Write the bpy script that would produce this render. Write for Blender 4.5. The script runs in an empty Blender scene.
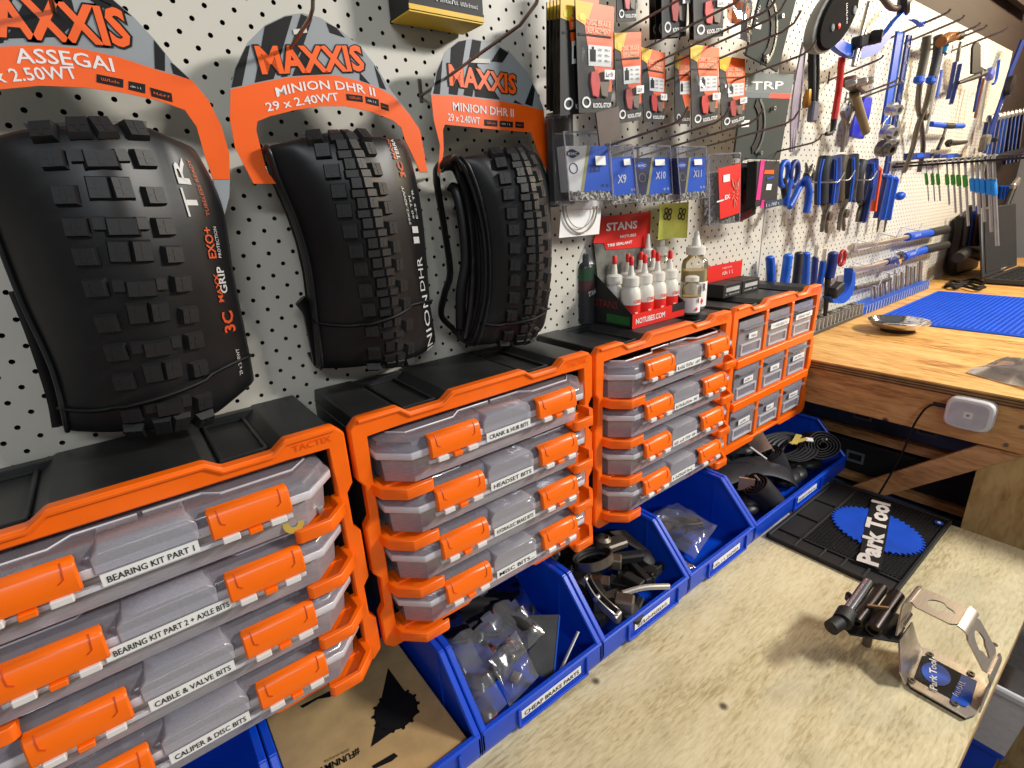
import bpy, bmesh, math, random
from mathutils import Vector, Matrix, noise
random.seed(7)
V = Vector
SC = bpy.context.scene
COL = SC.collection

# ------------------------------------------------------------------ camera
CAM = V((0.0, -0.639, 1.331))
RX = V((0.788136503830485, -0.6134575186152548, -0.05010712707764853))
RD = V((-0.24106127699128635, -0.23274443683305712, -0.9421886689282861))
RF = V((0.5663305678355104, 0.7546521715174082, -0.33131523954882014))
FPX = 516.0880553343246
cd = bpy.data.cameras.new('camera'); cam = bpy.data.objects.new('camera', cd)
COL.objects.link(cam); SC.camera = cam
cd.sensor_width = 36.0; cd.lens = FPX / 1024 * 36.0; cd.clip_start = 0.01
cam.matrix_world = Matrix(((RX.x, -RD.x, -RF.x, CAM.x), (RX.y, -RD.y, -RF.y, CAM.y),
                           (RX.z, -RD.z, -RF.z, CAM.z), (0, 0, 0, 1)))

# ------------------------------------------------------------------ light
SC.view_settings.view_transform = 'Standard'; SC.view_settings.look = 'None'
SC.view_settings.exposure = 0.0; SC.view_settings.gamma = 1.0
SC.view_settings.use_curve_mapping = False
w = bpy.data.worlds.new('room_air'); SC.world = w; w.use_nodes = True
w.node_tree.nodes['Background'].inputs[0].default_value = (0.86, 0.85, 0.86, 1)
w.node_tree.nodes['Background'].inputs[1].default_value = 0.18
def area(name, loc, target, sx, sy, power, col):
    l = bpy.data.lights.new(name, 'AREA'); l.shape = 'RECTANGLE'; l.size = sx; l.size_y = sy
    l.energy = power; l.color = col
    o = bpy.data.objects.new(name, l); COL.objects.link(o); o.location = loc
    o.rotation_euler = (V(target) - V(loc)).to_track_quat('-Z', 'Y').to_euler()
    return o
area('ceiling_tube_light', (2.1, -1.75, 2.45), (0.75, -0.25, 0.9), 0.55, 0.16, 66, (1.0, 0.96, 0.90))
area('bench_tube_light', (3.15, -0.85, 2.15), (2.0, 0.0, 1.3), 0.5, 0.12, 26, (1.0, 0.78, 0.50))
area('room_tube_light', (-0.5, -2.1, 2.4), (0.4, -0.2, 0.9), 1.2, 0.2, 16, (0.90, 0.96, 1.0))

# ------------------------------------------------------------------ photo pixel -> place
def ray(u, v):
    return RX * ((u - 512) / FPX) + RD * ((v - 384) / FPX) + RF
def PY(u, v, y=0.0):
    r = ray(u, v); return CAM + r * ((y - CAM.y) / r.y)
def PZ(u, v, z):
    r = ray(u, v); return CAM + r * ((z - CAM.z) / r.z)
def PX(u, v, x):
    r = ray(u, v); return CAM + r * ((x - CAM.x) / r.x)

# ------------------------------------------------------------------ materials
def lin(c):
    return tuple(((x / 255.0) / 12.92 if x / 255.0 <= 0.04045 else ((x / 255.0 + 0.055) / 1.055) ** 2.4) for x in c)
MATS = {}
def M(name, col, rough=0.5, metal=0.0, var=0.12, scale=30.0, bump=0.0, spec=0.5, stretch=(1, 1, 1), coat=0.0, col2=None, detail=4.0):
    if name in MATS: return MATS[name]
    m = bpy.data.materials.new(name); m.use_nodes = True; MATS[name] = m
    nt = m.node_tree; b = nt.nodes['Principled BSDF']
    b.inputs['Roughness'].default_value = rough; b.inputs['Metallic'].default_value = metal
    b.inputs['Specular IOR Level'].default_value = spec
    b.inputs['Coat Weight'].default_value = coat
    c = lin(col); c2 = lin(col2) if col2 else tuple(x * (1 - var * 2) for x in c)
    tc = nt.nodes.new('ShaderNodeTexCoord'); mp = nt.nodes.new('ShaderNodeMapping')
    mp.inputs['Scale'].default_value = stretch
    n = nt.nodes.new('ShaderNodeTexNoise'); n.inputs['Scale'].default_value = scale; n.inputs['Detail'].default_value = detail
    nt.links.new(tc.outputs['Object'], mp.inputs[0]); nt.links.new(mp.outputs[0], n.inputs['Vector'])
    r = nt.nodes.new('ShaderNodeValToRGB')
    r.color_ramp.elements[0].position = 0.3; r.color_ramp.elements[1].position = 0.68
    r.color_ramp.elements[0].color = (*c2, 1); r.color_ramp.elements[1].color = (*c, 1)
    nt.links.new(n.outputs['Fac'], r.inputs[0]); nt.links.new(r.outputs[0], b.inputs['Base Color'])
    if bump:
        bp = nt.nodes.new('ShaderNodeBump'); bp.inputs['Strength'].default_value = bump; bp.inputs['Distance'].default_value = 0.002
        nt.links.new(n.outputs['Fac'], bp.inputs['Height']); nt.links.new(bp.outputs[0], b.inputs['Normal'])
    return m
def MCLEAR(name, tint, body=0.22, rough=0.12, gloss=1.0):
    """thin see-through plastic: part clear, part milky, with a gloss that follows the angle"""
    if name in MATS: return MATS[name]
    m = bpy.data.materials.new(name); m.use_nodes = True; MATS[name] = m
    nt = m.node_tree; nt.nodes.clear()
    out = nt.nodes.new('ShaderNodeOutputMaterial')
    tr = nt.nodes.new('ShaderNodeBsdfTransparent'); tr.inputs[0].default_value = (*[0.55 + 0.45 * x for x in lin(tint)], 1)
    df = nt.nodes.new('ShaderNodeBsdfPrincipled'); df.inputs['Base Color'].default_value = (*lin(tint), 1); df.inputs['Roughness'].default_value = 0.4
    gl = nt.nodes.new('ShaderNodeBsdfGlossy'); gl.inputs['Roughness'].default_value = rough
    nz = nt.nodes.new('ShaderNodeTexNoise'); nz.inputs['Scale'].default_value = 25
    rm = nt.nodes.new('ShaderNodeMapRange'); rm.inputs[3].default_value = body * 0.75; rm.inputs[4].default_value = body * 1.25
    nt.links.new(nz.outputs['Fac'], rm.inputs[0])
    mx = nt.nodes.new('ShaderNodeMixShader'); nt.links.new(rm.outputs[0], mx.inputs[0])
    nt.links.new(tr.outputs[0], mx.inputs[1]); nt.links.new(df.outputs[0], mx.inputs[2])
    fr = nt.nodes.new('ShaderNodeFresnel'); fr.inputs[0].default_value = 1.45
    mu = nt.nodes.new('ShaderNodeMath'); mu.operation = 'MULTIPLY'; mu.inputs[1].default_value = gloss
    nt.links.new(fr.outputs[0], mu.inputs[0])
    m2 = nt.nodes.new('ShaderNodeMixShader'); nt.links.new(mu.outputs[0], m2.inputs[0])
    nt.links.new(mx.outputs[0], m2.inputs[1]); nt.links.new(gl.outputs[0], m2.inputs[2])
    nt.links.new(m2.outputs[0], out.inputs[0])
    return m
def MPLY(name, light, mid, dark, sx, sy, sz, rough=0.6, stain=None, grain=26.0):
    """plywood: stretched grain, broad figure, small dark knots, optional grey stains"""
    m = bpy.data.materials.new(name); m.use_nodes = True; MATS[name] = m
    nt = m.node_tree; b = nt.nodes['Principled BSDF']; b.inputs['Roughness'].default_value = rough
    tc = nt.nodes.new('ShaderNodeTexCoord'); mp = nt.nodes.new('ShaderNodeMapping'); mp.inputs['Scale'].default_value = (sx, sy, sz)
    nt.links.new(tc.outputs['Object'], mp.inputs[0])
    n1 = nt.nodes.new('ShaderNodeTexNoise'); n1.inputs['Scale'].default_value = grain; n1.inputs['Detail'].default_value = 8; n1.inputs['Distortion'].default_value = 0.6
    n2 = nt.nodes.new('ShaderNodeTexNoise'); n2.inputs['Scale'].default_value = 3.2; n2.inputs['Detail'].default_value = 6; n2.inputs['Distortion'].default_value = 1.5
    nt.links.new(mp.outputs[0], n1.inputs['Vector']); nt.links.new(mp.outputs[0], n2.inputs['Vector'])
    r1 = nt.nodes.new('ShaderNodeValToRGB'); e = r1.color_ramp.elements
    e[0].position = 0.36; e[1].position = 0.60; e[0].color = (*lin(dark), 1); e[1].color = (*lin(light), 1)
    k = e.new(0.47); k.color = (*lin(mid), 1)
    ad = nt.nodes.new('ShaderNodeMath'); ad.operation = 'ADD'
    mu = nt.nodes.new('ShaderNodeMath'); mu.operation = 'MULTIPLY_ADD'; mu.inputs[1].default_value = 0.5; mu.inputs[2].default_value = 0.0
    nt.links.new(n2.outputs['Fac'], mu.inputs[0])
    m3 = nt.nodes.new('ShaderNodeMath'); m3.operation = 'MULTIPLY_ADD'; m3.inputs[1].default_value = 0.5
    nt.links.new(n1.outputs['Fac'], m3.inputs[0]); nt.links.new(mu.outputs[0], m3.inputs[2])
    nt.links.new(m3.outputs[0], r1.inputs[0])
    last = r1.outputs[0]
    if stain:
        n4 = nt.nodes.new('ShaderNodeTexNoise'); n4.inputs['Scale'].default_value = 7.0; n4.inputs['Detail'].default_value = 5
        nt.links.new(tc.outputs['Object'], n4.inputs['Vector'])
        r4 = nt.nodes.new('ShaderNodeValToRGB'); r4.color_ramp.elements[0].position = 0.52; r4.color_ramp.elements[1].position = 0.72
        r4.color_ramp.elements[0].color = (0, 0, 0, 1); r4.color_ramp.elements[1].color = (0.62, 0.62, 0.62, 1)
        nt.links.new(n4.outputs['Fac'], r4.inputs[0])
        mx = nt.nodes.new('ShaderNodeMix'); mx.data_type = 'RGBA'
        nt.links.new(r4.outputs[0], mx.inputs[0]); nt.links.new(last, mx.inputs[6]); mx.inputs[7].default_value = (*lin(stain), 1)
        last = mx.outputs[2]
    vo = nt.nodes.new('ShaderNodeTexVoronoi'); vo.inputs['Scale'].default_value = 9.0
    nt.links.new(tc.outputs['Object'], vo.inputs['Vector'])
    rk = nt.nodes.new('ShaderNodeValToRGB'); rk.color_ramp.elements[0].position = 0.03; rk.color_ramp.elements[1].position = 0.07
    rk.color_ramp.elements[0].color = (1, 1, 1, 1); rk.color_ramp.elements[1].color = (0, 0, 0, 1)
    nt.links.new(vo.outputs['Distance'], rk.inputs[0])
    mk = nt.nodes.new('ShaderNodeMix'); mk.data_type = 'RGBA'
    nt.links.new(rk.outputs[0], mk.inputs[0]); nt.links.new(last, mk.inputs[6]); mk.inputs[7].default_value = (*lin([int(x * 0.55) for x in dark]), 1)
    nt.links.new(mk.outputs[2], b.inputs['Base Color'])
    bp = nt.nodes.new('ShaderNodeBump'); bp.inputs['Strength'].default_value = 0.25; bp.inputs['Distance'].default_value = 0.0015
    nt.links.new(n1.outputs['Fac'], bp.inputs['Height']); nt.links.new(bp.outputs[0], b.inputs['Normal'])
    return m

ORANGE = M('orange_plastic', (255, 109, 3), 0.38, var=0.03, scale=60)
ORANGE_L = M('orange_latch', (255, 112, 5), 0.33, var=0.03, scale=60)
BLACKP = M('black_plastic', (40, 41, 42), 0.42, var=0.25, scale=18, bump=0.15, col2=(26, 27, 28))
DARK = M('dark_void', (14, 14, 15), 0.8)
RUBBER = M('tyre_rubber', (21, 21, 23), 0.42, var=0.2, scale=35, bump=0.1)
TREAD = M('tread_rubber', (29, 29, 31), 0.5, var=0.2, scale=60, bump=0.1)
TUBER = M('tube_rubber', (44, 44, 47), 0.45, var=0.3, scale=14)
CLEAR = MCLEAR('clear_case_plastic', (240, 235, 249), 0.22)
TRAY = MCLEAR('milky_tray_plastic', (242, 236, 244), 0.36)
CLEAR2 = MCLEAR('clear_rim_plastic', (244, 242, 250), 0.62)
BRIDGE = MCLEAR('clear_bridge_plastic', (236, 234, 244), 0.32)
BAG = MCLEAR('clear_bag_film', (228, 230, 236), 0.035, 0.18, 0.4)
BAGW = MCLEAR('crinkled_bag_film', (226, 228, 232), 0.08, 0.14, 1.2)
BLISTER = MCLEAR('clear_blister', (235, 238, 242), 0.01, 0.08, 0.15)
WHITE = M('white_print', (240, 240, 238), 0.5, var=0.02)
BLACKT = M('black_print', (18, 18, 19), 0.6, var=0.05, spec=0.3)
BLUEBIN = M('blue_bin_plastic', (6, 72, 208), 0.34, var=0.06, scale=25)
BLUE = M('blue_grip', (6, 84, 200), 0.45, var=0.10)
BLUED = M('dark_blue_grip', (14, 44, 124), 0.5, var=0.15)
BLUEL = M('light_blue_sleeve', (24, 140, 226), 0.4, var=0.05)
GREEN = M('green_sleeve', (66, 160, 44), 0.45, var=0.08)
STEEL = M('steel', (198, 194, 187), 0.34, 0.75, var=0.1, scale=40)
STEELD = M('dark_steel', (126, 118, 108), 0.4, 0.75, var=0.25, scale=40)
STEELB = M('brushed_steel', (204, 192, 178), 0.36, 0.8, var=0.08, scale=60, stretch=(1, 12, 1))
WIRE = M('hook_wire', (140, 130, 124), 0.35, 0.7, var=0.15)
CHROME = M('chrome', (220, 220, 222), 0.12, 1.0, var=0.03)
RED = M('red_print', (226, 34, 26), 0.45, var=0.05)
ORANGEP = M('orange_card_print', (250, 98, 18), 0.45, var=0.03)
ORANGEM = M('orange_band_print', (255, 100, 8), 0.42, var=0.02)
GREYC = M('grey_card_print', (150, 156, 160), 0.45, var=0.03)
YELLOW = M('yellow_print', (236, 190, 30), 0.5, var=0.05)
BLUEK = M('blue_card_print', (0, 100, 226), 0.42, var=0.03)
NAVY = M('navy_print', (18, 34, 92), 0.45, var=0.05)
KRAFT = M('kraft_board', (196, 164, 112), 0.75, var=0.10, scale=40)
BROWNP = M('brown_card', (92, 78, 72), 0.6, var=0.2)
BLACKM = M('black_matt', (24, 24, 25), 0.6, var=0.2)
GREYB = M('grey_board', (62, 68, 64), 0.75, var=0.05, spec=0.25)
GREYL = M('light_grey_board', (124, 132, 130), 0.7, var=0.05, spec=0.25)
PINK = M('pink_print', (230, 50, 140), 0.45)
LIME = M('lime_print', (232, 238, 110), 0.6)
LINK = M('chain_link_grey', (196, 194, 186), 0.35, 0.35)
LINKD = M('chain_link_dark', (120, 116, 112), 0.4, 0.4)
OIL = M('yellow_oil', (196, 160, 30), 0.25, var=0.05)
MILK = M('milky_plastic', (226, 224, 214), 0.4, var=0.03)
WHITEP = M('white_plastic', (226, 224, 222), 0.35, var=0.02)

# ------------------------------------------------------------------ mesh builder
class MB:
    def __init__(s): s.v = []; s.f = []; s.m = []
    def add(s, vs, fs, mi=0):
        o = len(s.v); s.v += [V(p) for p in vs]
        for f in fs: s.f.append([o + i for i in f]); s.m.append(mi)
        return s
    def box(s, c, d, rot=None, mi=0, taper=1.0):
        c = V(c); x, y, z = d[0] / 2, d[1] / 2, d[2] / 2; t = taper
        ps = [V((-x, -y, -z)), V((x, -y, -z)), V((x, y, -z)), V((-x, y, -z)), V((-x * t, -y * t, z)), V((x * t, -y * t, z)), V((x * t, y * t, z)), V((-x * t, y * t, z))]
        if rot is not None: ps = [rot @ p for p in ps]
        return s.add([p + c for p in ps], [(0, 3, 2, 1), (4, 5, 6, 7), (0, 1, 5, 4), (1, 2, 6, 5), (2, 3, 7, 6), (3, 0, 4, 7)], mi)
    def prism(s, pts, ext, mi=0):
        pts = [V(p) for p in pts]; ext = V(ext); n = len(pts)
        fs = [list(range(n))[::-1], list(range(n, 2 * n))] + [(i, (i + 1) % n, n + (i + 1) % n, n + i) for i in range(n)]
        return s.add(pts + [p + ext for p in pts], fs, mi)
    def ring_plate(s, outer, inner, ext, mi=0):
        """plate with a hole: outer and inner loops of equal length"""
        outer = [V(p) for p in outer]; inner = [V(p) for p in inner]; ext = V(ext); n = len(outer)
        vs = outer + inner + [p + ext for p in outer] + [p + ext for p in inner]; fs = []
        for i in range(n):
            j = (i + 1) % n
            fs += [(i, j, n + j, n + i), (2 * n + j, 2 * n + i, 3 * n + i, 3 * n + j), (j, i, 2 * n + i, 2 * n + j), (n + i, n + j, 3 * n + j, 3 * n + i)]
        return s.add(vs, fs, mi)
    def loft(s, rings, closed=True, caps=True, mi=0):
        n = len(rings[0]); vs = [p for r in rings for p in r]; fs = []
        for a in range(len(rings) - 1):
            for i in range(n if closed else n - 1):
                j = (i + 1) % n
                fs.append((a * n + i, a * n + j, (a + 1) * n + j, (a + 1) * n + i))
        if caps and closed: fs += [list(range(n))[::-1], [(len(rings) - 1) * n + i for i in range(n)]]
        return s.add(vs, fs, mi)
    def tube(s, path, r, n=8, mi=0, caps=True, flat=1.0):
        path = [V(p) for p in path]; rings = []; up = None
        rs = r if isinstance(r, (list, tuple)) else [r] * len(path)
        if len(rs) != len(path): rs = [rs[0] + (rs[-1] - rs[0]) * i / (len(path) - 1) for i in range(len(path))]
        for i, p in enumerate(path):
            t = (path[min(i + 1, len(path) - 1)] - path[max(i - 1, 0)]).normalized()
            if up is None:
                up = t.orthogonal().normalized()
            up = (up - t * up.dot(t)); up = up.normalized() if up.length > 1e-6 else t.orthogonal().normalized()
            sd = t.cross(up)
            rings.append([p + (up * math.cos(a) + sd * math.sin(a) * flat) * rs[i] for a in [k * 2 * math.pi / n for k in range(n)]])
        return s.loft(rings, True, caps, mi)
    def lathe(s, prof, base, axis=(0, 0, 1), n=16, mi=0, caps=True):
        ax = V(axis).normalized(); a = ax.orthogonal().normalized(); b = ax.cross(a); base = V(base)
        rings = [[base + ax * h + (a * math.cos(k * 2 * math.pi / n) + b * math.sin(k * 2 * math.pi / n)) * r for k in range(n)] for r, h in prof]
        return s.loft(rings, True, caps, mi)
    def sphere(s, c, r, mi=0, n=12, m=8, sc=(1, 1, 1)):
        c = V(c)
        rings = [[c + V((math.sin(t) * math.cos(k * 2 * math.pi / n) * r * sc[0], math.sin(t) * math.sin(k * 2 * math.pi / n) * r * sc[1], math.cos(t) * r * sc[2])) for k in range(n)] for t in [math.pi * (i + 0.02) / (m + 0.04) for i in range(m + 1)]]
        return s.loft(rings, True, True, mi)
    def xf(s, mat):
        s.v = [mat @ p for p in s.v]; return s
    def mesh(s, name, mats, bevel=0.0, smooth=35, normals=True):
        me = bpy.data.meshes.new(name)
        me.from_pydata([tuple(p) for p in s.v], [], s.f)
        for m in (mats if isinstance(mats, (list, tuple)) else [mats]): me.materials.append(m)
        me.polygons.foreach_set('material_index', s.m)
        if normals or bevel:
            bm = bmesh.new(); bm.from_mesh(me)
            bmesh.ops.recalc_face_normals(bm, faces=bm.faces)
            if bevel:
                es = [e for e in bm.edges if len(e.link_faces) == 2 and e.calc_face_angle(0) > math.radians(35)]
                bmesh.ops.bevel(bm, geom=es, offset=bevel, segments=1, affect='EDGES', clamp_overlap=True)
            bm.to_mesh(me); bm.free()
        if smooth:
            me.polygons.foreach_set('use_smooth', [True] * len(me.polygons))
            me.set_sharp_from_angle(angle=math.radians(smooth))
        me.update()
        return me

def origin_of(o):
    t = V((0, 0, 0))
    while o is not None: t = t + o.location; o = o.parent
    return t
def tag(o, label=None, cat=None, group=None, kind=None):
    if label: o['label'] = label
    if cat: o['category'] = cat
    if group: o['group'] = group
    if kind: o['kind'] = kind
    return o
def thing(name, label, cat, loc=(0, 0, 0), group=None):
    o = bpy.data.objects.new(name, None); COL.objects.link(o); o.location = loc; o.empty_display_size = 0.02
    return tag(o, label, cat, group)
def obj(name, mb, mats, parent=None, bevel=0.0, smooth=35, label=None, cat=None, group=None, kind=None):
    """one mesh object; vertices are given in scene coordinates"""
    if parent is not None:
        off = origin_of(parent)
        mb.v = [p - off for p in mb.v]; loc = V((0, 0, 0))
    else:
        xs = [p.x for p in mb.v]; ys = [p.y for p in mb.v]; zs = [p.z for p in mb.v]
        loc = V(((min(xs) + max(xs)) / 2, (min(ys) + max(ys)) / 2, min(zs)))
        mb.v = [p - loc for p in mb.v]
    o = bpy.data.objects.new(name, mb.mesh(name, mats, bevel, smooth)); COL.objects.link(o)
    o.location = loc; o.parent = parent
    return tag(o, label, cat, group, kind)
def dup(root, loc=None, rotz=None, label=None, group=None):
    def cp(o, par):
        c = o.copy(); COL.objects.link(c); c.parent = par
        for ch in o.children: cp(ch, c)
        return c
    r = cp(root, None)
    if loc is not None: r.location = loc
    if rotz is not None: r.rotation_euler = (0, 0, rotz)
    return tag(r, label, None, group)

# ------------------------------------------------------------------ lettering
def text_mb(body, p0, p1, upv, size, bold=0.0, thick=0.0004, mb=None, mi=0, fit=True, res=2, arc=0.0):
    """lettering from p0 to p1 (baseline), cap height `size`, standing along upv"""
    cu = bpy.data.curves.new('t', 'FONT'); cu.body = body; cu.size = 1.0; cu.offset = bold; cu.resolution_u = res
    ob = bpy.data.objects.new('t', cu); me = ob.to_mesh()
    vs = [v.co.copy() for v in me.vertices]; fs = [list(p.vertices) for p in me.polygons]
    ob.to_mesh_clear(); bpy.data.objects.remove(ob); bpy.data.curves.remove(cu)
    if mb is None: mb = MB()
    if not vs: return mb
    x0 = min(v.x for v in vs); x1 = max(v.x for v in vs)
    p0 = V(p0); p1 = V(p1); rv = (p1 - p0); L = rv.length; rv.normalize()
    upv = V(upv); upv = (upv - rv * upv.dot(rv)).normalized(); nv = rv.cross(upv)
    k = L / (x1 - x0) if fit else size / 0.70
    mb.add([p0 + rv * ((v.x - x0) * k) + upv * (v.y * size / 0.70 + arc * (1 - (2 * (v.x - x0) / (x1 - x0) - 1) ** 2)) + nv * thick for v in vs], fs, mi)
    return mb
def scribble(p0, p1, upv, size, mb=None, mi=0, seed=1, off=0.0004):
    """print too small to read: a row of tiny dark strokes"""
    if mb is None: mb = MB()
    rn = random.Random(seed); p0 = V(p0); p1 = V(p1); rv = p1 - p0; L = rv.length; rv.normalize()
    upv = V(upv); upv = (upv - rv * upv.dot(rv)).normalized(); nv = rv.cross(upv); x = 0.0
    while x < L:
        wd = size * rn.uniform(0.35, 0.8)
        if x + wd > L: break
        if rn.random() > 0.14:
            h = size * rn.choice((1.0, 1.0, 0.7)); a = p0 + rv * x + nv * off; t = wd * 0.3
            mb.add([a, a + rv * t, a + rv * t + upv * h, a + upv * h], [(0, 1, 2, 3)], mi)
            b = a + upv * (h * rn.choice((0.0, 0.45, 0.78)))
            mb.add([b, b + rv * wd * 0.8, b + rv * wd * 0.8 + upv * h * 0.22, b + upv * h * 0.22], [(0, 1, 2, 3)], mi)
        x += wd * 1.12
    return mb

def pyl(pts, y):
    return [PY(u, v, y) for u, v in pts]
def slab(name, pts, y, t, mat, parent=None, bevel=0.0, **k):
    """flat piece parallel to the wall: outline at depth y, thickness t towards the wall"""
    return obj(name, MB().prism(pyl(pts, y), (0, t, 0)), mat, parent, bevel, **k)
ZUP = V((0, 0, 1))

# ================================================================== setting
BROWNW = M('brown_boards', (54, 39, 30), 0.7, var=0.2, scale=6, stretch=(0.4, 1, 3))
GREYW = M('grey_wall_paint', (150, 152, 156), 0.8, var=0.05, scale=3)
FLOORM = M('rubber_floor', (92, 94, 96), 0.75, var=0.2, scale=140, bump=0.5)
obj('wall_back', MB().box((1.2, 0.05, 1.35), (5.2, 0.06, 2.7)), BROWNW, kind='structure')
obj('wall_right', MB().box((3.85, -1.2, 1.35), (0.06, 2.5, 2.7)), GREYW, kind='structure')
obj('floor', MB().box((1.2, -1.2, -0.02), (5.4, 3.0, 0.04)), FLOORM, kind='structure')

# ---- pegboard panels with drilled holes in a staggered grid
PEG = M('white_pegboard', (214, 210, 197), 0.5, var=0.05, scale=4, detail=2)
HOLE = M('raw_hardboard_edge', (52, 42, 34), 0.9)
def pegboard(name, x0, x1, z0, z1, label):
    a = 0.025; r = 0.0024; vs = []; fs = []; ft = []; th = 0.008
    nx = round((x1 - x0) / 0.0262); nz = round((z1 - z0) / 0.01225)
    sx = (x1 - x0) / nx; sz = (z1 - z0) / nz
    K = 8; ang = [math.pi / 8 + k * math.pi / 4 for k in range(K)]
    def cell(xa, xb, za, zb):
        cx, cz = (xa + xb) / 2, (za + zb) / 2; o = len(vs)
        out = [(xb, zb), (cx, zb), (xa, zb), (xa, cz), (xa, za), (cx, za), (xb, za), (xb, cz)]
        vs.extend([(x, 0, z) for x, z in out])
        an = [math.atan2(z - cz, x - cx) for x, z in out]
        an = [math.pi / 4, math.pi / 2, 3 * math.pi / 4, math.pi, 5 * math.pi / 4, 3 * math.pi / 2, 7 * math.pi / 4, 2 * math.pi]
        vs.extend([(cx + r * math.cos(t), 0, cz + r * math.sin(t)) for t in an])
        vs.extend([(cx + r * math.cos(t), th, cz + r * math.sin(t)) for t in an])
        for k in range(8):
            j = (k + 1) % 8
            fs.append((o + k, o + j, o + 8 + j, o + 8 + k)); ft.append((o + 8 + k, o + 8 + j, o + 16 + j, o + 16 + k))
    for j in range(nz):
        za, zb = z0 + j * sz, z0 + (j + 1) * sz
        if j % 2 == 0:
            for i in range(nx): cell(x0 + i * sx, x0 + (i + 1) * sx, za, zb)
        else:
            for i in range(nx - 1): cell(x0 + (i + 0.5) * sx, x0 + (i + 1.5) * sx, za, zb)
            for xa, xb in ((x0, x0 + sx / 2), (x1 - sx / 2, x1)):
                o = len(vs); vs.extend([(xa, 0, za), (xb, 0, za), (xb, 0, zb), (xa, 0, zb)]); fs.append((o, o + 1, o + 2, o + 3))
    for q in ([(x0, 0, z0), (x0, th, z0), (x0, th, z1), (x0, 0, z1)], [(x1, 0, z0), (x1, th, z0), (x1, th, z1), (x1, 0, z1)],
              [(x0, 0, z1), (x1, 0, z1), (x1, th, z1), (x0, th, z1)], [(x0, 0, z0), (x1, 0, z0), (x1, th, z0), (x0, th, z0)]):
        o = len(vs); vs.extend(q); fs.append((o, o + 1, o + 2, o + 3))
    me = bpy.data.meshes.new(name); L = V((x0, 0, z0))
    me.from_pydata([(p[0] - x0, p[1], p[2] - z0) for p in vs], [], fs + ft); me.materials.append(PEG); me.materials.append(HOLE)
    me.polygons.foreach_set('material_index', [0] * len(fs) + [1] * len(ft)); me.update()
    o = bpy.data.objects.new(name, me); COL.objects.link(o); o.location = L
    return tag(o, label, 'pegboard')
pegboard('pegboard', -0.60, 1.238, 0.72, 1.80, 'white pegboard panel behind the hanging tyres and retail packs')
pegboard('pegboard', 1.242, 3.07, 0.86, 1.80, 'white pegboard panel holding the hand tools above the raised bench')
TW = M('white_batten', (188, 178, 160), 0.6, var=0.1)
obj('trim_1', MB().box((2.95, -0.012, 1.97), (0.5, 0.02, 0.07)), BROWNW, kind='structure')

# ---- lower bench
PLYB = MPLY('pale_bench_ply', (222, 210, 172), (206, 192, 150), (174, 156, 114), 1.0, 4.5, 4.5, 0.6, (158, 154, 126), 60.0)
PLYR = MPLY('golden_bench_ply', (236, 190, 116), (214, 158, 84), (166, 108, 50), 4.5, 1.0, 4.5, 0.5, None)
PLYE = M('ply_edge', (150, 112, 66), 0.7, var=0.2, scale=12, stretch=(1, 1, 30))
PINE = MPLY('pine_rail', (216, 164, 104), (196, 142, 84), (158, 106, 58), 8.0, 1.0, 8.0, 0.6)
PINE2 = MPLY('pine_brace', (208, 158, 106), (186, 134, 84), (150, 104, 62), 2.0, 1.2, 6.0, 0.6)
b = thing('workbench', 'low plywood workbench carrying the blue bins and the black rubber mat', 'workbench', (0.3, -0.3, 0))
mb = MB().box((0.286, -0.304, 0.691), (1.772, 0.608, 0.018)); obj('bench_top', mb, PLYB, b, 0.001)
obj('front_rail', MB().box((0.27, -0.585, 0.637), (1.70, 0.04, 0.09)), PINE, b)
for x, y in ((-0.5, -0.56), (0.88, -0.56), (-0.5, -0.05), (1.08, -0.05)):
    obj('leg', MB().box((x, y, 0.296), (0.09, 0.045, 0.592)), PINE, b)
for x, y in ((0.873, -0.592), (0.30, -0.592), (0.72, -0.595)):
    obj('screw_head', MB().lathe([(0.004, 0), (0.004, 0.0006), (0.0015, 0.0006), (0.0015, 0.0002)], (x, y, 0.7), n=10), STEELD, b)

# ---- raised bench on the right
X0 = 1.2575; ZT = 0.948
b = thing('workbench', 'raised wooden workbench with diagonal brace carrying the blue mat and laptop', 'workbench', (2.2, -0.4, 0))
obj('bench_top', MB().box((2.42, -0.50, ZT - 0.0015), (2.325, 1.0, 0.003)), PLYR, b)
for i in range(6):
    c = M('ply_edge_light', (176, 134, 82), 0.7, var=0.25, scale=30) if i % 2 == 0 else M('ply_edge_dark', (96, 66, 36), 0.7, var=0.25, scale=30)
    obj('ply_layer', MB().box((2.42 + (0.0006 if i % 2 else 0), -0.50, ZT - 0.003 - 0.0014 - i * 0.0028), (2.325, 1.0, 0.0028)), c, b)
obj('end_rail', MB().box((X0 + 0.026, -0.50, ZT - 0.0635), (0.045, 0.98, 0.0875)), PINE, b, 0.001)
LEGM = MPLY('leg_ply', (206, 172, 112), (188, 150, 92), (146, 108, 60), 3.0, 3.0, 1.0, 0.65)
p = PX(960, 500, X0 + 0.03)
lp = [PX(u, v, X0 + 0.01) for u, v in ((972, 484), (1075, 500))]
y1 = lp[0].y
obj('leg_panel', MB().box((X0 + 0.03, y1 - 0.14, 0.435), (0.036, 0.28, 0.870)), LEGM, b, 0.001)
obj('leg_panel', MB().box((X0 + 0.03, -0.03, 0.420), (0.036, 0.05, 0.840)), LEGM, b, 0.001)
obj('leg_panel', MB().box((3.5, -0.5, 0.420), (0.036, 0.9, 0.840)), LEGM, b, 0.001)
br = [PX(u, v, X0 - 0.001) for u, v in ((852, 486), (885, 496), (1030, 455), (1018, 455), (977, 446))]
obj('brace', MB().prism(br, (0.012, 0, 0)), PINE2, b, 0.001)
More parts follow.
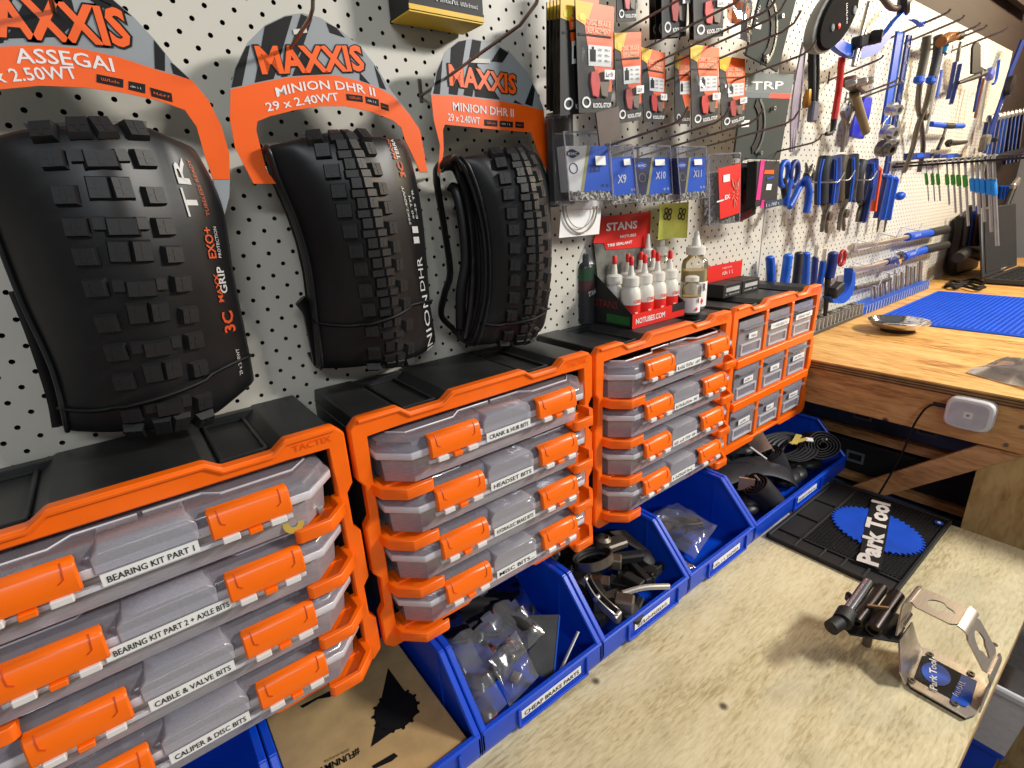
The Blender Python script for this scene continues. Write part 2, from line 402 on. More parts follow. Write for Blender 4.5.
for u, v in ((993, 454), (1022, 427), (1006, 445)):
    p = PX(u, v, X0 + 0.003); obj('screw_head', MB().lathe([(0.004, 0), (0.004, 0.0015), (0.0015, 0.0015), (0.0015, 0.0005)], p, (-1, 0, 0), n=10), STEELD, b)
# shelves and black drawer fronts below the raised bench
SLATE = M('slate_front', (84, 100, 140), 0.35, var=0.3, scale=6, col2=(28, 30, 40))
xs = X0 + 0.10
obj('shelf_board', MB().box((xs + 0.21, -0.52, 0.748), (0.40, 0.95, 0.022)), PINE2, b)
obj('shelf_board', MB().box((xs + 0.21, -0.52, 0.63), (0.40, 0.95, 0.018)), PINE2, b)
obj('shelf_board', MB().box((xs + 0.21, -0.52, 0.515), (0.40, 0.95, 0.018)), PINE2, b)
for k, (zc, hh, mt, lab) in enumerate(((0.80, 0.075, SLATE, 'slate drawer box on the top shelf under the raised bench'), (0.683, 0.08, BLACKM, 'black drawer box on the middle shelf under the raised bench'), (0.565, 0.078, SLATE, 'slate drawer box on the bottom shelf under the raised bench'))):
    d = thing('drawer_box', lab, 'drawer', (xs + 0.2, -0.52, zc - hh / 2), 'drawer boxes under the raised bench')
    obj('box_front', MB().box((xs + 0.2, -0.52, zc), (0.36, 0.90, hh)), mt, d, 0.003)
    for yy in (-0.23, -0.36, -0.62):
        obj('socket_plate', MB().ring_plate([(xs + 0.019, yy + 0.02, zc - 0.014), (xs + 0.019, yy - 0.02, zc - 0.014), (xs + 0.019, yy - 0.02, zc + 0.014), (xs + 0.019, yy + 0.02, zc + 0.014)],
            [(xs + 0.019, yy + 0.015, zc - 0.009), (xs + 0.019, yy - 0.015, zc - 0.009), (xs + 0.019, yy - 0.015, zc + 0.009), (xs + 0.019, yy + 0.015, zc + 0.009)], (-0.004, 0, 0)), M('socket_grey', (110, 112, 116), 0.4), d)

# ================================================================== organiser racks
RW = 0.360; ZB = 0.820; ZTOP = 1.127; YF = -0.1444
def prof_top(x0, dz=0.0, inset=0.0):
    c = x0 + RW / 2
    xs = [(-0.176 + inset, 0), (-0.123, 0), (-0.111, -0.0095), (-0.067, -0.0095), (-0.054, 0), (0.054, 0), (0.067, -0.0095), (0.111, -0.0095), (0.123, 0), (0.176 - inset, 0)]
    return [(c + a, ZTOP + dz + b) for a, b in xs]
def rack_outline(x0, k=0.0):
    """front outline, anticlockwise seen from the room, starting top left; corners clipped, sides notched"""
    t = prof_top(x0); L = x0; R = x0 + RW; c = 0.010
    top = [(L + c, t[0][1])] + t[1:-1] + [(R - c, t[0][1])]
    n = 0.007
    right = [(R, ZTOP - c), (R, 1.058), (R - n, 1.048), (R - n, 1.008), (R, 0.998), (R, 0.936), (R - n, 0.926), (R - n, 0.886), (R, 0.876), (R, ZB + c)]
    bot = [(R - c, ZB), (x0 + RW / 2 + 0.06, ZB), (x0 + RW / 2 + 0.05, ZB + 0.006), (x0 + RW / 2 - 0.05, ZB + 0.006), (x0 + RW / 2 - 0.06, ZB), (L + c, ZB)]
    left = [(L, ZB + c), (L, 0.876), (L + n, 0.886), (L + n, 0.926), (L, 0.936), (L, 0.998), (L + n, 1.008), (L + n, 1.048), (L, 1.058), (L, ZTOP - c)]
    return top + right + bot + left
def rect_match(outer, xa, xb, za, zb):
    """inner rectangle loop matched point by point to an outer loop"""
    cx = (xa + xb) / 2; cz = (za + zb) / 2; res = []
    for x, z in outer:
        res.append((min(max(x, xa), xb), min(max(z, za), zb)))
    return [((xa if x - 0 < xa + 1e-9 else x), z) for x, z in res]
def build_rack(x0, drawers=False):
    r = thing('organizer_rack', '', 'storage rack', (0, 0, 0))
    out = rack_outline(x0); L = x0; R = x0 + RW
    # black body: four walls (open front) with the stepped top
    dep = -YF - 0.004
    body = MB()
    t = prof_top(x0, -0.003, 0.006)
    yA = YF + 0.010; yB = -0.004
    poly = [V((x, yA, z)) for x, z in t] + [V((R - 0.008, yA, ZTOP - 0.020)), V((L + 0.008, yA, ZTOP - 0.020))]
    body.prism(poly, (0, yB - yA, 0))
    body.box((L + 0.012, (yA + yB) / 2, (ZB + ZTOP) / 2 - 0.005), (0.008, yB - yA, ZTOP - ZB - 0.03))
    body.box((R - 0.012, (yA + yB) / 2, (ZB + ZTOP) / 2 - 0.005), (0.008, yB - yA, ZTOP - ZB - 0.03))
    body.box(((L + R) / 2, yB - 0.003, (ZB + ZTOP) / 2 - 0.005), (RW - 0.02, 0.006, 0.05))
    body.box(((L + R) / 2, (yA + yB) / 2, ZB + 0.006), (RW - 0.02, yB - yA, 0.006))
    obj('body', body, BLACKP, r, 0.0012)
    # raised frames round the sunken pads on top
    for cx in (-0.089, 0.089):
        c = L + RW / 2 + cx; z = ZTOP - 0.0125
        obj('top_recess_rim', MB().ring_plate([(c - 0.0215, yA + 0.008, z), (c + 0.0215, yA + 0.008, z), (c + 0.0215, yB - 0.012, z), (c - 0.0215, yB - 0.012, z)],
            [(c - 0.018, yA + 0.011, z), (c + 0.018, yA + 0.011, z), (c + 0.018, yB - 0.016, z), (c - 0.018, yB - 0.016, z)], (0, 0, 0.0035)), BLACKP, r, 0.0006)
    obj('top_back_strip', MB().box((L + RW / 2, yB - 0.008, ZTOP - 0.009), (RW - 0.02, 0.012, 0.010)), BLACKP, r, 0.001)
    # orange front frame
    fr = MB()
    inn = rect_match(out, L + 0.0175, R - 0.0175, ZB + 0.014, ZTOP - 0.022)
    fr.ring_plate([(x, YF, z) for x, z in out], [(x, YF, z) for x, z in inn], (0, 0.013, 0))
    obj('front_frame', fr, ORANGE, r, 0.0016)
    # raised border running along the top of the frame
    tp = [(x, YF - 0.001, z - 0.003) for x, z in out[:10]]
    obj('frame_bead', MB().tube([V(p) for p in tp], 0.0022, 6), ORANGE, r)
    mb = text_mb('TACTIX', (R - 0.052, YF - 0.0002, ZTOP - 0.0145), (R - 0.014, YF - 0.0002, ZTOP - 0.0145), ZUP, 0.0065, 0.01, 0.0006)
    obj('embossed_lettering', mb, M('orange_emboss', (240, 92, 2), 0.45), r)
    return r
CASE_Z = [1.097, 1.0315, 0.966, 0.9005]
def brackets(r, x0):
    for z in CASE_Z:
        zb = z - 0.0585
        for s in (-1, 1):
            c = x0 + RW / 2
            P = lambda a, y: (c + s * a, y)
            oute = [P(0.166, YF), P(0.163, YF - 0.016), P(0.142, YF - 0.037), P(0.112, YF - 0.037), P(0.108, YF - 0.034), P(0.108, YF - 0.031), P(0.140, YF - 0.031), P(0.157, YF - 0.013), P(0.157, YF + 0.01), P(0.166, YF + 0.01)]
            mb = MB().prism([V((x, y, zb - 0.004)) for x, y in oute], (0, 0, 0.0135))
            fl = [P(0.161, YF + 0.03), P(0.161, YF - 0.014), P(0.141, YF - 0.034), P(0.108, YF - 0.034), P(0.118, YF + 0.03)]
            mb.prism([V((x, y, zb - 0.004)) for x, y in fl], (0, 0, 0.0035))
            obj('case_ledge', mb, ORANGE, r, 0.0008)
        obj('ledge_strip', MB().box((x0 + RW / 2, YF + 0.004, zb - 0.0005), (0.31, 0.010, 0.005)), ORANGE, r, 0.001)
racks = []
for k, lab in enumerate(('black and orange four-case rack holding the case marked bearing kit part 1',
                         'black and orange four-case rack holding the case marked headset bits',
                         'black and orange four-case rack beside the nine-drawer cabinet')):
    x0 = 0.158 + 0.3655 * (k - 1)
    r = build_rack(x0); brackets(r, x0); tag(r, lab); r['group'] = 'orange-fronted case racks'; racks.append(r)

# ---- clear organiser cases, each with lid, tray, two latches, label
def oct_plan(hw, yf, yb, c):
    return [(-hw, yb), (-hw, yf + c), (-hw + c, yf), (hw - c, yf), (hw, yf + c), (hw, yb)]
def organizer_case(xc, zt, dy, label, words, seed, wide=0.052):
    rn = random.Random(seed)
    cs = thing('organizer_case', label, 'storage case', (xc, -0.11, zt - 0.055), 'clear organiser cases in the racks')
    yf = -0.176 + dy; yb = -0.035 + dy
    T = zt + 0.001; B = zt - 0.054
    # tray: outer walls slightly drafted
    tray = MB(); p1 = oct_plan(0.151, yf + 0.006, yb, 0.026); p2 = oct_plan(0.148, yf + 0.010, yb, 0.025)
    tray.loft([[V((xc + x, y, T - 0.020)) for x, y in p1], [V((xc + x, y, B)) for x, y in p2]], True, False)
    tray.add([V((xc + x, y, B)) for x, y in p2], [list(range(6))])
    obj('tray', tray, TRAY, cs)
    # divider walls inside the tray
    for q in range(rn.randint(3, 5)):
        x = xc - 0.12 + 0.24 * (q + rn.random()) / 5
        obj('divider', MB().box((x, (yf + yb) / 2 + 0.01, (T - 0.02 + B) / 2), (0.0012, 0.11, 0.030)), CLEAR, cs)
    # lid: rim band, sloped shoulder, raised top panel
    lid = MB(); r0 = oct_plan(0.156, yf + 0.001, yb, 0.028)
    rings = []
    for ins, z in ((0.0, T - 0.021), (-0.0015, T - 0.013), (0.002, T - 0.010), (0.004, T - 0.004), (0.012, T)):
        rings.append([V((xc + x * (1 - ins / 0.156), y + (ins if y < -0.1 + dy else 0), z)) for x, y in r0])
    lid.loft(rings, True, False); lid.add(rings[-1], [list(range(6))])
    lo = obj('lid', lid, CLEAR, cs)
    obj('lid_rim', MB().ring_plate([V((xc + x, y, T - 0.0225)) for x, y in oct_plan(0.1580, yf - 0.0015, yb, 0.029)], [V((xc + x, y, T - 0.0225)) for x, y in oct_plan(0.1552, yf + 0.002, yb, 0.0275)], (0, 0, 0.0085)), CLEAR2, cs, 0.0008)
    # ridge lines on the lid
    for s in (-1, 1):
        path = [V((xc + s * a, y, T + 0.0004)) for a, y in ((0.138, yb), (0.138, yf + 0.040), (0.122, yf + 0.024), (0.060, yf + 0.024), (0.046, yf + 0.036), (0.002, yf + 0.036))]
        obj('lid_ridge', MB().tube(path, 0.0011, 5), CLEAR2, cs)
    # raised centre bridge between the latches
    ctr = MB()
    cp = [(-0.036, T - 0.021), (-0.036, T - 0.006), (-0.030, T + 0.001), (0.030, T + 0.001), (0.036, T - 0.006), (0.036, T - 0.021)]
    ctr.loft([[V((xc + x, yf - 0.003, z)) for x, z in cp], [V((xc + x, yf + 0.034, z)) for x, z in cp]], True, True)
    obj('front_bridge', ctr, BRIDGE, cs, 0.001)
    obj('hinge_strip', MB().box((xc, yf - 0.001, T - 0.0315), (0.22, 0.004, 0.004)), CLEAR2, cs)
    # latches
    for s in (-1, 1):
        lx = xc + s * 0.0765; hw = 0.0330
        lt = MB(); side = [(yf + 0.004, T + 0.0008), (yf - 0.004, T + 0.0005), (yf - 0.008, T - 0.004), (yf - 0.0105, T - 0.020), (yf - 0.009, T - 0.0255), (yf - 0.003, T - 0.0255), (yf - 0.002, T - 0.004)]
        lt.prism([V((lx - hw, y, z)) for y, z in side], (2 * hw, 0, 0))
        la = obj('latch', lt, ORANGE_L, cs, 0.0014)
        pts = [(-0.026, T - 0.0035), (0.026, T - 0.0035), (0.024, T - 0.008), (0.012, T - 0.011)]
        for e in (-1, 1):
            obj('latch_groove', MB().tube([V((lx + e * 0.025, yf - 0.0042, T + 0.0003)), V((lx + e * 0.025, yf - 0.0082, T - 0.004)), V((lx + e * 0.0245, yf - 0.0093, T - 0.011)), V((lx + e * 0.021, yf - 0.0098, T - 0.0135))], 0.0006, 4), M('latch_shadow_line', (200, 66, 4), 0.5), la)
            obj('latch_tab', MB().box((lx + e * 0.0195, yf - 0.0085, T - 0.0275), (0.014, 0.007, 0.006)), WHITEP, la, 0.0008)
        obj('latch_foot', MB().box((lx, yf - 0.0085, T - 0.0285), (0.011, 0.006, 0.005)), ORANGE_L, la, 0.0006)
    # label strip with print
    lz = T - 0.0265; yl = yf - 0.0042
    lb = MB().box((xc, yl + 0.0005, lz), (wide * 1.28, 0.0012, 0.0105))
    lo = obj('label_strip', lb, WHITE, cs)
    a = (xc - wide * 0.57, yl - 0.0002, lz - 0.0028); c = (xc + wide * 0.57, yl - 0.0002, lz - 0.0028)
    tm = text_mb(words, a, c, ZUP, 0.0056, 0.012) if words else scribble(a, c, ZUP, 0.0052, None, 0, seed)
    obj('lettering', tm, BLACKT, lo, smooth=0)
    # loose parts that show through
    mats = [STEELD, BLACKM, M('purple_film', (70, 66, 110), 0.5), M('faded_red', (130, 60, 60), 0.5), STEEL, M('grey_part', (96, 96, 104), 0.5)]
    for q in range(9):
        mt = rn.choice(mats); x = xc + rn.uniform(-0.125, 0.125); y = rn.uniform(yf + 0.02, yf + 0.07)
        kind = rn.random(); m_ = MB()
        if kind < 0.4: m_.lathe([(0.004, 0), (0.009, 0), (0.009, 0.006), (0.004, 0.006)], (x, y, B + 0.001), (rn.uniform(-.2, .2), rn.uniform(-.2, .2), 1), 12)
        elif kind < 0.7: m_.lathe([(0.005, 0), (0.005, 0.004), (0.0025, 0.004), (0.0025, 0.030)], (x, y, B + 0.006), (1, rn.uniform(-1, 1), 0.05), 8)
        else: m_.box((x, y, B + 0.006), (rn.uniform(0.012, 0.024), 0.016, 0.010), Matrix.Rotation(rn.uniform(-.5, .5), 3, 'Z'))
        obj('loose_part', m_, mt, cs, 0.0006)
    return cs
words = [['BEARING KIT PART 1', 'BEARING KIT PART 2 + AXLE BITS', 'CABLE & VALVE BITS', 'CALIPER & DISC BITS'],
         ['CRANK & HUB BITS', 'HEADSET BITS', 'HYDRAULIC BRAKE BITS', 'MISC BITS...'], [None] * 4]
dyo = [[0, -0.001, -0.001, 0.0], [0.002, 0, 0, 0.001], [0.001, 0, -0.001, -0.002]]
CASES = []
pos = ['topmost', 'second from the top', 'third from the top', 'lowest']
for k in range(3):
    for i in range(4):
        wd = words[k][i]
        lab = ('clear case with orange latches and label reading ' + wd.lower().replace('+', 'and').replace('&', 'and').replace('.', '')) if wd else \
              pos[i] + ' clear case in the rack beside the nine-drawer cabinet'
        CASES.append(organizer_case(0.158 + 0.3655 * (k - 1) + RW / 2, CASE_Z[i], dyo[k][i], lab, wd, 10 * k + i + 3, 0.074 if (wd and len(wd) > 22) else 0.052))
# the bolt, brass washer and bearing cards that show in the first case
c0 = CASES[0]
obj('long_bolt', MB().lathe([(0.0055, 0), (0.0055, 0.005), (0.0028, 0.005), (0.0028, 0.045)], PY(322, 508, -0.150), (-1, 0, -0.05), 10), STEEL, c0, smooth=30)
wc = PY(293, 523, -0.166); wa = V((0.1, -1, 0.35)).normalized()
obj('brass_washer', MB().lathe([(0.004, 0), (0.010, 0), (0.010, 0.0015), (0.004, 0.0015)], wc, wa, 18, caps=False), M('washer_brass', (214, 190, 90), 0.35, 0.5), c0)
for (ua, va, ub, vb, wrd) in ((-6, 568, 27, 553, '63807'), (-6, 582, 24, 570, '1000')):
    zc = CASE_Z[0] - 0.008; a = PZ(ua, va, zc); b_ = PZ(ub, vb, zc); dn = V((b_.y - a.y, -(b_.x - a.x), 0)).normalized()
    if dn.y > 0: dn = -dn
    cd_ = obj('bearing_card', MB().prism([a + dn * 0.004 - (b_ - a) * .1, b_ + dn * 0.004 + (b_ - a) * .3, b_ - dn * 0.014 + (b_ - a) * .3, a - dn * 0.014 - (b_ - a) * .1], (0, 0, 0.0005)), M('bearing_card_grey', (176, 170, 176), 0.5), c0)
    obj('lettering', text_mb(wrd, a + V((0, 0, .0008)), b_ + V((0, 0, .0008)), -dn, 0.0085, 0.02), BLACKT, cd_, smooth=0)
# ---- nine-drawer cabinet
x0 = 0.158 + 0.731
r = build_rack(x0); tag(r, 'black and orange small-parts cabinet with nine clear drawers', 'storage cabinet'); r.name = 'drawer_cabinet'
L = x0 + 0.021; R = x0 + RW - 0.021; ZA = ZB + 0.014; ZC = ZTOP - 0.022
for i in range(1, 3):
    obj('frame_post', MB().box((L + (R - L) * i / 3, YF + 0.006, (ZA + ZC) / 2), (0.011, 0.012, ZC - ZA)), ORANGE, r, 0.001)
    obj('frame_rail', MB().box(((L + R) / 2, YF + 0.003, ZA + (ZC - ZA) * i / 3), (R - L, 0.016, 0.017)), ORANGE, r, 0.001)
DRW = MCLEAR('drawer_plastic', (214, 214, 228), 0.34)
dw = (R - L) / 3; dh = (ZC - ZA) / 3
for i in range(3):
    for j in range(3):
        cx = L + dw * (i + 0.5); cz = ZA + dh * (j + 0.5); w2 = dw / 2 - 0.007; h2 = dh / 2 - 0.009
        d = MB().box((cx, YF + 0.004, cz), (2 * w2, 0.002, 2 * h2))
        d.box((cx - w2, YF + 0.05, cz), (0.0015, 0.09, 2 * h2)); d.box((cx + w2, YF + 0.05, cz), (0.0015, 0.09, 2 * h2)); d.box((cx, YF + 0.05, cz - h2), (2 * w2, 0.09, 0.0015))
        dr = obj('drawer', d, DRW, r)
        obj('pull_lip', MB().box((cx, YF - 0.002, cz + h2 - 0.014), (2 * w2 - 0.008, 0.010, 0.002)), DRW, dr)
        nw = w2 - 0.010; nh = h2 * 0.32; nz = cz - h2 + nh + 0.004
        obj('window_frame', MB().ring_plate([(cx - nw, YF, nz - nh), (cx + nw, YF, nz - nh), (cx + nw, YF, nz + nh), (cx - nw, YF, nz + nh)],
            [(cx - nw + 0.003, YF, nz - nh + 0.003), (cx + nw - 0.003, YF, nz - nh + 0.003), (cx + nw - 0.003, YF, nz + nh - 0.003), (cx - nw + 0.003, YF, nz + nh - 0.003)], (0, 0.003, 0)), CLEAR2, dr)
        wl = [0.030, 0.075, 0.075, 0.034, 0.036, 0.05, 0.042, 0.03, 0.04][(2 - j) * 3 + i]; wl = min(wl, 2 * w2 - 0.01)
        lz = cz + h2 * (0.12 if wl < 0.06 else 0.22)
        lo = obj('drawer_label', MB().box((cx, YF - 0.0015, lz), (wl, 0.001, 0.011)), WHITE, dr)
        obj('lettering', scribble((cx - wl * 0.38, YF - 0.0022, lz - 0.0025), (cx + wl * 0.40, YF - 0.0022, lz - 0.0025), ZUP, 0.005, None, 0, i * 3 + j + 50), BLACKT, lo, smooth=0) if lo else None
        rn = random.Random(i * 7 + j)
        for q in range(3):
            obj('stored_part', MB().box((cx + rn.uniform(-0.025, 0.025), YF + 0.035 + q * 0.01, cz - h2 + 0.02), (0.03, 0.02, 0.03), Matrix.Rotation(rn.uniform(-1, 1), 3, 'Y')), rn.choice([STEELD, BLACKM, STEEL]), r)

# ================================================================== blue bins
def hopper_bin(x0, x1, label, words, seed):
    W = x1 - x0 - 0.002; yF = -0.253; D = 0.243; H = 0.114; LIP = 0.040; z0 = 0.7
    b = thing('storage_bin', label, 'storage bin', ((x0 + x1) / 2, yF + D / 2, z0), 'blue open-front bins under the racks')
    prof = [(0.004, 0.0), (0.0, 0.012), (0.0, LIP), (0.073, H), (D, H), (D, 0.0)]
    xl = x0 + 0.001; xr = x1 - 0.001
    for xx, s in ((xl, 1), (xr, -1)):
        m = MB().prism([V((xx, yF + y, z0 + z)) for y, z in prof], (s * 0.003, 0, 0))
        obj('side_wall', m, BLUEBIN, b)
        rim = MB()
        path = [(0.0, LIP - 0.004), (0.0, LIP + 0.001), (0.070, H + 0.001), (D, H + 0.001)]
        for (ya, za), (yb_, zb_) in zip(path[1:-1], path[2:]):
            dv = V((0, yb_ - ya, zb_ - za)); n = V((0, -dv.z, dv.y)).normalized() * 0.006
            a = V((xx - s * 0.0003, yF + ya, z0 + za)); e = V((xx - s * 0.0003, yF + yb_, z0 + zb_))
            rim.prism([a - n, e - n, e, a], (s * 0.0085, 0, 0))
        obj('side_rim', rim, BLUEBIN, b, 0.0014)
        obj('side_rib', MB().box((xx + s * 0.0035, yF + 0.085, z0 + 0.06), (0.002, 0.004, 0.10)), BLUEBIN, b)
    m = MB().prism([V((xl, yF + y, z0 + z)) for y, z in ((0.004, 0.0), (0.0, 0.012), (0.0, LIP), (0.0035, LIP), (0.0035, 0.012), (0.0075, 0.0))], (W, 0, 0))
    obj('front_wall', m, BLUEBIN, b, 0.0006)
    obj('front_rim', MB().box(((xl + xr) / 2, yF + 0.0025, z0 + LIP - 0.001), (W, 0.008, 0.006)), BLUEBIN, b, 0.0016)
    obj('bottom', MB().box(((xl + xr) / 2, yF + D / 2 + 0.004, z0 + 0.0015), (W - 0.004, D - 0.014, 0.003)), BLUEBIN, b)
    obj('back_wall', MB().box(((xl + xr) / 2, yF + D - 0.0015, z0 + H / 2), (W, 0.003, H)), BLUEBIN, b)
    cx = (x0 + x1) / 2 + 0.012; hw = min(0.060, W * 0.30)
    hold = MB()
    for e in (-1, 1): hold.box((cx + e * hw, yF - 0.0015, z0 + 0.021), (0.004, 0.004, 0.030))
    hold.box((cx, yF - 0.0015, z0 + 0.0075), (2 * hw, 0.004, 0.004))
    obj('label_holder', hold, BLUEBIN, b, 0.0006)
    lw = 0.052 if words else 0.042
    lo = obj('label_strip', MB().box((cx - 0.004, yF - 0.0012, z0 + 0.024), (2 * lw, 0.001, 0.012)), WHITE, b)
    a = (cx - 0.004 - lw * 0.92, yF - 0.0019, z0 + 0.0205); c = (cx - 0.004 + lw * 0.92, yF - 0.0019, z0 + 0.0205)
    obj('lettering', text_mb(words, a, c, ZUP, 0.0068, 0.012) if words else scribble(a, c, ZUP, 0.006, None, 0, seed), BLACKT, lo, smooth=0)
    return b
XB = [-0.198, 0.0093, 0.2166, 0.424, 0.6315, 0.8376, 1.245]
hopper_bin(XB[0], XB[1], 'blue bin with nothing showing, beside the one with the kraft box', None, 1)
hopper_bin(XB[1], XB[2], 'blue bin holding the flat kraft cardboard box', None, 2)
hopper_bin(XB[2], XB[3], 'blue bin labelled cheap brake parts, full of clear bags', 'CHEAP BRAKE PARTS', 3)
hopper_bin(XB[3], XB[4], 'blue bin holding bare metal derailleur parts', None, 4)
hopper_bin(XB[4], XB[5], 'blue bin with a few clear bags lying low in it', None, 5)
hopper_bin(XB[5], XB[6], 'double-width blue bin full of rolled inner tubes', None, 6)

# ================================================================== folded tyres
def catmull(p0, p1, p2, p3, t):
    return 0.5 * ((2 * p1) + (p2 - p0) * t + (2 * p0 - 5 * p1 + 4 * p2 - p3) * t * t + (3 * p1 - p0 - 3 * p2 + p3) * t ** 3)
class Surf:
    """smooth surface through a grid of control points: rows run down the tyre, columns across it"""
    def __init__(s, rows): s.g = rows; s.R = len(rows); s.C = len(rows[0])
    def row(s, r, u):
        i = min(int(u), s.C - 2); t = u - i; g = s.g[r]
        return catmull(g[max(i - 1, 0)], g[i], g[i + 1], g[min(i + 2, s.C - 1)], t)
    def P(s, u, v):
        v = v * (s.R - 1); j = max(0, min(int(v), s.R - 2)); t = v - j
        return catmull(s.row(max(j - 1, 0), u), s.row(j, u), s.row(j + 1, u), s.row(min(j + 2, s.R - 1), u), t)
    def frame(s, u, v):
        e = 0.02; c = s.P(u, v)
        du = (s.P(min(u + e, s.C - 1), v) - s.P(max(u - e, 0), v)).normalized()
        dv = (s.P(u, min(v + e, 1)) - s.P(u, max(v - e, 0))).normalized()
        n = du.cross(dv).normalized()
        if n.y > 0: n = -n
        return c, du, (dv - du * dv.dot(du)).normalized(), n
def knob_mesh(name, grooves=True):
    m = MB().box((0, 0, 0.5), (1, 1, 1), None, 0, 0.80)
    if grooves:
        m.box((0, 0, 1.02), (0.16, 0.62, 0.06)); m.box((0, 0.0, 1.01), (0.62, 0.10, 0.05))
    return m.mesh(name, TREAD, 0.0, 0)
KN_A = knob_mesh('tread_knob_shoulder'); KN_B = knob_mesh('tread_knob_centre', False)
def tyre(label, secs, depths, knobs, tie_v, ksc, extra):
    rows = []
    for k, (L, TL, TR, Rr) in enumerate(secs):
        yL, yT, yR = depths[k]
        a = PY(*L, yL); b = PY(*TL, yT); d = PY(*TR, yT + 0.004); e = PY(*Rr, yR)
        c = (b + d) / 2 + V((0, -0.010, 0))
        m1 = a.lerp(b, 0.5) + V((0, -0.006, 0)); m2 = d.lerp(e, 0.5) + V((0, -0.006, 0))
        rows.append([a + V((0.012, 0.022, 0)), a, m1, b, c, d, m2, e, e + V((-0.010, 0.020, 0))])
    first = [p + V((0, 0.030 + 0.3 * (-0.06 - p.y) * 0, -0.012)) for p in rows[0]]
    last = [p + V((0, 0.030, 0.010)) for p in rows[-1]]
    rows = [first] + rows + [last]
    rows = [[V((p.x, min(p.y, -0.012), p.z)) for p in r] for r in rows]
    S = Surf(rows); n = len(rows)
    base = S.P(4, 1.0); t = thing('folded_tyre', label, 'tyre', base, 'folded tyres hanging on the pegboard')
    NU, NV = 33, 41
    grid = [[S.P(8 * i / (NU - 1), j / (NV - 1)) for i in range(NU)] for j in range(NV)]
    back = [[p + V((0, 0.006, 0)) for p in r] for r in grid]
    ring = [r + b_[::-1] for r, b_ in zip(grid, back)]
    mb = MB().loft(ring, True, False)
    obj('casing', mb, RUBBER, t, smooth=60)
    # inner fold of the casing behind the front
    mb = MB(); g2 = []
    for j in range(0, NV, 4):
        r = grid[j]; c0 = r[2].lerp(r[-3], 0.5)
        g2.append([(q.lerp(c0, 0.06) + V((0, 0.020 + 0.010 * math.sin(i * 1.3), 0))) for i, q in enumerate(r[::4])])
    g2 = [[V((p.x, min(p.y, -0.008), p.z)) for p in r] for r in g2]
    mb.loft([r + [q + V((0, 0.003, 0)) for q in r[::-1]] for r in g2], True, False)
    obj('inner_fold', mb, RUBBER, t, smooth=60)
    # beads: round edges down each side
    for u, off, rr in extra:
        path = [S.P(u, 0.06 + 0.9 * k / 24) + V(off) for k in range(25)]
        path = [V((p.x, min(p.y, -0.010), p.z)) for p in path]
        obj('bead', MB().tube(path, rr, 8), M('bead_rubber', (34, 34, 37), 0.34, var=0.15), t, smooth=60)
    loc = origin_of(t)
    for (u, v, sx, sy, sz, big) in knobs:
        c, du, dv, nn = S.frame(u, v)
        o = bpy.data.objects.new('tread_knob', KN_A if big else KN_B); COL.objects.link(o); o.parent = t
        m = Matrix((du, dv, nn)).transposed().to_4x4()
        m = Matrix.Translation(c - nn * 0.0015 - loc) @ m @ Matrix.Diagonal((sx * ksc, sy * ksc, sz * 1.15, 1))
        o.matrix_local = m
    # tie round the bundle
    path = []
    for k in range(29):
        u = 8 * k / 28; c, du, dv, nn = S.frame(u, tie_v + 0.02 * math.sin(u * 0.8))
        path.append(c + nn * (0.0065 if 2.9 < u < 5.1 else 0.0018))
    obj('zip_tie', MB().tube(path, 0.0016, 6, flat=1.6), BLACKT, t, smooth=60)
    return t, S
def sidewall_text(t, S, body, u, v0, v1, size, mat, bold=0.0, name='sidewall_lettering'):
    """lettering that follows the sidewall, read upward: v0 is the start (low), v1 the end"""
    cu = bpy.data.curves.new('t', 'FONT'); cu.body = body; cu.size = 1.0; cu.offset = bold; cu.resolution_u = 2
    ob = bpy.data.objects.new('t', cu); me = ob.to_mesh()
    vs = [q.co.copy() for q in me.vertices]; fs = [list(p.vertices) for p in me.polygons]
    ob.to_mesh_clear(); bpy.data.objects.remove(ob); bpy.data.curves.remove(cu)
    x0 = min(q.x for q in vs); x1 = max(q.x for q in vs); out = []
    cw = (S.P(u + 0.5, (v0 + v1) / 2) - S.P(u - 0.5, (v0 + v1) / 2)).length
    for q in vs:
        v = v0 + (v1 - v0) * (q.x - x0) / (x1 - x0); uu = u - q.y / 0.70 * size / cw
        c, du, dv, nn = S.frame(uu, v); out.append(c + nn * 0.0012)
    mb = MB().add(out, fs)
    return obj(name, mb, mat, t, smooth=0)
rn = random.Random(3)
def tread(n, uL, uR, v0, v1, style):
    ks = []
    for i in range(n):
        v = v0 + (v1 - v0) * i / (n - 1); j = rn.uniform(-0.004, 0.004); d = (v1 - v0) / (n - 1)
        w = uR - uL
        ks.append((uL + 0.10 * w, v + j, 0.0135, 0.0125, 0.0065, True)); ks.append((uR - 0.10 * w, v + j, 0.0135, 0.0125, 0.0065, True))
        if style == 0:
            if i % 2:
                ks += [(uL + 0.40 * w, v - d * .2, 0.0125, 0.015, 0.0050, True), (uL + 0.61 * w, v - d * .2, 0.0125, 0.015, 0.0050, True)]
            else:
                ks += [(uL + 0.50 * w, v, 0.019, 0.012, 0.0050, True), (uL + 0.31 * w, v - d * .1, 0.008, 0.009, 0.0045, False), (uL + 0.69 * w, v - d * .1, 0.008, 0.009, 0.0045, False)]
        else:
            ks += [(uL + 0.41 * w, v - d * .3, 0.0105, 0.010, 0.0048, bool(i % 2)), (uL + 0.61 * w, v - d * .3, 0.0105, 0.010, 0.0048, bool(i % 2))]
            ks += [(uL + 0.39 * w, v + d * .22, 0.013, 0.007, 0.0048, False), (uL + 0.63 * w, v + d * .22, 0.013, 0.007, 0.0048, False)]
    return ks
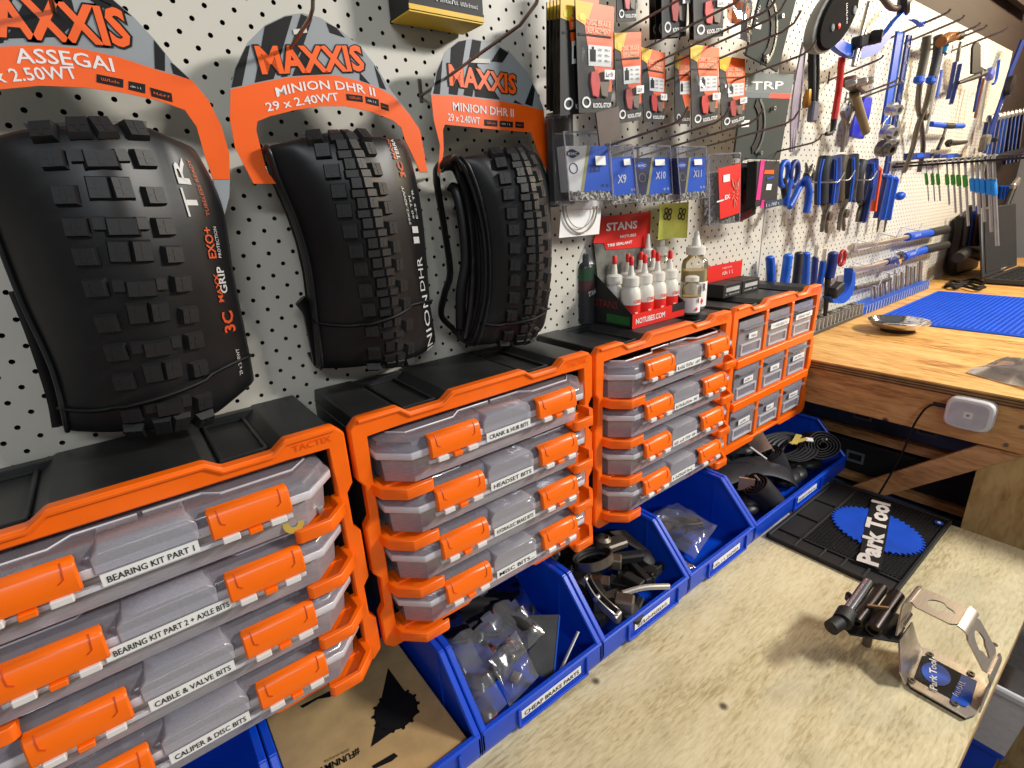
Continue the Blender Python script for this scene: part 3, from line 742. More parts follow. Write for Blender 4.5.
T1 = [((-40, 148), (33, 130), (142, 128), (195, 150)), ((-15, 215), (60, 205), (164, 205), (222, 205)), ((18, 300), (86, 285), (187, 280), (234, 275)),
      ((50, 370), (112, 365), (202, 350), (246, 335)), ((64, 428), (128, 430), (210, 415), (254, 380))]
D1 = [(-0.055, -0.078, -0.058), (-0.050, -0.092, -0.058), (-0.045, -0.092, -0.055), (-0.045, -0.082, -0.050), (-0.042, -0.070, -0.042)]
beadsL = [(0.8, (0.004, 0.004, 0), 0.0035), (1.2, (0.000, -0.002, 0), 0.0022), (0.2, (0.004, 0.006, 0), 0.003), (7.2, (-0.002, -0.001, 0), 0.0022), (7.9, (-0.004, 0.006, 0), 0.0035)]
t1, S1 = tyre('wide folded tyre under the assegai header card', T1, D1, tread(13, 3.0, 5.0, 0.12, 0.90, 0), 0.74, 1.28, beadsL)
def at(t): return t
ORT = M('orange_sidewall_print', (214, 84, 36), 0.5); WHT = M('white_sidewall_print', (214, 214, 210), 0.5)
sidewall_text(t1, S1, 'TR', 6.05, 0.36, 0.23, 0.0125, WHT, 0.01)
sidewall_text(t1, S1, 'TUBELESS READY', 6.32, 0.36, 0.23, 0.0032, ORT)
sidewall_text(t1, S1, 'EXO+', 6.25, 0.455, 0.385, 0.0085, ORT, 0.02)
sidewall_text(t1, S1, 'PROTECTION', 6.42, 0.455, 0.385, 0.0032, WHT)
sidewall_text(t1, S1, 'MAXX', 6.2, 0.56, 0.49, 0.006, ORT, 0.02); sidewall_text(t1, S1, 'GRIP', 6.4, 0.54, 0.475, 0.0075, WHT, 0.02)
sidewall_text(t1, S1, '3C', 6.4, 0.64, 0.585, 0.012, ORT, 0.03)
sidewall_text(t1, S1, '29 x 2.50WT', 6.4, 0.76, 0.69, 0.0035, WHT)
sidewall_text(t1, S1, 'A', 6.7, 0.92, 0.87, 0.012, WHT, 0.0)

g = lambda x, y: (250 + 0.3387 * x, 120 + 0.3387 * y)
T2 = [(g(40, 82), g(168, 52), g(340, 46), g(450, 62)), (g(72, 170), g(228, 160), g(378, 155), g(487, 160)), (g(128, 300), g(270, 300), g(416, 290), g(510, 290)),
      (g(165, 430), g(312, 440), g(440, 425), g(522, 415)), (g(183, 570), g(338, 580), g(464, 560), g(532, 540)), (g(200, 728), g(352, 722), g(474, 705), g(547, 655))]
D2 = [(-0.062, -0.080, -0.060), (-0.058, -0.094, -0.062), (-0.052, -0.096, -0.060), (-0.050, -0.092, -0.055), (-0.046, -0.082, -0.050), (-0.040, -0.068, -0.042)]
t2, S2 = tyre('folded tyre between the two other tyres, sidewall lettering reading upward', T2, D2, tread(15, 3.0, 5.0, 0.10, 0.93, 1), 0.72, 1.2, beadsL)
sidewall_text(t2, S2, 'MINION', 6.45, 0.90, 0.68, 0.0115, WHT, 0.0)
sidewall_text(t2, S2, 'DHR', 6.35, 0.665, 0.555, 0.0115, WHT, 0.0)
sidewall_text(t2, S2, 'II', 6.3, 0.51, 0.455, 0.0115, WHT, 0.03)
sidewall_text(t2, S2, '29X2.40WT', 5.95, 0.45, 0.33, 0.0036, WHT); sidewall_text(t2, S2, '60 TPI', 6.2, 0.43, 0.36, 0.0036, WHT); sidewall_text(t2, S2, 'E-25 TR', 6.4, 0.43, 0.34, 0.0036, WHT)
sidewall_text(t2, S2, '3C', 6.2, 0.30, 0.25, 0.008, ORT, 0.03); sidewall_text(t2, S2, 'MAXX', 6.0, 0.24, 0.16, 0.004, ORT, 0.02); sidewall_text(t2, S2, 'TERRA', 6.2, 0.24, 0.16, 0.005, WHT, 0.02)

g = lambda x, y: (420 + 0.2734 * x, 140 + 0.2734 * y)
T3 = [(g(135, 66), g(262, 48), g(380, 36), g(420, 48)), (g(188, 165), g(300, 150), g(428, 140), g(462, 140)), (g(225, 300), g(328, 300), g(455, 290), g(475, 290)),
      (g(240, 430), g(336, 450), g(464, 440), g(474, 440)), (g(235, 590), g(330, 600), g(452, 590), g(464, 590)), (g(190, 745), g(302, 738), g(402, 725), g(446, 680))]
D3 = [(-0.082, -0.090, -0.055), (-0.086, -0.108, -0.060), (-0.086, -0.112, -0.062), (-0.084, -0.110, -0.060), (-0.078, -0.100, -0.055), (-0.066, -0.080, -0.045)]
t3, S3 = tyre('folded tyre seen edge on, hanging beside the retail packs', T3, D3, tread(15, 2.9, 5.1, 0.10, 0.93, 1), 0.76, 1.2,
              [(0.9, (0, -0.002, 0), 0.003), (1.25, (0, -0.003, 0), 0.002), (0.5, (0, 0.01, 0), 0.003), (7.2, (-0.002, -0.002, 0), 0.002), (7.9, (0, 0.006, 0), 0.003)])
# the open folds seen on its near side
def fold(t, pts, ys, rr):
    path = [PY(u, v, y) for (u, v), y in zip(pts, ys)]; sm = []
    for i in range(len(path) - 1):
        for k in range(6): sm.append(catmull(path[max(i - 1, 0)], path[i], path[i + 1], path[min(i + 2, len(path) - 1)], k / 6))
    obj('side_fold', MB().tube(sm + [path[-1]], rr, 8, flat=0.45), RUBBER, t, smooth=60)
fold(t3, [g(120, 70), g(75, 90), g(60, 140), g(85, 300), g(110, 480), g(90, 560), g(78, 640), g(120, 690)], [-.07, -.055, -.05, -.045, -.045, -.04, -.035, -.04], 0.009)
fold(t3, [g(110, 170), g(135, 190), g(158, 300), g(168, 440), g(150, 560), g(150, 690)], [-.05, -.06, -.065, -.065, -.06, -.055], 0.007)
fold(t3, [g(150, 120), g(180, 250), g(195, 430), g(185, 600), g(165, 720)], [-.07, -.075, -.072, -.068, -.06], 0.010)
sidewall_text(t3, S3, 'MINION', 6.5, 0.92, 0.74, 0.0085, WHT)
# loops of casing at the back of the other two
fold(t2, [(300, 300), (308, 312), (312, 330), (316, 350), (318, 362)], [-.03, -.03, -.028, -.026, -.024], 0.010)
fold(t1, [(20, 290), (36, 330), (50, 372), (58, 400), (62, 424)], [-.03, -.03, -.028, -.026, -.024], 0.010)

# ================================================================== header cards
def outline_clip(pts): return pts
def header_card(label, y, outer, band, stripes, logo, lines, icons, slot):
    c = thing('header_card', label, 'card', PY(*outer[0], y), 'tyre header cards')
    obj('card', MB().prism(pyl(outer, y), (0, 0.0009, 0)), GREYC, c)
    obj('orange_band', MB().prism(pyl(band, y - 0.0006), (0, 0.0005, 0)), ORANGEM, c)
    for s in stripes: obj('black_stripe', MB().prism(pyl(s, y - 0.0005), (0, 0.0004, 0)), BLACKT, c)
    w_, p0, p1, up0, sz = logo
    a = PY(*p0, y - 0.0006); b_ = PY(*p1, y - 0.0006); u_ = PY(*up0, y - 0.0006) - a
    obj('logo_outline', text_mb(w_, a - V((0.001, 0, 0)), b_ + V((0.001, 0, 0)), u_, sz, 0.075, 0.0002), BLACKT, c, smooth=0)
    obj('logo_lettering', text_mb(w_, a + V((0.001, -0.0002, 0)), b_ + V((-0.001, -0.0002, 0)), u_, sz, 0.035, 0.0002), ORANGEM, c, smooth=0)
    for w_, p0, p1, h, bold, arc in lines:
        a = PY(*p0, y - 0.0010); b_ = PY(*p1, y - 0.0010)
        obj('lettering', text_mb(w_, a, b_, ZUP, h, bold, 0.0002, arc=arc), WHITE, c, smooth=0)
    for i, q in enumerate(icons):
        ic = obj('print_badge', MB().prism(pyl(q, y - 0.0011), (0, 0.0004, 0)), BLACKT, c)
        m_ = [(q[0][k] + q[3][k]) / 2 for k in (0, 1)]; n_ = [(q[1][k] + q[2][k]) / 2 for k in (0, 1)]
        L_ = [m_[k] + (n_[k] - m_[k]) * 0.12 + (q[3][k] - q[0][k]) * 0.18 for k in (0, 1)]; R_ = [m_[k] + (n_[k] - m_[k]) * 0.88 + (q[3][k] - q[0][k]) * 0.18 for k in (0, 1)]
        obj('badge_print', scribble(PY(*L_, y - 0.0014), PY(*R_, y - 0.0014), ZUP, (PY(*L_, y) - PY(*R_, y)).length * 0.16, None, 0, i + 4), ORANGEM if i != 1 else WHITE, ic, smooth=0)
    if slot: obj('hang_slot', MB().prism(pyl(slot, y - 0.0012), (0, 0.0004, 0)), PEG, c)
    return c
# card 1 (partly out of frame on the left)
g = lambda x, y: (x / 3, y / 3)
o1 = [g(690, 540), g(688, 460), g(665, 380), g(625, 300), g(575, 240), g(520, 190), g(465, 120), g(400, 50), g(330, -10), g(250, -60), g(150, -95), g(40, -110), g(-80, -100), g(-200, -60), g(-300, 10), g(-360, 110), g(-400, 240), g(-420, 420), g(-400, 640), g(-330, 640), g(-340, 480), g(-320, 350), g(-220, 315), g(-100, 285), g(0, 268), g(120, 257), g(250, 262), g(370, 278), g(480, 303), g(555, 330), g(590, 380), g(612, 460), g(640, 540), g(650, 600), g(655, 662), g(675, 640), g(688, 590)]
b1 = [g(690, 538), g(688, 460), g(665, 380), g(625, 300), g(575, 240), g(480, 213), g(360, 172), g(240, 145), g(120, 135), g(0, 140), g(-120, 152), g(-260, 180), g(-390, 225), g(-418, 420), g(-405, 560), g(-332, 560), g(-340, 480), g(-320, 350), g(-220, 315), g(-100, 285), g(0, 268), g(120, 257), g(250, 262), g(370, 278), g(480, 303), g(555, 330), g(590, 380), g(612, 460), g(640, 538)]
st1 = [[g(180, 110), g(230, 60), g(200, -60), g(150, -93), g(120, -98), g(20, 115)], [g(-40, 135), g(10, 128), g(60, -108), g(0, -108)], [g(465, 205), g(495, 213), g(495, 160), g(462, 120)], [g(520, 220), g(570, 238), g(520, 192), g(512, 188)], [g(215, -40), g(300, 20), g(380, 35), g(395, 48), g(330, -8), g(250, -58)], [g(-250, 170), g(-180, 155), g(-100, -90), g(-190, -58)]]
c1 = header_card('header card reading assegai above the widest tyre', -0.052, o1, b1, st1, ('MAXXIS', g(-130, 95), g(402, 138), g(-130, 0), 0.0255),
    [('ASSEGAI', g(50, 190), g(345, 216), 0.0098, 0.012, 0.002), ('29 x 2.50WT', g(-90, 258), g(237, 236), 0.0086, 0.012, 0.001)],
    [[g(290, 222), g(370, 238), g(370, 263), g(290, 246)], [g(386, 243), g(436, 253), g(436, 280), g(386, 268)], [g(450, 262), g(515, 280), g(518, 306), g(455, 288)]], None)
# card 2
g = lambda x, y: (220 + 0.25 * x, 0.25 * y)
o2 = [g(135, 735), g(60, 590), g(40, 480), g(42, 350), g(60, 270), g(110, 170), g(180, 100), g(260, 62), g(330, 52), g(400, 70), g(480, 120), g(560, 185), g(620, 260), g(690, 370), g(760, 460), g(800, 520), g(815, 600), g(830, 690), g(800, 690), g(770, 620), g(740, 560), g(725, 510), g(690, 480), g(600, 445), g(500, 425), g(400, 425), g(300, 440), g(200, 465), g(150, 485), g(145, 520), g(165, 600), g(185, 680), g(225, 735)]
b2 = [g(135, 735), g(60, 590), g(40, 480), g(42, 358), g(150, 332), g(260, 312), g(380, 300), g(470, 302), g(560, 325), g(640, 355), g(690, 382), g(760, 460), g(800, 520), g(815, 600), g(830, 688), g(800, 688), g(770, 620), g(740, 560), g(725, 510), g(690, 480), g(600, 445), g(500, 425), g(400, 425), g(300, 440), g(200, 465), g(150, 485), g(145, 520), g(165, 600), g(185, 680), g(225, 735)]
st2 = [[g(140, 330), g(215, 315), g(290, 62), g(260, 66), g(180, 105)], [g(46, 350), g(88, 342), g(120, 180), g(105, 185), g(62, 275)], [g(245, 308), g(270, 305), g(330, 190), g(370, 75), g(325, 56)], [g(290, 303), g(420, 296), g(370, 220), g(330, 200)], [g(440, 130), g(500, 150), g(465, 110), g(425, 90)], [g(640, 350), g(665, 358), g(640, 300), g(618, 262)], [g(560, 320), g(600, 335), g(560, 290)]]
c2 = header_card('header card reading minion above the tyre with upward lettering', -0.056, o2, b2, st2, ('MAXXIS', g(163, 292), g(585, 280), g(170, 200), 0.0215),
    [('MINION DHR II', g(228, 388), g(622, 386), 0.0078, 0.012, 0.0068), ('29 x 2.40WT', g(190, 446), g(478, 402), 0.0072, 0.012, 0.001)],
    [[g(505, 375), g(570, 383), g(572, 408), g(508, 400)], [g(582, 385), g(635, 398), g(637, 425), g(585, 412)], [g(643, 410), g(674, 420), g(676, 444), g(646, 434)]], [g(292, 118), g(345, 112), g(350, 130), g(296, 138)])
# card 3
g = lambda x, y: (400 + 0.25 * x, 0.25 * y)
o3 = [g(150, 700), g(160, 580), g(135, 480), g(122, 380), g(145, 290), g(180, 210), g(230, 165), g(290, 155), g(370, 170), g(440, 210), g(510, 290), g(550, 370), g(575, 440), g(588, 560), g(600, 690), g(580, 670), g(545, 590), g(525, 530), g(400, 520), g(280, 508), g(180, 498), g(172, 520), g(175, 600), g(160, 710)]
b3 = [g(152, 690), g(160, 580), g(135, 480), g(124, 378), g(250, 385), g(400, 405), g(500, 422), g(574, 442), g(588, 560), g(600, 688), g(580, 670), g(545, 590), g(525, 530), g(400, 520), g(280, 508), g(180, 498), g(172, 520), g(175, 600), g(160, 700)]
st3 = [[g(196, 375), g(230, 380), g(265, 160), g(235, 166), g(205, 190)], [g(134, 374), g(160, 376), g(170, 240), g(150, 285)], [g(255, 380), g(290, 386), g(325, 165), g(290, 158)], [g(300, 386), g(400, 398), g(340, 300), g(300, 250)], [g(365, 245), g(410, 250), g(435, 212), g(400, 190)], [g(500, 415), g(530, 425), g(540, 360), g(530, 335)], [g(455, 410), g(490, 418), g(460, 400)]]
c3 = header_card('header card reading minion on the tyre beside the retail packs', -0.060, o3, b3, st3, ('MAXXIS', g(195, 338), g(468, 375), g(205, 262), 0.0205),
    [('MINION DHR II', g(212, 442), g(455, 468), 0.0090, 0.012, 0.0), ('29 x 2.40WT', g(192, 482), g(320, 498), 0.0078, 0.012, 0.0)],
    [[g(338, 478), g(390, 482), g(390, 506), g(338, 502)], [g(400, 483), g(452, 487), g(452, 510), g(400, 506)], [g(462, 486), g(496, 489), g(496, 513), g(462, 510)]], [g(280, 232), g(360, 236), g(360, 254), g(280, 250)])

# ---- pegboard hooks
def hook(kink, yk=-0.20, label='', up=0.018, rise=0.13, r=0.0017, group='long wire display hooks', base_y=0.0):
    p = PY(*kink, yk); b_ = V((p.x, 0.0, p.z - rise * abs(yk)))
    h = thing('display_hook', label, 'hook', b_, group)
    path = [b_ + V((0, 0.004, 0)), b_, b_.lerp(p, 0.5), p]
    if up: path += [p + V((0, -up * 0.8, up * 0.35)), p + V((0, -up * 1.2, up))]
    obj('rod', MB().tube(path, r, 8), WIRE, h, smooth=60)
    obj('base_bracket', MB().box(b_ + V((0, -0.001, 0.006)), (0.005, 0.002, 0.026)), WIRE, h, 0.0006)
    return h
hook((310, 18), -0.12, 'wire hook passing through the minion card slot of the middle tyre', 0.012)
hook((520, 25), -0.20, 'wire hook through the header card of the edge-on tyre', 0.03)
hook((40, -52), -0.14, 'wire hook through the assegai header card', 0.012)

# ================================================================== retail packs on the hooks
# box on a shelf hook, top centre-left
g = lambda x, y: (380 + 0.1758 * x, 0.1758 * y)
def px_box(name, front, y, depth, mats, label, cat, group=None):
    """a carton whose front outline is given at depth y; goes back towards the wall by depth"""
    t = thing(name, label, cat, PY(*front[-1], y), group)
    obj('carton', MB().prism(pyl(front, y), (0, depth, 0)), mats, t, 0.0008)
    return t
y = -0.050
A = PY(409, 9, y); B = PY(484, 24, y)
t = thing('parts_box', 'black and yellow carton on the pegboard above the third tyre', 'box', (A.x, y, A.z))
zb = A.z; W_ = (B.x - A.x); H_ = 0.055
obj('carton', MB().box((A.x + W_ / 2, y + 0.023, zb + H_ / 2), (W_, 0.046, H_)), BLACKM, t, 0.0006)
obj('yellow_base', MB().box((A.x + W_ / 2, y + 0.023, zb - 0.0007), (W_ - 0.001, 0.045, 0.0014)), YELLOW, t)
obj('yellow_border', MB().box((A.x + W_ / 2, y - 0.0004, zb + 0.003), (W_, 0.0008, 0.005)), YELLOW, t)
obj('picture_panel', MB().box((A.x + W_ * 0.62, y - 0.0004, zb + 0.036), (W_ * 0.55, 0.0008, 0.025)), M('photo_print', (120, 104, 92), 0.5, var=0.4, scale=60), t)
obj('lettering', scribble((A.x + W_ * 0.35, y - 0.0006, zb + 0.0125), (A.x + W_ * 0.95, y - 0.0006, zb + 0.0125), ZUP, 0.004, None, 0, 9), WHITE, t, smooth=0)
obj('lettering', scribble((A.x + W_ * 0.2, y - 0.0006, zb + 0.020), (A.x + W_ * 0.8, y - 0.0006, zb + 0.020), ZUP, 0.0025, None, 0, 19), WHITE, t, smooth=0)

# ---- brake pad blister packs
def pad_pack(c0, c1, c2, c3, y, label, seed, style=0, group='orange and black brake pad packs', full=True):
    """corner pixels: top left, top right, bottom right, bottom left at depth y"""
    P = [PY(*c, y) for c in (c0, c1, c2, c3)]
    def at(s, t, o=0.0):
        return P[0].lerp(P[1], s).lerp(P[3].lerp(P[2], s), t) + V((0, -o, 0))
    def quad(s0, t0, s1, t1, o): return [at(s0, t0, o), at(s1, t0, o), at(s1, t1, o), at(s0, t1, o)]
    pk = thing('brake_pad_pack', label, 'pack', at(0.5, 1), group)
    Wd = (P[1] - P[0]).length; Hh = (P[3] - P[0]).length
    obj('card', MB().prism(quad(0, 0, 1, 1, 0), (0, 0.0012, 0)), BLACKM, pk)
    if style == 2: obj('print_panel', MB().prism(quad(0.05, 0.02, 0.95, 0.30, 0.0004), (0, 0.0003, 0)), M('dark_grey_print', (60, 56, 60), 0.5), pk)
    else:
        obj('orange_panel', MB().prism([at(0.0, 0.0, .0004), at(1, 0, .0004), at(1, 0.80, .0004), at(0.72, 0.80, .0004), at(0.30, 0.42, .0004), at(0.22, 0.20, .0004)], (0, 0.0003, 0)), ORANGEP, pk)
        obj('yellow_panel', MB().prism([at(0.0, 0.0, .0006), at(0.45, 0.0, .0006), at(0.32, 0.14, .0006), at(0.22, 0.20, .0006), at(0.0, 0.16, .0006)], (0, 0.0002, 0)), YELLOW, pk)
        obj('yellow_star', MB().prism([at(0.16 + 0.09 * math.cos(a), 0.135 + 0.035 * math.sin(a), .001) for a in [k * math.pi / 4 for k in range(8)]], (0, 0.0003, 0)), M('star_yellow', (240, 222, 40), 0.5), pk)
        m = text_mb('DISC BRAKE', at(0.28, 0.195, .0009), at(0.90, 0.195, .0009), ZUP, Hh * 0.052, 0.02)
        text_mb('REPLACEMENT', at(0.28, 0.265, .0009), at(0.90, 0.265, .0009), ZUP, Hh * 0.050, 0.02, mb=m)
        obj('lettering', m, M('cream_print', (238, 200, 160), 0.5), pk, smooth=0)
        obj('black_rule', MB().prism(quad(0.05, 0.275, 0.93, 0.295, 0.0007), (0, 0.0002, 0)), BLACKT, pk)
        lb = obj('spec_label', MB().prism(quad(0.30, 0.37, 0.95, 0.56, 0.0008), (0, 0.0003, 0)), WHITE, pk)
        m = MB().prism(quad(0.34, 0.41, 0.50, 0.52, 0.0011), (0, 0.0002, 0)); m.prism(quad(0.39, 0.385, 0.45, 0.41, 0.0011), (0, 0.0002, 0))
        for q, (s0, s1) in enumerate(((0.56, 0.68), (0.76, 0.92))):
            for tt in (0.42, 0.47, 0.52): scribble(at(s0, tt, .0011), at(s1, tt, .0011), ZUP, Hh * 0.02, m, 0, seed + q)
        obj('spec_print', m, BLACKT, lb, smooth=0)
    obj('maker_lettering', text_mb('KOOL-STOP', at(0.42, 0.955, .0009), at(0.98, 0.955, .0009), ZUP, Hh * 0.045, 0.02), WHITE, pk, smooth=0)
    obj('maker_mark', MB().ring_plate([at(0.22 + 0.13 * math.cos(a), 0.90 + 0.055 * math.sin(a), .0009) for a in [k * math.pi / 6 for k in range(12)]], [at(0.22 + 0.09 * math.cos(a), 0.90 + 0.035 * math.sin(a), .0009) for a in [k * math.pi / 6 for k in range(12)]], (0, 0.0002, 0)), WHITE, pk)
    if full:
        pm = [RED if seed % 2 else M('pad_red', (196, 44, 38), 0.5), M('pad_grey', (120, 104, 86), 0.5)]
        for q in range(2):
            s0 = 0.34 + 0.27 * q
            pts = [at(s0, 0.62, 0.003), at(s0 + 0.20, 0.60, 0.003), at(s0 + 0.27, 0.72, 0.003), at(s0 + 0.22, 0.86, 0.003), at(s0 + 0.04, 0.84, 0.003), at(s0 - 0.02, 0.72, 0.003)]
            obj('brake_pad', MB().prism(pts, (0, 0.002, 0)), pm[q], pk, 0.0004)
        pr = obj('price_sticker', MB().prism(quad(0.66, 0.60, 0.96, 0.69, 0.0068), (0, 0.0003, 0)), WHITE, pk)
        obj('price_print', scribble(at(0.70, 0.67, .0071), at(0.93, 0.67, .0071), ZUP, Hh * 0.045, None, 0, seed + 3), M('grey_print', (120, 120, 120), 0.5), pr, smooth=0)
        bl = MB(); r1 = quad(0.12, 0.34, 0.96, 0.90, 0.0006); r2 = quad(0.18, 0.52, 0.90, 0.86, 0.0065); r3 = quad(0.40, 0.40, 0.88, 0.5, 0.004)
        bl.loft([r1, r2], True, False); bl.add(r2, [(0, 1, 2, 3)])
        obj('blister', bl, BLISTER, pk, 0.0006)
    return pk
# hook far left of the packs: dark packs seen nearly edge on
for k in range(5):
    y = -0.120 + 0.016 * k; o = 9 - k * 4.2
    pad_pack((553 + o * 0.8, -2 + k), (590 + o, -10 + k * 1.5), (586 + o, 112 - k), (553 + o * 0.8, 116 - k * 1.5), y, 'brake pad pack one behind another in the stack nearest the edge-on tyre', 20 + k, 0, 'stacked brake pad packs nearest the tyre', False)
pad_pack((575, 0), (614, 7), (611, 112), (579, 113), -0.128, 'front brake pad pack with red pad and brown card below it', 21)
pad_pack((614, 33), (641, 32), (641, 120), (617, 124), -0.105, 'shiny brake pad pack hung just behind the front one', 22)
pad_pack((641, 47), (665, 53), (664, 122), (644, 122), -0.080, 'brake pad pack with a tilted white spec label', 23)
pad_pack((675, 56), (690, 54), (690, 124), (675, 124), -0.050, 'dull brake pad pack mostly hidden in shade', 26, 0, None, False)
pad_pack((690, 44), (719, 48), (717, 122), (692, 128), -0.110, 'brake pad pack hanging left of the last pad pack, beside the shaded one', 25)
pad_pack((719, 56), (745, 59), (744, 122), (722, 130), -0.090, 'last brake pad pack in the row, next to the grey rotor card', 24)
# packs cut by the top of the picture
pad_pack((616, -60), (636, -60), (636, 21), (617, 22), -0.10, 'dark pad pack high above the shiny brake pad pack', 31, 2)
for k in range(3):
    pad_pack((657 + 6 * k - 8, -70), (690 + 4 * k - 8, -70), (686 + 4 * k - 8, 38 - k), (658 + 6 * k - 8, 40 - k), -0.06 - 0.02 * k, 'high pad pack in the stack over the tilted label', 32 + k, 2, 'high pad packs over the tilted label', k == 2)
for k in range(2):
    pad_pack((688 + 4 * k, -60), (722 + 2 * k, -60), (721 + 2 * k, 36), (690 + 4 * k, 40), -0.10 - 0.015 * k, 'high pad pack beside the amber bag', 36 + k, 2, 'high pad packs beside the amber bag', k == 1)
# amber bag
t = thing('parts_bag', 'amber plastic parts bag beside the high pad packs', 'bag', PY(740, 44, -0.11))
q = pyl([(728, -30), (752, -30), (751, 44), (727, 33)], -0.11)
AMB = MCLEAR('amber_film', (236, 130, 50), 0.55, 0.15, 1.2)
mb = MB(); n = 8; fr = [[q[0].lerp(q[1], i / n).lerp(q[3].lerp(q[2], i / n), j / n) for i in range(n + 1)] for j in range(n + 1)]
for j in range(n + 1):
    for i in range(n + 1):
        b_ = math.sin(math.pi * i / n) * math.sin(math.pi * j / n); fr[j][i] = fr[j][i] + V((0, -0.012 * b_ - 0.004 * noise.noise(V((i * .9, j * .9, 2))), 0))
mb.loft(fr, False); obj('film', mb, AMB, t, smooth=0)
obj('paper_label', MB().prism(pyl([(729, 23), (741, 25), (740, 38), (729, 35)], -0.123), (0, 0.0005, 0)), WHITE, t)
obj('amber_part', MB().box(PY(739, 10, -0.104), (0.03, 0.008, 0.06)), M('amber_part', (190, 96, 40), 0.5), t, 0.002)
# brown backing card
slab('backing_card', [(596, 113), (619, 106), (621, 138), (600, 146)], -0.135, 0.002, BROWNP, None, label='plain brown card hanging below the front brake pad pack', cat='card')
# dark pack hung left, seen through film
slab('parts_card', [(549, 36), (562, 36), (562, 106), (551, 108)], -0.03, 0.002, M('dim_card', (74, 66, 62), 0.5), None, label='dim brown card against the board beside the edge-on tyre', cat='card')
for k, (u, v, yk, lab) in enumerate(((700, -12, -.20, 'upper hook carrying the stacked brake pad packs'), (735, 3, -.20, 'upper hook carrying the tilted-label brake pad pack'), (768, 20, -.20, 'upper hook carrying the pack left of the last pad pack'), (782, 32, -.20, 'upper hook carrying the last brake pad pack'))):
    hook((u, v), yk, lab, 0.02)

# ---- chain packs
def links(quadf, s0, t0, s1, t1, n, seed, o):
    rn = random.Random(seed); m = MB()
    for k in range(n):
        c = quadf(rn.uniform(s0, s1), rn.uniform(t0, t1), o + rn.uniform(0, 0.003)); a = rn.uniform(0, math.pi)
        d = V((math.cos(a), 0, math.sin(a))) * 0.0035; e = V((-math.sin(a), 0, math.cos(a))) * 0.0016
        m.prism([c - d - e, c - d * 0.4 - e * 0.7, c + d * .4 - e * .7, c + d - e, c + d + e, c + d * .4 + e * .7, c - d * .4 + e * .7, c - d + e], (0, 0.0012, 0), 0 if k % 3 else 1)
    return m
def chain_pack(c, y, label, word, logo, left_mat, right_mat, seed, split=0.5, txt=WHITE, depth=0.016):
    P = [PY(*q, y) for q in c]
    def at(s, t, o=0.0): return P[0].lerp(P[1], s).lerp(P[3].lerp(P[2], s), t) + V((0, -o, 0))
    def quad(s0, t0, s1, t1, o): return [at(s0, t0, o), at(s1, t0, o), at(s1, t1, o), at(s0, t1, o)]
    Hh = (P[3] - P[0]).length
    pk = thing('chain_pack', label, 'pack', at(0.5, 1), 'chain packs on the lower hooks')
    # film pouch
    m = MB().prism(quad(-0.03, -0.30, 1.03, 1.20, 0.002), (0, depth + 0.004, 0)); obj('film_pouch', m, BAG, pk, 0.002)
    obj('film_edge', MB().ring_plate(quad(-0.035, -0.305, 1.035, 1.205, 0.0024), quad(-0.01, -0.28, 1.01, 1.185, 0.0024), (0, 0.001, 0)), CLEAR, pk)
    # card sleeve, two colours with a slanted seam
    sl = MB().prism([at(0, 0), at(split + 0.12, 0), at(split - 0.12, 1), at(0, 1)], (0, depth, 0)); obj('sleeve_side', sl, left_mat, pk)
    sl = MB().prism([at(split + 0.12, 0), at(1, 0), at(1, 1), at(split - 0.12, 1)], (0, depth, 0)); obj('sleeve_front', sl, right_mat, pk)
    if left_mat is not right_mat:
        obj('seam_stripe', MB().prism([at(split + 0.05, 0, .0003), at(split + 0.12, 0, .0003), at(split - 0.12, 1, .0003), at(split - 0.19, 1, .0003)], (0, 0.0002, 0)), M('gold_stripe', (196, 190, 120), 0.4), pk)
    obj('chain_links', links(at, 0.02, 1.02, 0.98, 1.16, 70, seed, 0.0), [LINK, LINKD], pk, kind='stuff')
    if word: obj('lettering', text_mb(word[0], at(word[1], word[3], .0006), at(word[2], word[3], .0006), ZUP, Hh * word[4], 0.02), txt, pk, smooth=0)
    if logo:
        s, t_ = logo
        lg = obj('logo_badge', MB().prism([at(s + 0.15 * math.cos(a) * (1.0 + 0.12 * math.cos(4 * a)), t_ + 0.085 * math.sin(a) * (1 + 0.12 * math.cos(4 * a)), .0006) for a in [k * math.pi / 12 for k in range(24)]], (0, 0.0003, 0)), BLUEK if left_mat is NAVY else NAVY, pk)
        obj('logo_lettering', text_mb('KMC', at(s - 0.10, t_ + 0.035, .0009), at(s + 0.10, t_ + 0.035, .0009), ZUP, Hh * 0.06, 0.02), WHITE, lg, smooth=0)
        obj('round_mark', MB().ring_plate([at(s + 0.10 * math.cos(a), t_ + 0.32 + 0.12 * math.sin(a), .0006) for a in [k * math.pi / 8 for k in range(16)]], [at(s + 0.08 * math.cos(a), t_ + 0.32 + 0.10 * math.sin(a), .0006) for a in [k * math.pi / 8 for k in range(16)]], (0, 0.0002, 0)), NAVY if left_mat is WHITE else M('dull_gold', (150, 140, 90), 0.5), pk)
    ps = obj('price_sticker', MB().prism(quad(0.62, 0.22, 0.86, 0.42, 0.0042) if word and word[0] == 'Z8.1' else quad(0.52, 0.06, 0.80, 0.22, 0.0042), (0, 0.0003, 0)), WHITE, pk)
    mk = MB()
    for k in range(2): mk.ring_plate([at(0.80 + 0.11 * k + 0.03 * math.cos(a), 0.87 + 0.035 * math.sin(a), .0006) for a in [q * math.pi / 4 for q in range(8)]], [at(0.80 + 0.11 * k + 0.018 * math.cos(a), 0.87 + 0.02 * math.sin(a), .0006) for a in [q * math.pi / 4 for q in range(8)]], (0, 0.0002, 0))
    obj('small_marks', mk, txt if word and word[0] != 'Z8.1' else NAVY, pk)
    return pk
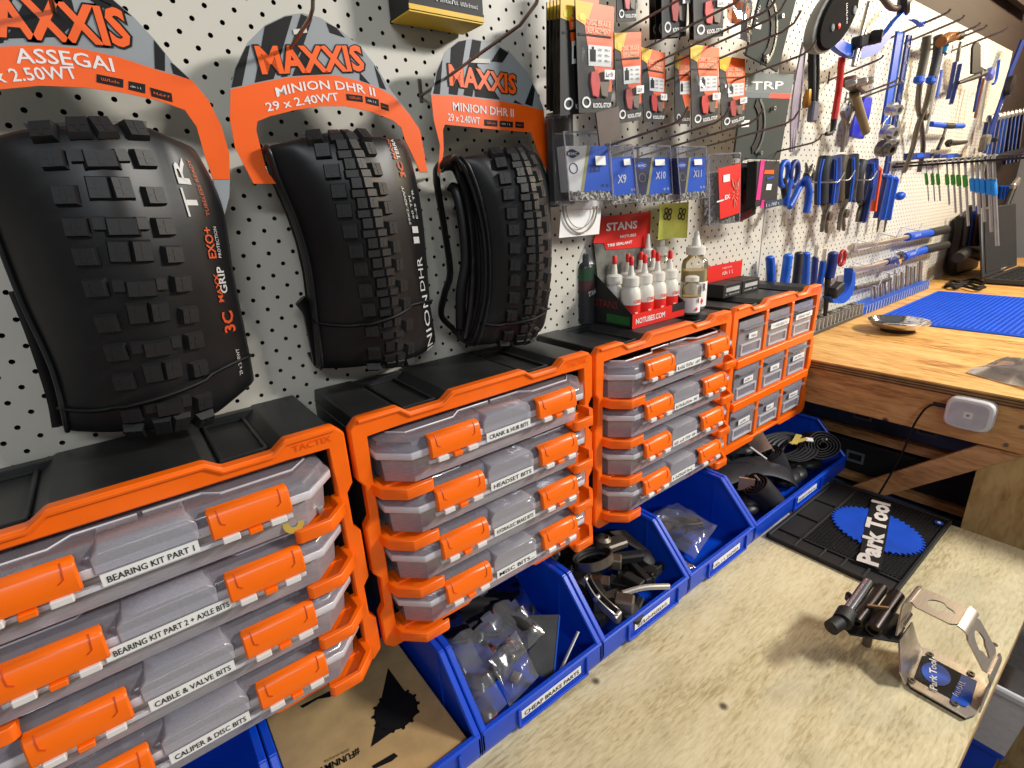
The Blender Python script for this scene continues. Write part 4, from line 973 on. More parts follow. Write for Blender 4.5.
chain_pack([(565, 146), (608, 146), (611, 191), (569, 192)], -0.105, 'white and blue chain pack at the end nearest the tyres', ('Z8.1', 0.50, 0.74, 0.56, 0.16), (0.14, 0.16), WHITE, BLUEK, 41, 0.45, NAVY)
chain_pack([(609, 158), (632, 156), (637, 194), (612, 197)], -0.090, 'blue chain pack lettered x9', ('X9', 0.25, 0.60, 0.66, 0.21), None, BLUEK, BLUEK, 42, 0.3)
chain_pack([(634, 158), (669, 157), (671, 193), (637, 196)], -0.090, 'navy and blue chain pack lettered x10', ('X10', 0.55, 0.84, 0.58, 0.19), (0.18, 0.20), NAVY, BLUEK, 43, 0.44)
chain_pack([(677, 158), (705, 157), (706, 191), (680, 194)], -0.100, 'navy and blue chain pack lettered x11', ('X11', 0.52, 0.82, 0.56, 0.19), (0.14, 0.20), NAVY, BLUEK, 44, 0.36)
chain_pack([(669, 158), (678, 158), (680, 194), (672, 195)], -0.060, 'dark navy chain pack tucked behind the x11 one', None, None, NAVY, NAVY, 45, 0.4)
for k in range(4):
    yk = -0.088 + 0.021 * k; q = pyl([(552 - 1.5 * k, 112 + 3 * k), (574 - 4.5 * k, 112 + 3 * k), (576 - 4.5 * k, 204 - 2 * k), (556 - 1.5 * k, 207 - 2 * k)], yk)
    t = thing('chain_pouch', 'dim clear pouch in the stack behind the white and blue chain pack', 'pack', (q[2] + q[3]) / 2, 'stacked clear chain pouches')
    obj('film_pouch', MB().prism(q, (0, 0.014, 0)), BAGW, t, 0.002)
    obj('inner_card', MB().prism([p.lerp((q[0] + q[2]) / 2, 0.12) + V((0, 0.004, 0)) for p in q], (0, 0.007, 0)), M('pouch_card', (96, 76, 64), 0.6, var=0.25) if k % 2 else M('pouch_card_dark', (58, 50, 46), 0.6, var=0.25), t)
# red chain pack, all clear pouch with a red card
y = -0.100
t = thing('chain_pack', 'clear chain pack with a red card beside the x11 one', 'pack', PY(723, 224, y), 'chain packs on the lower hooks')
P = [PY(*q, y) for q in ((708, 154), (741, 152), (740, 222), (709, 226))]
at_ = lambda s, t2, o=0.0: P[0].lerp(P[1], s).lerp(P[3].lerp(P[2], s), t2) + V((0, -o, 0))
obj('film_pouch', MB().prism([at_(0, 0), at_(1, 0), at_(1, 1), at_(0, 1)], (0, 0.018, 0)), BAG, t, 0.002)
obj('film_edge', MB().ring_plate([at_(0, 0, .0004), at_(1, 0, .0004), at_(1, 1, .0004), at_(0, 1, .0004)], [at_(.03, .02, .0004), at_(.97, .02, .0004), at_(.97, .985, .0004), at_(.03, .985, .0004)], (0, 0.001, 0)), CLEAR, t)
obj('chain_links', links(at_, 0.05, 0.30, 0.30, 0.97, 190, 5, -0.012), [LINK, LINKD], t, kind='stuff')
obj('chain_links', links(at_, 0.28, 0.90, 0.96, 0.98, 90, 6, -0.012), [LINK, LINKD], t, kind='stuff')
obj('chain_bundle', MB().prism([at_(.06, .24, -.013), at_(.94, .22, -.013), at_(.94, .97, -.013), at_(.06, .97, -.013)], (0, 0.003, 0)), M('chain_bundle_grey', (150, 150, 146), 0.5, var=0.35, scale=260), t)
obj('red_card', MB().prism([at_(0.28, 0.20, .001), at_(0.98, 0.155, .001), at_(0.98, 0.86, .001), at_(0.33, 0.92, .001)], (0, 0.0006, 0)), RED, t)
obj('price_sticker', MB().prism([at_(0.42, 0.30, .002), at_(0.62, 0.29, .002), at_(0.62, 0.39, .002), at_(0.42, 0.40, .002)], (0, 0.0003, 0)), WHITE, t)
PALE = M('pale_red_print', (236, 150, 130), 0.5)
m = MB()
for k in range(10):
    a = math.radians(250 + k * 33); c = at_(0.80, 0.58, .0018)
    m.tube([c + V((math.cos(a) * 0.004, 0, math.sin(a) * 0.008)), c + V((math.cos(a + .3) * 0.011, 0, math.sin(a + .3) * 0.022))], 0.0009, 4)
for e in (-1, 1): m.tube([at_(0.80 + e * 0.07, 0.47, .0018), at_(0.80 + e * 0.12, 0.36, .0018)], [0.0018, 0.0006], 4)
obj('printed_emblem', m, PALE, t)
obj('lettering', text_mb('EX', at_(0.46, 0.645, .0018), at_(0.62, 0.63, .0018), ZUP, 0.0072, 0.03), WHITE, t, smooth=0)
obj('white_bar', MB().prism([at_(0.22, 0.655, .0018), at_(0.44, 0.635, .0018), at_(0.44, 0.655, .0018), at_(0.22, 0.675, .0018)], (0, 0.0003, 0)), WHITE, t)
for (u, v), lab in zip(((674, 123.4), (715, 123), (749, 123.4), (785, 124)), ('lower hook holding the white and blue chain pack', 'lower hook holding the x9 and x10 chain packs', 'lower hook holding the x11 chain pack', 'lower hook holding the red-card chain pack')):
    hook((u, v), -0.20, lab, 0.016)
# white hang card with cable loop below first chain pack
y = -0.075
t = thing('cable_card', 'white card with a looped inner cable under the white chain pack', 'card', PY(580, 236, y))
obj('card', MB().prism(pyl([(562, 203), (602, 202), (599, 234), (559, 238)], y), (0, 0.001, 0)), WHITE, t)
obj('header_strip', MB().prism(pyl([(560, 202), (603, 198), (603, 208), (560, 210)], y - 0.002), (0, 0.001, 0)), WHITEP, t)
lp = [PY(580 + 17 * math.cos(a), 206 - 27 * math.sin(a), y - 0.003) for a in [math.pi + k * math.pi / 16 for k in range(17)]]
obj('cable', MB().tube(lp, 0.0013, 6), STEEL, t, smooth=60)
lp = [PY(580 + 14 * math.cos(a), 206 - 22 * math.sin(a), y - 0.0035) for a in [math.pi + k * math.pi / 16 for k in range(17)]]
obj('cable', MB().tube(lp, 0.0008, 6), STEEL, t, smooth=60)
# lime cards
for k, pts in enumerate(([(660, 204), (674, 203), (673, 238), (658, 240)], [(674, 203), (689, 202), (687, 238), (673, 238)])):
    t = thing('lime_card', ('lime card left of its twin behind the oil bottles', 'lime card right of its twin behind the oil bottles')[k], 'card', PY(*pts[3], -0.03), 'lime cards')
    obj('card', MB().prism(pyl(pts, -0.03), (0, 0.001, 0)), LIME, t)
    c = PY(pts[0][0] + 8, 214, -0.0308); m = MB()
    for q in range(4):
        a = q * math.pi / 2 + 0.6; cc = c + V((math.cos(a) * 0.008, 0, math.sin(a) * 0.007))
        m.ring_plate([cc + V((math.cos(b_) * 0.006, 0, math.sin(b_) * 0.006)) for b_ in [z * math.pi / 5 for z in range(10)]], [cc + V((math.cos(b_) * 0.0035, 0, math.sin(b_) * 0.0035)) for b_ in [z * math.pi / 5 for z in range(10)]], (0, 0.0002, 0))
    obj('knot_print', m, BLACKT, t)
# dark packs between the red chain pack and the pliers
y = -0.09
t = thing('light_pack', 'black pack with a pink edge and orange print beside the red chain card', 'pack', PY(772, 212, y))
obj('card', MB().prism(pyl([(757, 161), (780, 161), (777, 203), (755, 207)], y), (0, 0.02, 0)), BLACKM, t, 0.001)
obj('pink_edge', MB().prism(pyl([(761, 160), (765, 160), (760, 200), (756, 200)], y - 0.001), (0, 0.001, 0)), PINK, t)
obj('pink_edge', MB().prism(pyl([(762, 200), (765, 200), (764, 208), (760, 208)], y - 0.001), (0, 0.001, 0)), PINK, t)
obj('orange_print', MB().prism(pyl([(765, 170), (774, 170), (774, 174), (764, 174)], y - 0.001), (0, 0.0008, 0)), ORANGEP, t)
obj('blue_print', MB().prism(pyl([(767, 178), (774, 176), (774, 178), (767, 180)], y - 0.001), (0, 0.0008, 0)), BLUE, t)
obj('sticker', MB().prism(pyl([(767, 184), (772, 184), (771, 190), (766, 190)], y - 0.001), (0, 0.0008, 0)), WHITE, t)
obj('blue_panel', MB().prism(pyl([(765, 201), (783, 199), (783, 205), (765, 209)], y - 0.002), (0, 0.0012, 0)), M('teal_print', (30, 62, 92), 0.5), t)
obj('lettering', scribble(PY(766, 207, y - .0025), PY(780, 204, y - .0025), ZUP, 0.006, None, 0, 77), WHITE, t, smooth=0)
t = thing('light_pack', 'black and red pack half hidden behind the pink-edged pack', 'pack', PY(748, 222, -0.06))
obj('card', MB().prism(pyl([(741, 163), (757, 163), (756, 214), (741, 222)], -0.06), (0, 0.02, 0)), BLACKM, t, 0.001)
obj('red_print', MB().prism(pyl([(744, 190), (756, 185), (755, 202), (744, 205)], -0.061), (0, 0.001, 0)), M('dark_red_print', (150, 24, 28), 0.5), t)
obj('grey_print', MB().prism(pyl([(744, 170), (750, 169), (749, 182), (744, 184)], -0.061), (0, 0.001, 0)), M('grey_scene_print', (90, 80, 84), 0.5), t)
obj('red_lower', MB().prism(pyl([(741, 214), (752, 208), (752, 216), (741, 221)], -0.061), (0, 0.001, 0)), M('maroon_print', (120, 18, 40), 0.5), t)
# grey rotor cards
def rotor_card(label, c, y, red, head):
    P = [PY(*q, y) for q in c]
    at = lambda s, t, o=0.0: P[0].lerp(P[1], s).lerp(P[3].lerp(P[2], s), t) + V((0, -o, 0))
    t = thing('rotor_card', label, 'card', at(0.5, 1), 'grey rotor cards')
    obj('card', MB().prism([at(0, 0), at(1, 0), at(1, 1), at(0, 1)], (0, 0.004, 0)), GREYB, t, 0.001)
    if head:
        obj('pale_header', MB().prism([at(0.0, 0.0, .0004), at(1, 0, .0004), at(1, 0.22, .0004), at(0, 0.22, .0004)], (0, 0.0003, 0)), GREYL, t)
        obj('red_stripe', MB().prism([at(0.55, 0.22, .0005), at(1, 0.22, .0005), at(1, 0.28, .0005), at(0.53, 0.28, .0005)], (0, 0.0003, 0)), RED, t)
        obj('blue_stripe', MB().prism([at(0.02, 0.22, .0005), at(.55, 0.22, .0005), at(.53, 0.28, .0005), at(0.02, 0.28, .0005)], (0, 0.0003, 0)), M('slate_stripe', (74, 92, 108), 0.5), t)
        obj('lettering', text_mb('TRP', at(0.14, 0.19, .0008), at(0.80, 0.17, .0008), ZUP, 0.013, 0.01), WHITE, t, smooth=0)
    m = MB(); c0 = at(0.20, 0.62, 0.002); R_ = 0.045
    arc = [math.radians(-62 + k * 8) for k in range(17)]
    m.prism([c0 + V((R_ * math.cos(a), 0, R_ * 1.15 * math.sin(a))) for a in arc] + [c0 + V((R_ * 0.72 * math.cos(a), 0, R_ * 0.84 * math.sin(a))) for a in arc[::-1]], (0, 0.0018, 0))
    obj('die_cut', m, BLACKT, t)
    m = MB(); c0 = at(0.25, 0.62, 0.003)
    m.prism([c0 + V((R_ * 1.08 * math.cos(a), 0, R_ * 1.2 * math.sin(a))) for a in arc] + [c0 + V((R_ * 0.95 * math.cos(a), 0, R_ * 1.05 * math.sin(a))) for a in arc[::-1]], (0, 0.002, 0))
    obj('adapter_arm', m, M('adapter_grey', (96, 104, 98), 0.4, 0.3), t, 0.0006)
    for s, tt in ((0.62, 0.40), (0.48, 0.93)):
        obj('bolt', MB().lathe([(0.004, 0), (0.004, 0.006), (0.0022, 0.006), (0.0022, 0.004)], at(s, tt, 0.002), (0, -1, 0), 10), STEEL, t)
    obj('price_sticker', MB().prism([at(0.05, 0.55, .001), at(0.2, 0.54, .001), at(0.2, 0.62, .001), at(0.05, 0.63, .001)], (0, 0.0003, 0)), WHITE, t)
    m = scribble(at(0.06, 0.2, .001), at(0.06, 0.02, .001), V((-1, 0, 0)), 0.006, None, 0, 3); scribble(at(0.06, 0.52, .001), at(0.06, 0.32, .001), V((-1, 0, 0)), 0.006, m, 0, 8)
    obj('side_print', m, WHITE, t, smooth=0)
    return t
rotor_card('grey rotor card with pale header and red stripe', [(745, 73), (794, 74), (780, 160), (734, 158)], -0.075, True, True)
rotor_card('dark grey rotor card above the red-striped one', [(764, -20), (800, -14), (778, 72), (746, 55)], -0.11, False, False)
hook((802, 55), -0.20, 'hook holding the red-striped rotor card', 0.015); hook((764, 12), -0.24, 'hook holding the dark rotor card', 0.012)
hook((812, 143), -0.14, 'hook holding the pink-edged pack', 0.014)

# ================================================================== things standing on the racks
ZR = ZTOP - 0.003
# sealant display box
y = -0.105
a = PZ(597, 322, ZTOP - 0.002); b_ = PZ(632, 329, ZTOP - 0.002); c = PZ(684, 316, ZTOP - 0.002)
bx0 = b_.x; bx1 = bx0 + 0.142; by = b_.y; dp = 0.085
zb = ZTOP - 0.0025
t = thing('display_box', 'open black and red counter display of sealant bottles', 'display box', ((bx0 + bx1) / 2, by + dp / 2, zb))
m = MB().prism([V((bx0, by, zb)), V((bx0, by + dp, zb)), V((bx0, by + dp, zb + 0.085)), V((bx0, by, zb + 0.024))], (0.001, 0, 0)); obj('side_panel', m, BLACKM, t)
m = MB().prism([V((bx1, by, zb)), V((bx1, by + dp, zb)), V((bx1, by + dp, zb + 0.085)), V((bx1, by, zb + 0.024))], (-0.001, 0, 0)); obj('side_panel', m, BLACKM, t)
fp = obj('front_panel', MB().box(((bx0 + bx1) / 2, by, zb + 0.012), (bx1 - bx0, 0.001, 0.024)), RED, t)
obj('lettering', text_mb('NOTUBES.COM', (bx0 + 0.008, by - 0.0007, zb + 0.007), (bx0 + 0.085, by - 0.0007, zb + 0.007), ZUP, 0.009, 0.02), WHITE, fp, smooth=0)
obj('black_panel', MB().box((bx1 - 0.018, by - 0.0006, zb + 0.018), (0.036, 0.0004, 0.014)), BLACKM, fp)
obj('bottom', MB().box(((bx0 + bx1) / 2, by + dp / 2, zb + 0.0006), (bx1 - bx0, dp, 0.001)), BLACKM, t)
obj('side_print', MB().box((bx0 - 0.0004, by + 0.03, zb + 0.012), (0.0005, 0.05, 0.014)), M('green_print', (30, 104, 40), 0.5), t)
obj('side_lettering', text_mb('STANS', (bx0 - 0.0006, by + 0.082, zb + 0.030), (bx0 - 0.0006, by + 0.030, zb + 0.030), ZUP, 0.012, 0.02), M('deep_red_print', (126, 22, 26), 0.5), t, smooth=0)
# header board at the back
hy = by + dp; h0 = zb + 0.10
hb = [PY(u, v, hy) for u, v in ((602, 217), (651, 211), (650, 236), (646, 247), (606, 250), (604, 243), (593, 243))]
hd = obj('header_board', MB().prism(hb + [], (0, 0.001, 0)), RED, t)
obj('header_post', MB().prism([PY(u, v, hy + 0.0012) for u, v in ((594, 243), (650, 236), (652, 262), (646, 300), (600, 300))], (0, 0.001, 0)), M('picture_print', (120, 120, 112), 0.5, var=0.4, scale=40), t)
p = PY(606, 231, hy - 0.0008); q = PY(637, 228, hy - 0.0008)
obj('logo_lettering', text_mb('STANS', p, q, ZUP, 0.0125, 0.03), WHITE, hd, smooth=0)
p = PY(620, 238, hy - 0.0008); q = PY(636, 236, hy - 0.0008)
obj('logo_lettering', text_mb('NOTUBES', p, q, ZUP, 0.0045, 0.02), WHITE, hd, smooth=0)
p = PY(607, 247, hy - 0.0008); q = PY(632, 243, hy - 0.0008)
obj('logo_lettering', text_mb('TIRE SEALANT', p, q, ZUP, 0.0045, 0.03), WHITE, hd, smooth=0)
def sealant_bottle(x, yy, z, label):
    s = thing('sealant_bottle', label, 'bottle', (x, yy, z), 'small sealant bottles in the display')
    obj('body', MB().lathe([(0.0, 0), (0.0158, 0), (0.0166, 0.003), (0.0166, 0.048), (0.0155, 0.059), (0.0112, 0.065), (0.0112, 0.068)], (x, yy, z), n=18, caps=False), MILK, s, smooth=50)
    obj('wrap_label', MB().lathe([(0.0168, 0.006), (0.0168, 0.036)], (x, yy, z), n=18, caps=False), RED, s, smooth=60)
    obj('lettering', text_mb('STANS', (x - 0.0105, yy - 0.0170, z + 0.039), (x + 0.0085, yy - 0.0170, z + 0.039), ZUP, 0.006, 0.02), RED, s, smooth=0)
    obj('lettering', text_mb('TIRE\nSEALANT', (x - 0.009, yy - 0.0172, z + 0.020), (x + 0.008, yy - 0.0172, z + 0.020), ZUP, 0.0045, 0.02), WHITE, s, smooth=0)
    obj('collar', MB().lathe([(0.0135, 0.066), (0.0135, 0.079), (0.011, 0.081), (0.004, 0.083)], (x, yy, z), n=18), MILK, s, smooth=40)
    obj('nozzle', MB().lathe([(0.0056, 0.082), (0.0034, 0.099), (0.0030, 0.101)], (x, yy, z), n=12), MILK, s, smooth=50)
    obj('red_cap', MB().lathe([(0.0040, 0.099), (0.0040, 0.111), (0.0028, 0.113)], (x, yy, z), n=12), RED, s, smooth=40)
    return s
bz = zb + 0.0012; proto = None; dx = 0.0315; dyb = 0.032
for j in range(2):
    for i in range(4):
        x = bx0 + 0.0195 + i * 0.0344; yy = by + 0.021 + j * 0.036
        lab = ('sealant bottle in the front row of the red display', 'sealant bottle in the back row of the red display')[j]
        if proto is None: proto = sealant_bottle(x, yy, bz, lab)
        else: dup(proto, (x, yy, bz), label=lab)
# canister in clear wrap
p = PZ(586, 322, ZR); cx, cy = p.x, max(p.y + 0.004, -0.075)
t = thing('sealant_canister', 'dark green canister in clear wrap beside the sealant display', 'canister', (cx, cy, ZR))
CAN = M('canister_black', (30, 30, 32), 0.35)
obj('body', MB().lathe([(0.0, 0), (0.0165, 0), (0.0175, 0.003), (0.0175, 0.095), (0.015, 0.102), (0.008, 0.106), (0.008, 0.116), (0.005, 0.118)], (cx, cy, ZR), n=20), CAN, t, smooth=50)
obj('green_band', MB().lathe([(0.0177, 0.075), (0.0177, 0.095)], (cx, cy, ZR), n=20, caps=False), M('green_foil', (26, 92, 44), 0.3), t, smooth=60)
obj('maroon_band', MB().lathe([(0.0177, 0.058), (0.0177, 0.074)], (cx, cy, ZR), n=20, caps=False), M('maroon_foil', (92, 26, 28), 0.35), t, smooth=60)
obj('lettering', text_mb('STANS', (cx - 0.008, cy - 0.0190, ZR + 0.048), (cx + 0.013, cy - 0.0190, ZR + 0.052), ZUP, 0.008, 0.02), WHITE, t, smooth=0)
obj('clear_wrap', MB().lathe([(0.020, 0.0), (0.0205, 0.06), (0.0195, 0.102), (0.010, 0.122), (0.003, 0.130)], (cx, cy, ZR), n=14, caps=False), BAG, t, smooth=20)
# oil bottles with nozzle caps
def oil_bottle(x, yy, z, r, h, fill, label, nozzle=True):
    s = thing('oil_bottle', label, 'bottle', (x, yy, z), 'clear oil bottles')
    obj('body', MB().lathe([(r * .95, 0), (r, 0.003), (r, h * 0.80), (r * .9, h * 0.90), (r * 0.55, h * 0.97), (r * 0.5, h)], (x, yy, z), n=20), MCLEAR('bottle_clear', (236, 236, 226), 0.14), s, smooth=50)
    obj('oil', MB().lathe([(r * .9, 0.003), (r * .93, h * fill)], (x, yy, z), n=20), OIL, s, smooth=50)
    lb = obj('wrap_label', MB().lathe([(r * 1.01, h * 0.06), (r * 1.01, h * 0.52)], (x, yy, z), n=20, caps=False), WHITE, s, smooth=60)
    obj('label_print', text_mb('R', (x - r * .3, yy - r * 1.03, z + h * 0.36), (x + r * .05, yy - r * 1.03, z + h * 0.36), ZUP, r * 0.55, 0.02), BLACKT, lb, smooth=0)
    obj('label_print', MB().prism([V((x - r * .35 + d[0] * r * .22, yy - r * 1.03, z + h * 0.17 + d[1] * r * .22)) for d in ((1, 0), (0, 1), (-1, 0), (0, -1))], (0, 0.0003, 0)), RED, lb)
    obj('cap', MB().lathe([(r * 0.72, h), (r * 0.72, h * 1.13), (r * 0.5, h * 1.16)], (x, yy, z), n=18), MILK, s, smooth=40)
    if nozzle: obj('nozzle', MB().lathe([(r * 0.36, h * 1.15), (r * 0.16, h * 1.40), (r * 0.12, h * 1.41)], (x, yy, z), n=12), MILK, s, smooth=50)
    return s
p = PZ(690, 313, ZR); oil_bottle(p.x, p.y, ZR, 0.0165, 0.058, 0.55, 'small squat oil bottle in front of the tall ones', False)
p = PZ(696, 310, ZR); p.y = max(p.y, -0.078)
oil_bottle(p.x + 0.012, -0.072, ZR, 0.024, 0.100, 0.72, 'tall oil bottle with a white nozzle right behind the squat bottle', True)
oil_bottle(p.x - 0.022, -0.022, ZR, 0.017, 0.100, 0.7, 'tall oil bottle standing between two other tall bottles', True)
oil_bottle(p.x - 0.062, -0.021, ZR, 0.015, 0.100, 0.7, 'tall oil bottle standing behind the sealant display', True)
# low black boxes with red backing
p = PZ(705, 300, ZR); q = PZ(756, 290, ZR)
xa = p.x; xb = xa + 0.16; yb_ = -0.045
for k in range(2):
    x0_ = xa + 0.03 + k * 0.072
    t = thing('sealant_box', ('black carton against the red board, nearer the oil bottles', 'black carton against the red board, farther from the oil bottles')[k], 'box', (x0_ + 0.035, yb_, ZR), 'low black cartons')
    obj('carton', MB().box((x0_ + 0.035, yb_, ZR + 0.0135), (0.069, 0.045, 0.027)), BLACKM, t, 0.0008)
    obj('label_print', MB().box((x0_ + 0.035, yb_ - 0.0228, ZR + 0.016), (0.05, 0.0006, 0.008)), M('pale_grey_print', (190, 190, 188), 0.5), t)
    obj('lettering', scribble((x0_ + 0.008, yb_ - 0.0232, ZR + 0.005), (x0_ + 0.06, yb_ - 0.0232, ZR + 0.005), ZUP, 0.003, None, 0, 61 + k), WHITE, t, smooth=0)
t = thing('red_board', 'small red sign board behind the low black cartons', 'sign', (xa + 0.09, -0.02, ZR))
obj('board', MB().box((xa + 0.10, -0.019, ZR + 0.031), (0.16, 0.0012, 0.058)), RED, t)
obj('lettering', scribble((xa + 0.10, -0.0202, ZR + 0.036), (xa + 0.145, -0.0202, ZR + 0.036), ZUP, 0.008, None, 0, 5), WHITE, t, smooth=0)
obj('lettering', scribble((xa + 0.10, -0.0202, ZR + 0.049), (xa + 0.14, -0.0202, ZR + 0.049), ZUP, 0.004, None, 0, 6), WHITE, t, smooth=0)

# ================================================================== hand tools on the far pegboard
def smooth_path(pts, k=5):
    out = []
    for i in range(len(pts) - 1):
        for q in range(k): out.append(catmull(pts[max(i - 1, 0)], pts[i], pts[i + 1], pts[min(i + 2, len(pts) - 1)], q / k))
    return out + [pts[-1]]
def pxtube(name, px, ys, r, mat, parent, n=8, flat=1.0, k=4):
    if not isinstance(ys, (list, tuple)): ys = [ys] * len(px)
    pts = [PY(u, v, y) for (u, v), y in zip(px, ys)]
    sm = smooth_path(pts, k) if len(pts) > 2 else pts
    if isinstance(r, (list, tuple)):
        rr = [r[0] + (r[-1] - r[0]) * i / (len(sm) - 1) for i in range(len(sm))]
    else: rr = r
    return obj(name, MB().tube(sm, rr, n, flat=flat), mat, parent, smooth=50)
def peg(p, ln=0.05, parent=None, label=None, up=0.012):
    h = thing('peg_hook', label, 'hook', p, 'short steel peg hooks')
    q = p + V((0, -ln, 0.006))
    obj('rod', MB().tube([p, q, q + V((0, -up * .7, up))], 0.002, 7), WIRE, h, smooth=60)
    return h
# -- digital hanging scale
y = -0.13
t = thing('hanging_scale', 'black oval hanging scale with silver body at the top of the board', 'scale', PY(830, 40, y))
c = PY(837, 17, y); ax = (PY(857, -8, y) - PY(816, 42, y)).normalized(); sd = V((ax.z, 0, -ax.x))
def oval(a, b_, dy, n=24): return [c + ax * (a * math.sin(k * 2 * math.pi / n)) + sd * (b_ * math.cos(k * 2 * math.pi / n)) + V((0, dy, 0)) for k in range(n)]
La = (PY(857, -8, y) - PY(816, 42, y)).length / 2
obj('silver_body', MB().loft([oval(La * 1.0, 0.040, 0.022), oval(La * 1.04, 0.043, 0.014), oval(La * 1.05, 0.044, 0.004), oval(La * .98, 0.040, 0.0)], True, True), M('silver_plastic', (150, 146, 138), 0.4), t, smooth=50)
obj('black_face', MB().loft([oval(La * .99, 0.041, -0.001), oval(La * .95, 0.038, -0.006)], True, True), M('face_black', (26, 25, 25), 0.9, spec=0.1), t, smooth=40)
for a, b_, r_, mt in ((0.55, -0.45, 0.007, GREYL), (0.62, 0.42, 0.007, GREYL), (-0.15, 0.28, 0.005, RED), (-0.42, 0.05, 0.006, GREYL)):
    obj('button', MB().lathe([(r_, 0), (r_, 0.002), (r_ * .7, 0.003)], c + ax * (a * La) + sd * (b_ * 0.04) + V((0, -0.006, 0)), (0, -1, 0), 14), mt, t, smooth=40)
obj('lettering', scribble(c + ax * (La * 0.28) - sd * 0.012 + V((0, -0.0065, 0)), c + ax * (La * 0.20) + sd * 0.024 + V((0, -0.0065, 0)), ax, 0.006, None, 0, 4), WHITE, t, smooth=0)
# -- wheel dishing gauge: blue arch, steel rod, black knob
y = -0.075
t = thing('dishing_gauge', 'blue arched dishing gauge with steel rod and black clamp', 'gauge', PY(858, 56, y))
arch = smooth_path([PY(u, v, y) for u, v in ((826, 30), (834, 42), (845, 50), (860, 53), (873, 49), (884, 38), (894, 25), (904, 16), (914, 15), (923, 22))], 4)
ring = []
for i, p in enumerate(arch):
    tg = (arch[min(i + 1, len(arch) - 1)] - arch[max(i - 1, 0)]).normalized(); nn = V((tg.z, 0, -tg.x)) * 0.011
    ring.append([p + nn + V((0, -0.006, 0)), p - nn + V((0, -0.006, 0)), p - nn + V((0, 0.006, 0)), p + nn + V((0, 0.006, 0))])
obj('arch', MB().loft(ring), BLUE, t, 0.0)
pxtube('rod', [(869, 2), (853, 66)], y - 0.012, 0.005, STEELB, t); pxtube('rod', [(866, 30), (856, 66)], y - 0.008, 0.003, STEEL, t)
obj('clamp', MB().box(PY(862, 41, y - 0.012), (0.06, 0.022, 0.022), Matrix.Rotation(-0.2, 3, 'Y')), BLACKM, t, 0.003)
obj('clamp_knob', MB().lathe([(0.012, 0), (0.014, 0.006), (0.012, 0.022)], PY(870, 38, y - 0.02), (0.3, -1, 0), 12), BLACKM, t, smooth=40)
# -- dark round gauge at the top
t = thing('dial_gauge', 'black dial gauge on a strap above the blue arch', 'gauge', PY(893, 14, -0.08))
obj('dial', MB().lathe([(0.020, 0), (0.026, 0.006), (0.026, 0.020), (0.020, 0.026)], PY(897, 6, -0.06), (0.3, -1, 0.1), 18), M('dial_black', (36, 32, 30), 0.4), t, smooth=40)
pxtube('strap', [(880, -6), (892, 8), (905, 4), (918, -10)], -0.07, 0.007, M('strap_brown', (70, 52, 40), 0.6), t)
# -- bundle of thin lilac tubes and a black strap
t = thing('spoke_bundle', 'lilac bundle of thin tubes hanging beside the rotor card', 'tubes', PY(792, 150, -0.05))
for k in range(9):
    pxtube('tube', [(806 - 0.4 * k, 42), (801 - 0.9 * k, 90), (798 - 0.9 * k, 125), (793 - 0.5 * k + (k % 3), 152)], -0.03 - 0.004 * k, 0.0022, M('lilac_tube', (176, 162, 176), 0.4), t, 6)
t = thing('pump_hose', 'black strap and hose with brass ends beside the lilac tubes', 'hose', PY(812, 118, -0.05))
pxtube('hose', [(812, 42), (812, 75), (812, 112)], -0.05, 0.008, BLACKM, t); pxtube('hose', [(817, 44), (818, 80), (816, 104)], -0.045, 0.004, BLACKM, t)
obj('brass_end', MB().lathe([(0.007, 0), (0.009, 0.01), (0.006, 0.035)], PY(806, 108, -0.05), (0, 0, 1), 10), M('brass', (170, 120, 60), 0.35, 1.0), t)
obj('clip', MB().box(PY(813, 112, -0.055), (0.026, 0.014, 0.04)), M('clip_grey', (96, 96, 112), 0.4), t, 0.003)
# -- red pry lever with black hooked tip
t = thing('pry_lever', 'red lever with black hooked tip', 'lever', PY(830, 134, -0.06))
pxtube('red_shaft', [(842, 57), (839, 88), (834, 120)], -0.06, 0.0075, M('red_lever', (206, 30, 22), 0.35), t)
pxtube('black_tip', [(834, 119), (833, 128), (831, 133), (826, 134)], -0.06, [0.0075, 0.004], BLACKM, t)
# -- chain tool cluster
t = thing('chain_tool', 'steel chain tool with olive handle right of the red lever', 'tool', PY(860, 130, -0.07))
obj('head', MB().box(PY(855, 85, -0.07), (0.075, 0.026, 0.022), Matrix.Rotation(0.15, 3, 'Y')), STEELD, t, 0.003)
for u, v in ((846, 84), (857, 83), (864, 82)): obj('pin', MB().lathe([(0.008, 0), (0.008, 0.014), (0.005, 0.02)], PY(u, v, -0.085), (0.1, -1, 0.1), 10), STEEL, t, smooth=40)
pxtube('handle', [(855, 95), (860, 112), (866, 132)], -0.07, 0.010, M('olive_handle', (128, 112, 76), 0.5), t)
pxtube('handle', [(851, 92), (853, 106), (848, 124)], -0.06, 0.005, STEELD, t)
t = thing('spoke_wrench', 'y-shaped grey wrench hanging below the chain tool', 'wrench', PY(843, 150, -0.045))
for q in ([(842, 112), (845, 128), (842, 152)], [(853, 112), (848, 128), (845, 146)]): pxtube('arm', q, -0.045, 0.005, M('grey_arm', (140, 128, 120), 0.4, 0.6), t)
t = thing('cone_key', 'blue paddle handle behind the olive chain tool handle', 'handle', PY(858, 140, -0.03))
obj('paddle', MB().prism(pyl([(866, 96), (873, 98), (871, 112), (864, 139), (852, 136), (856, 116)], -0.035), (0, 0.012, 0)), M('bright_blue', (22, 36, 200), 0.4), t, 0.002)
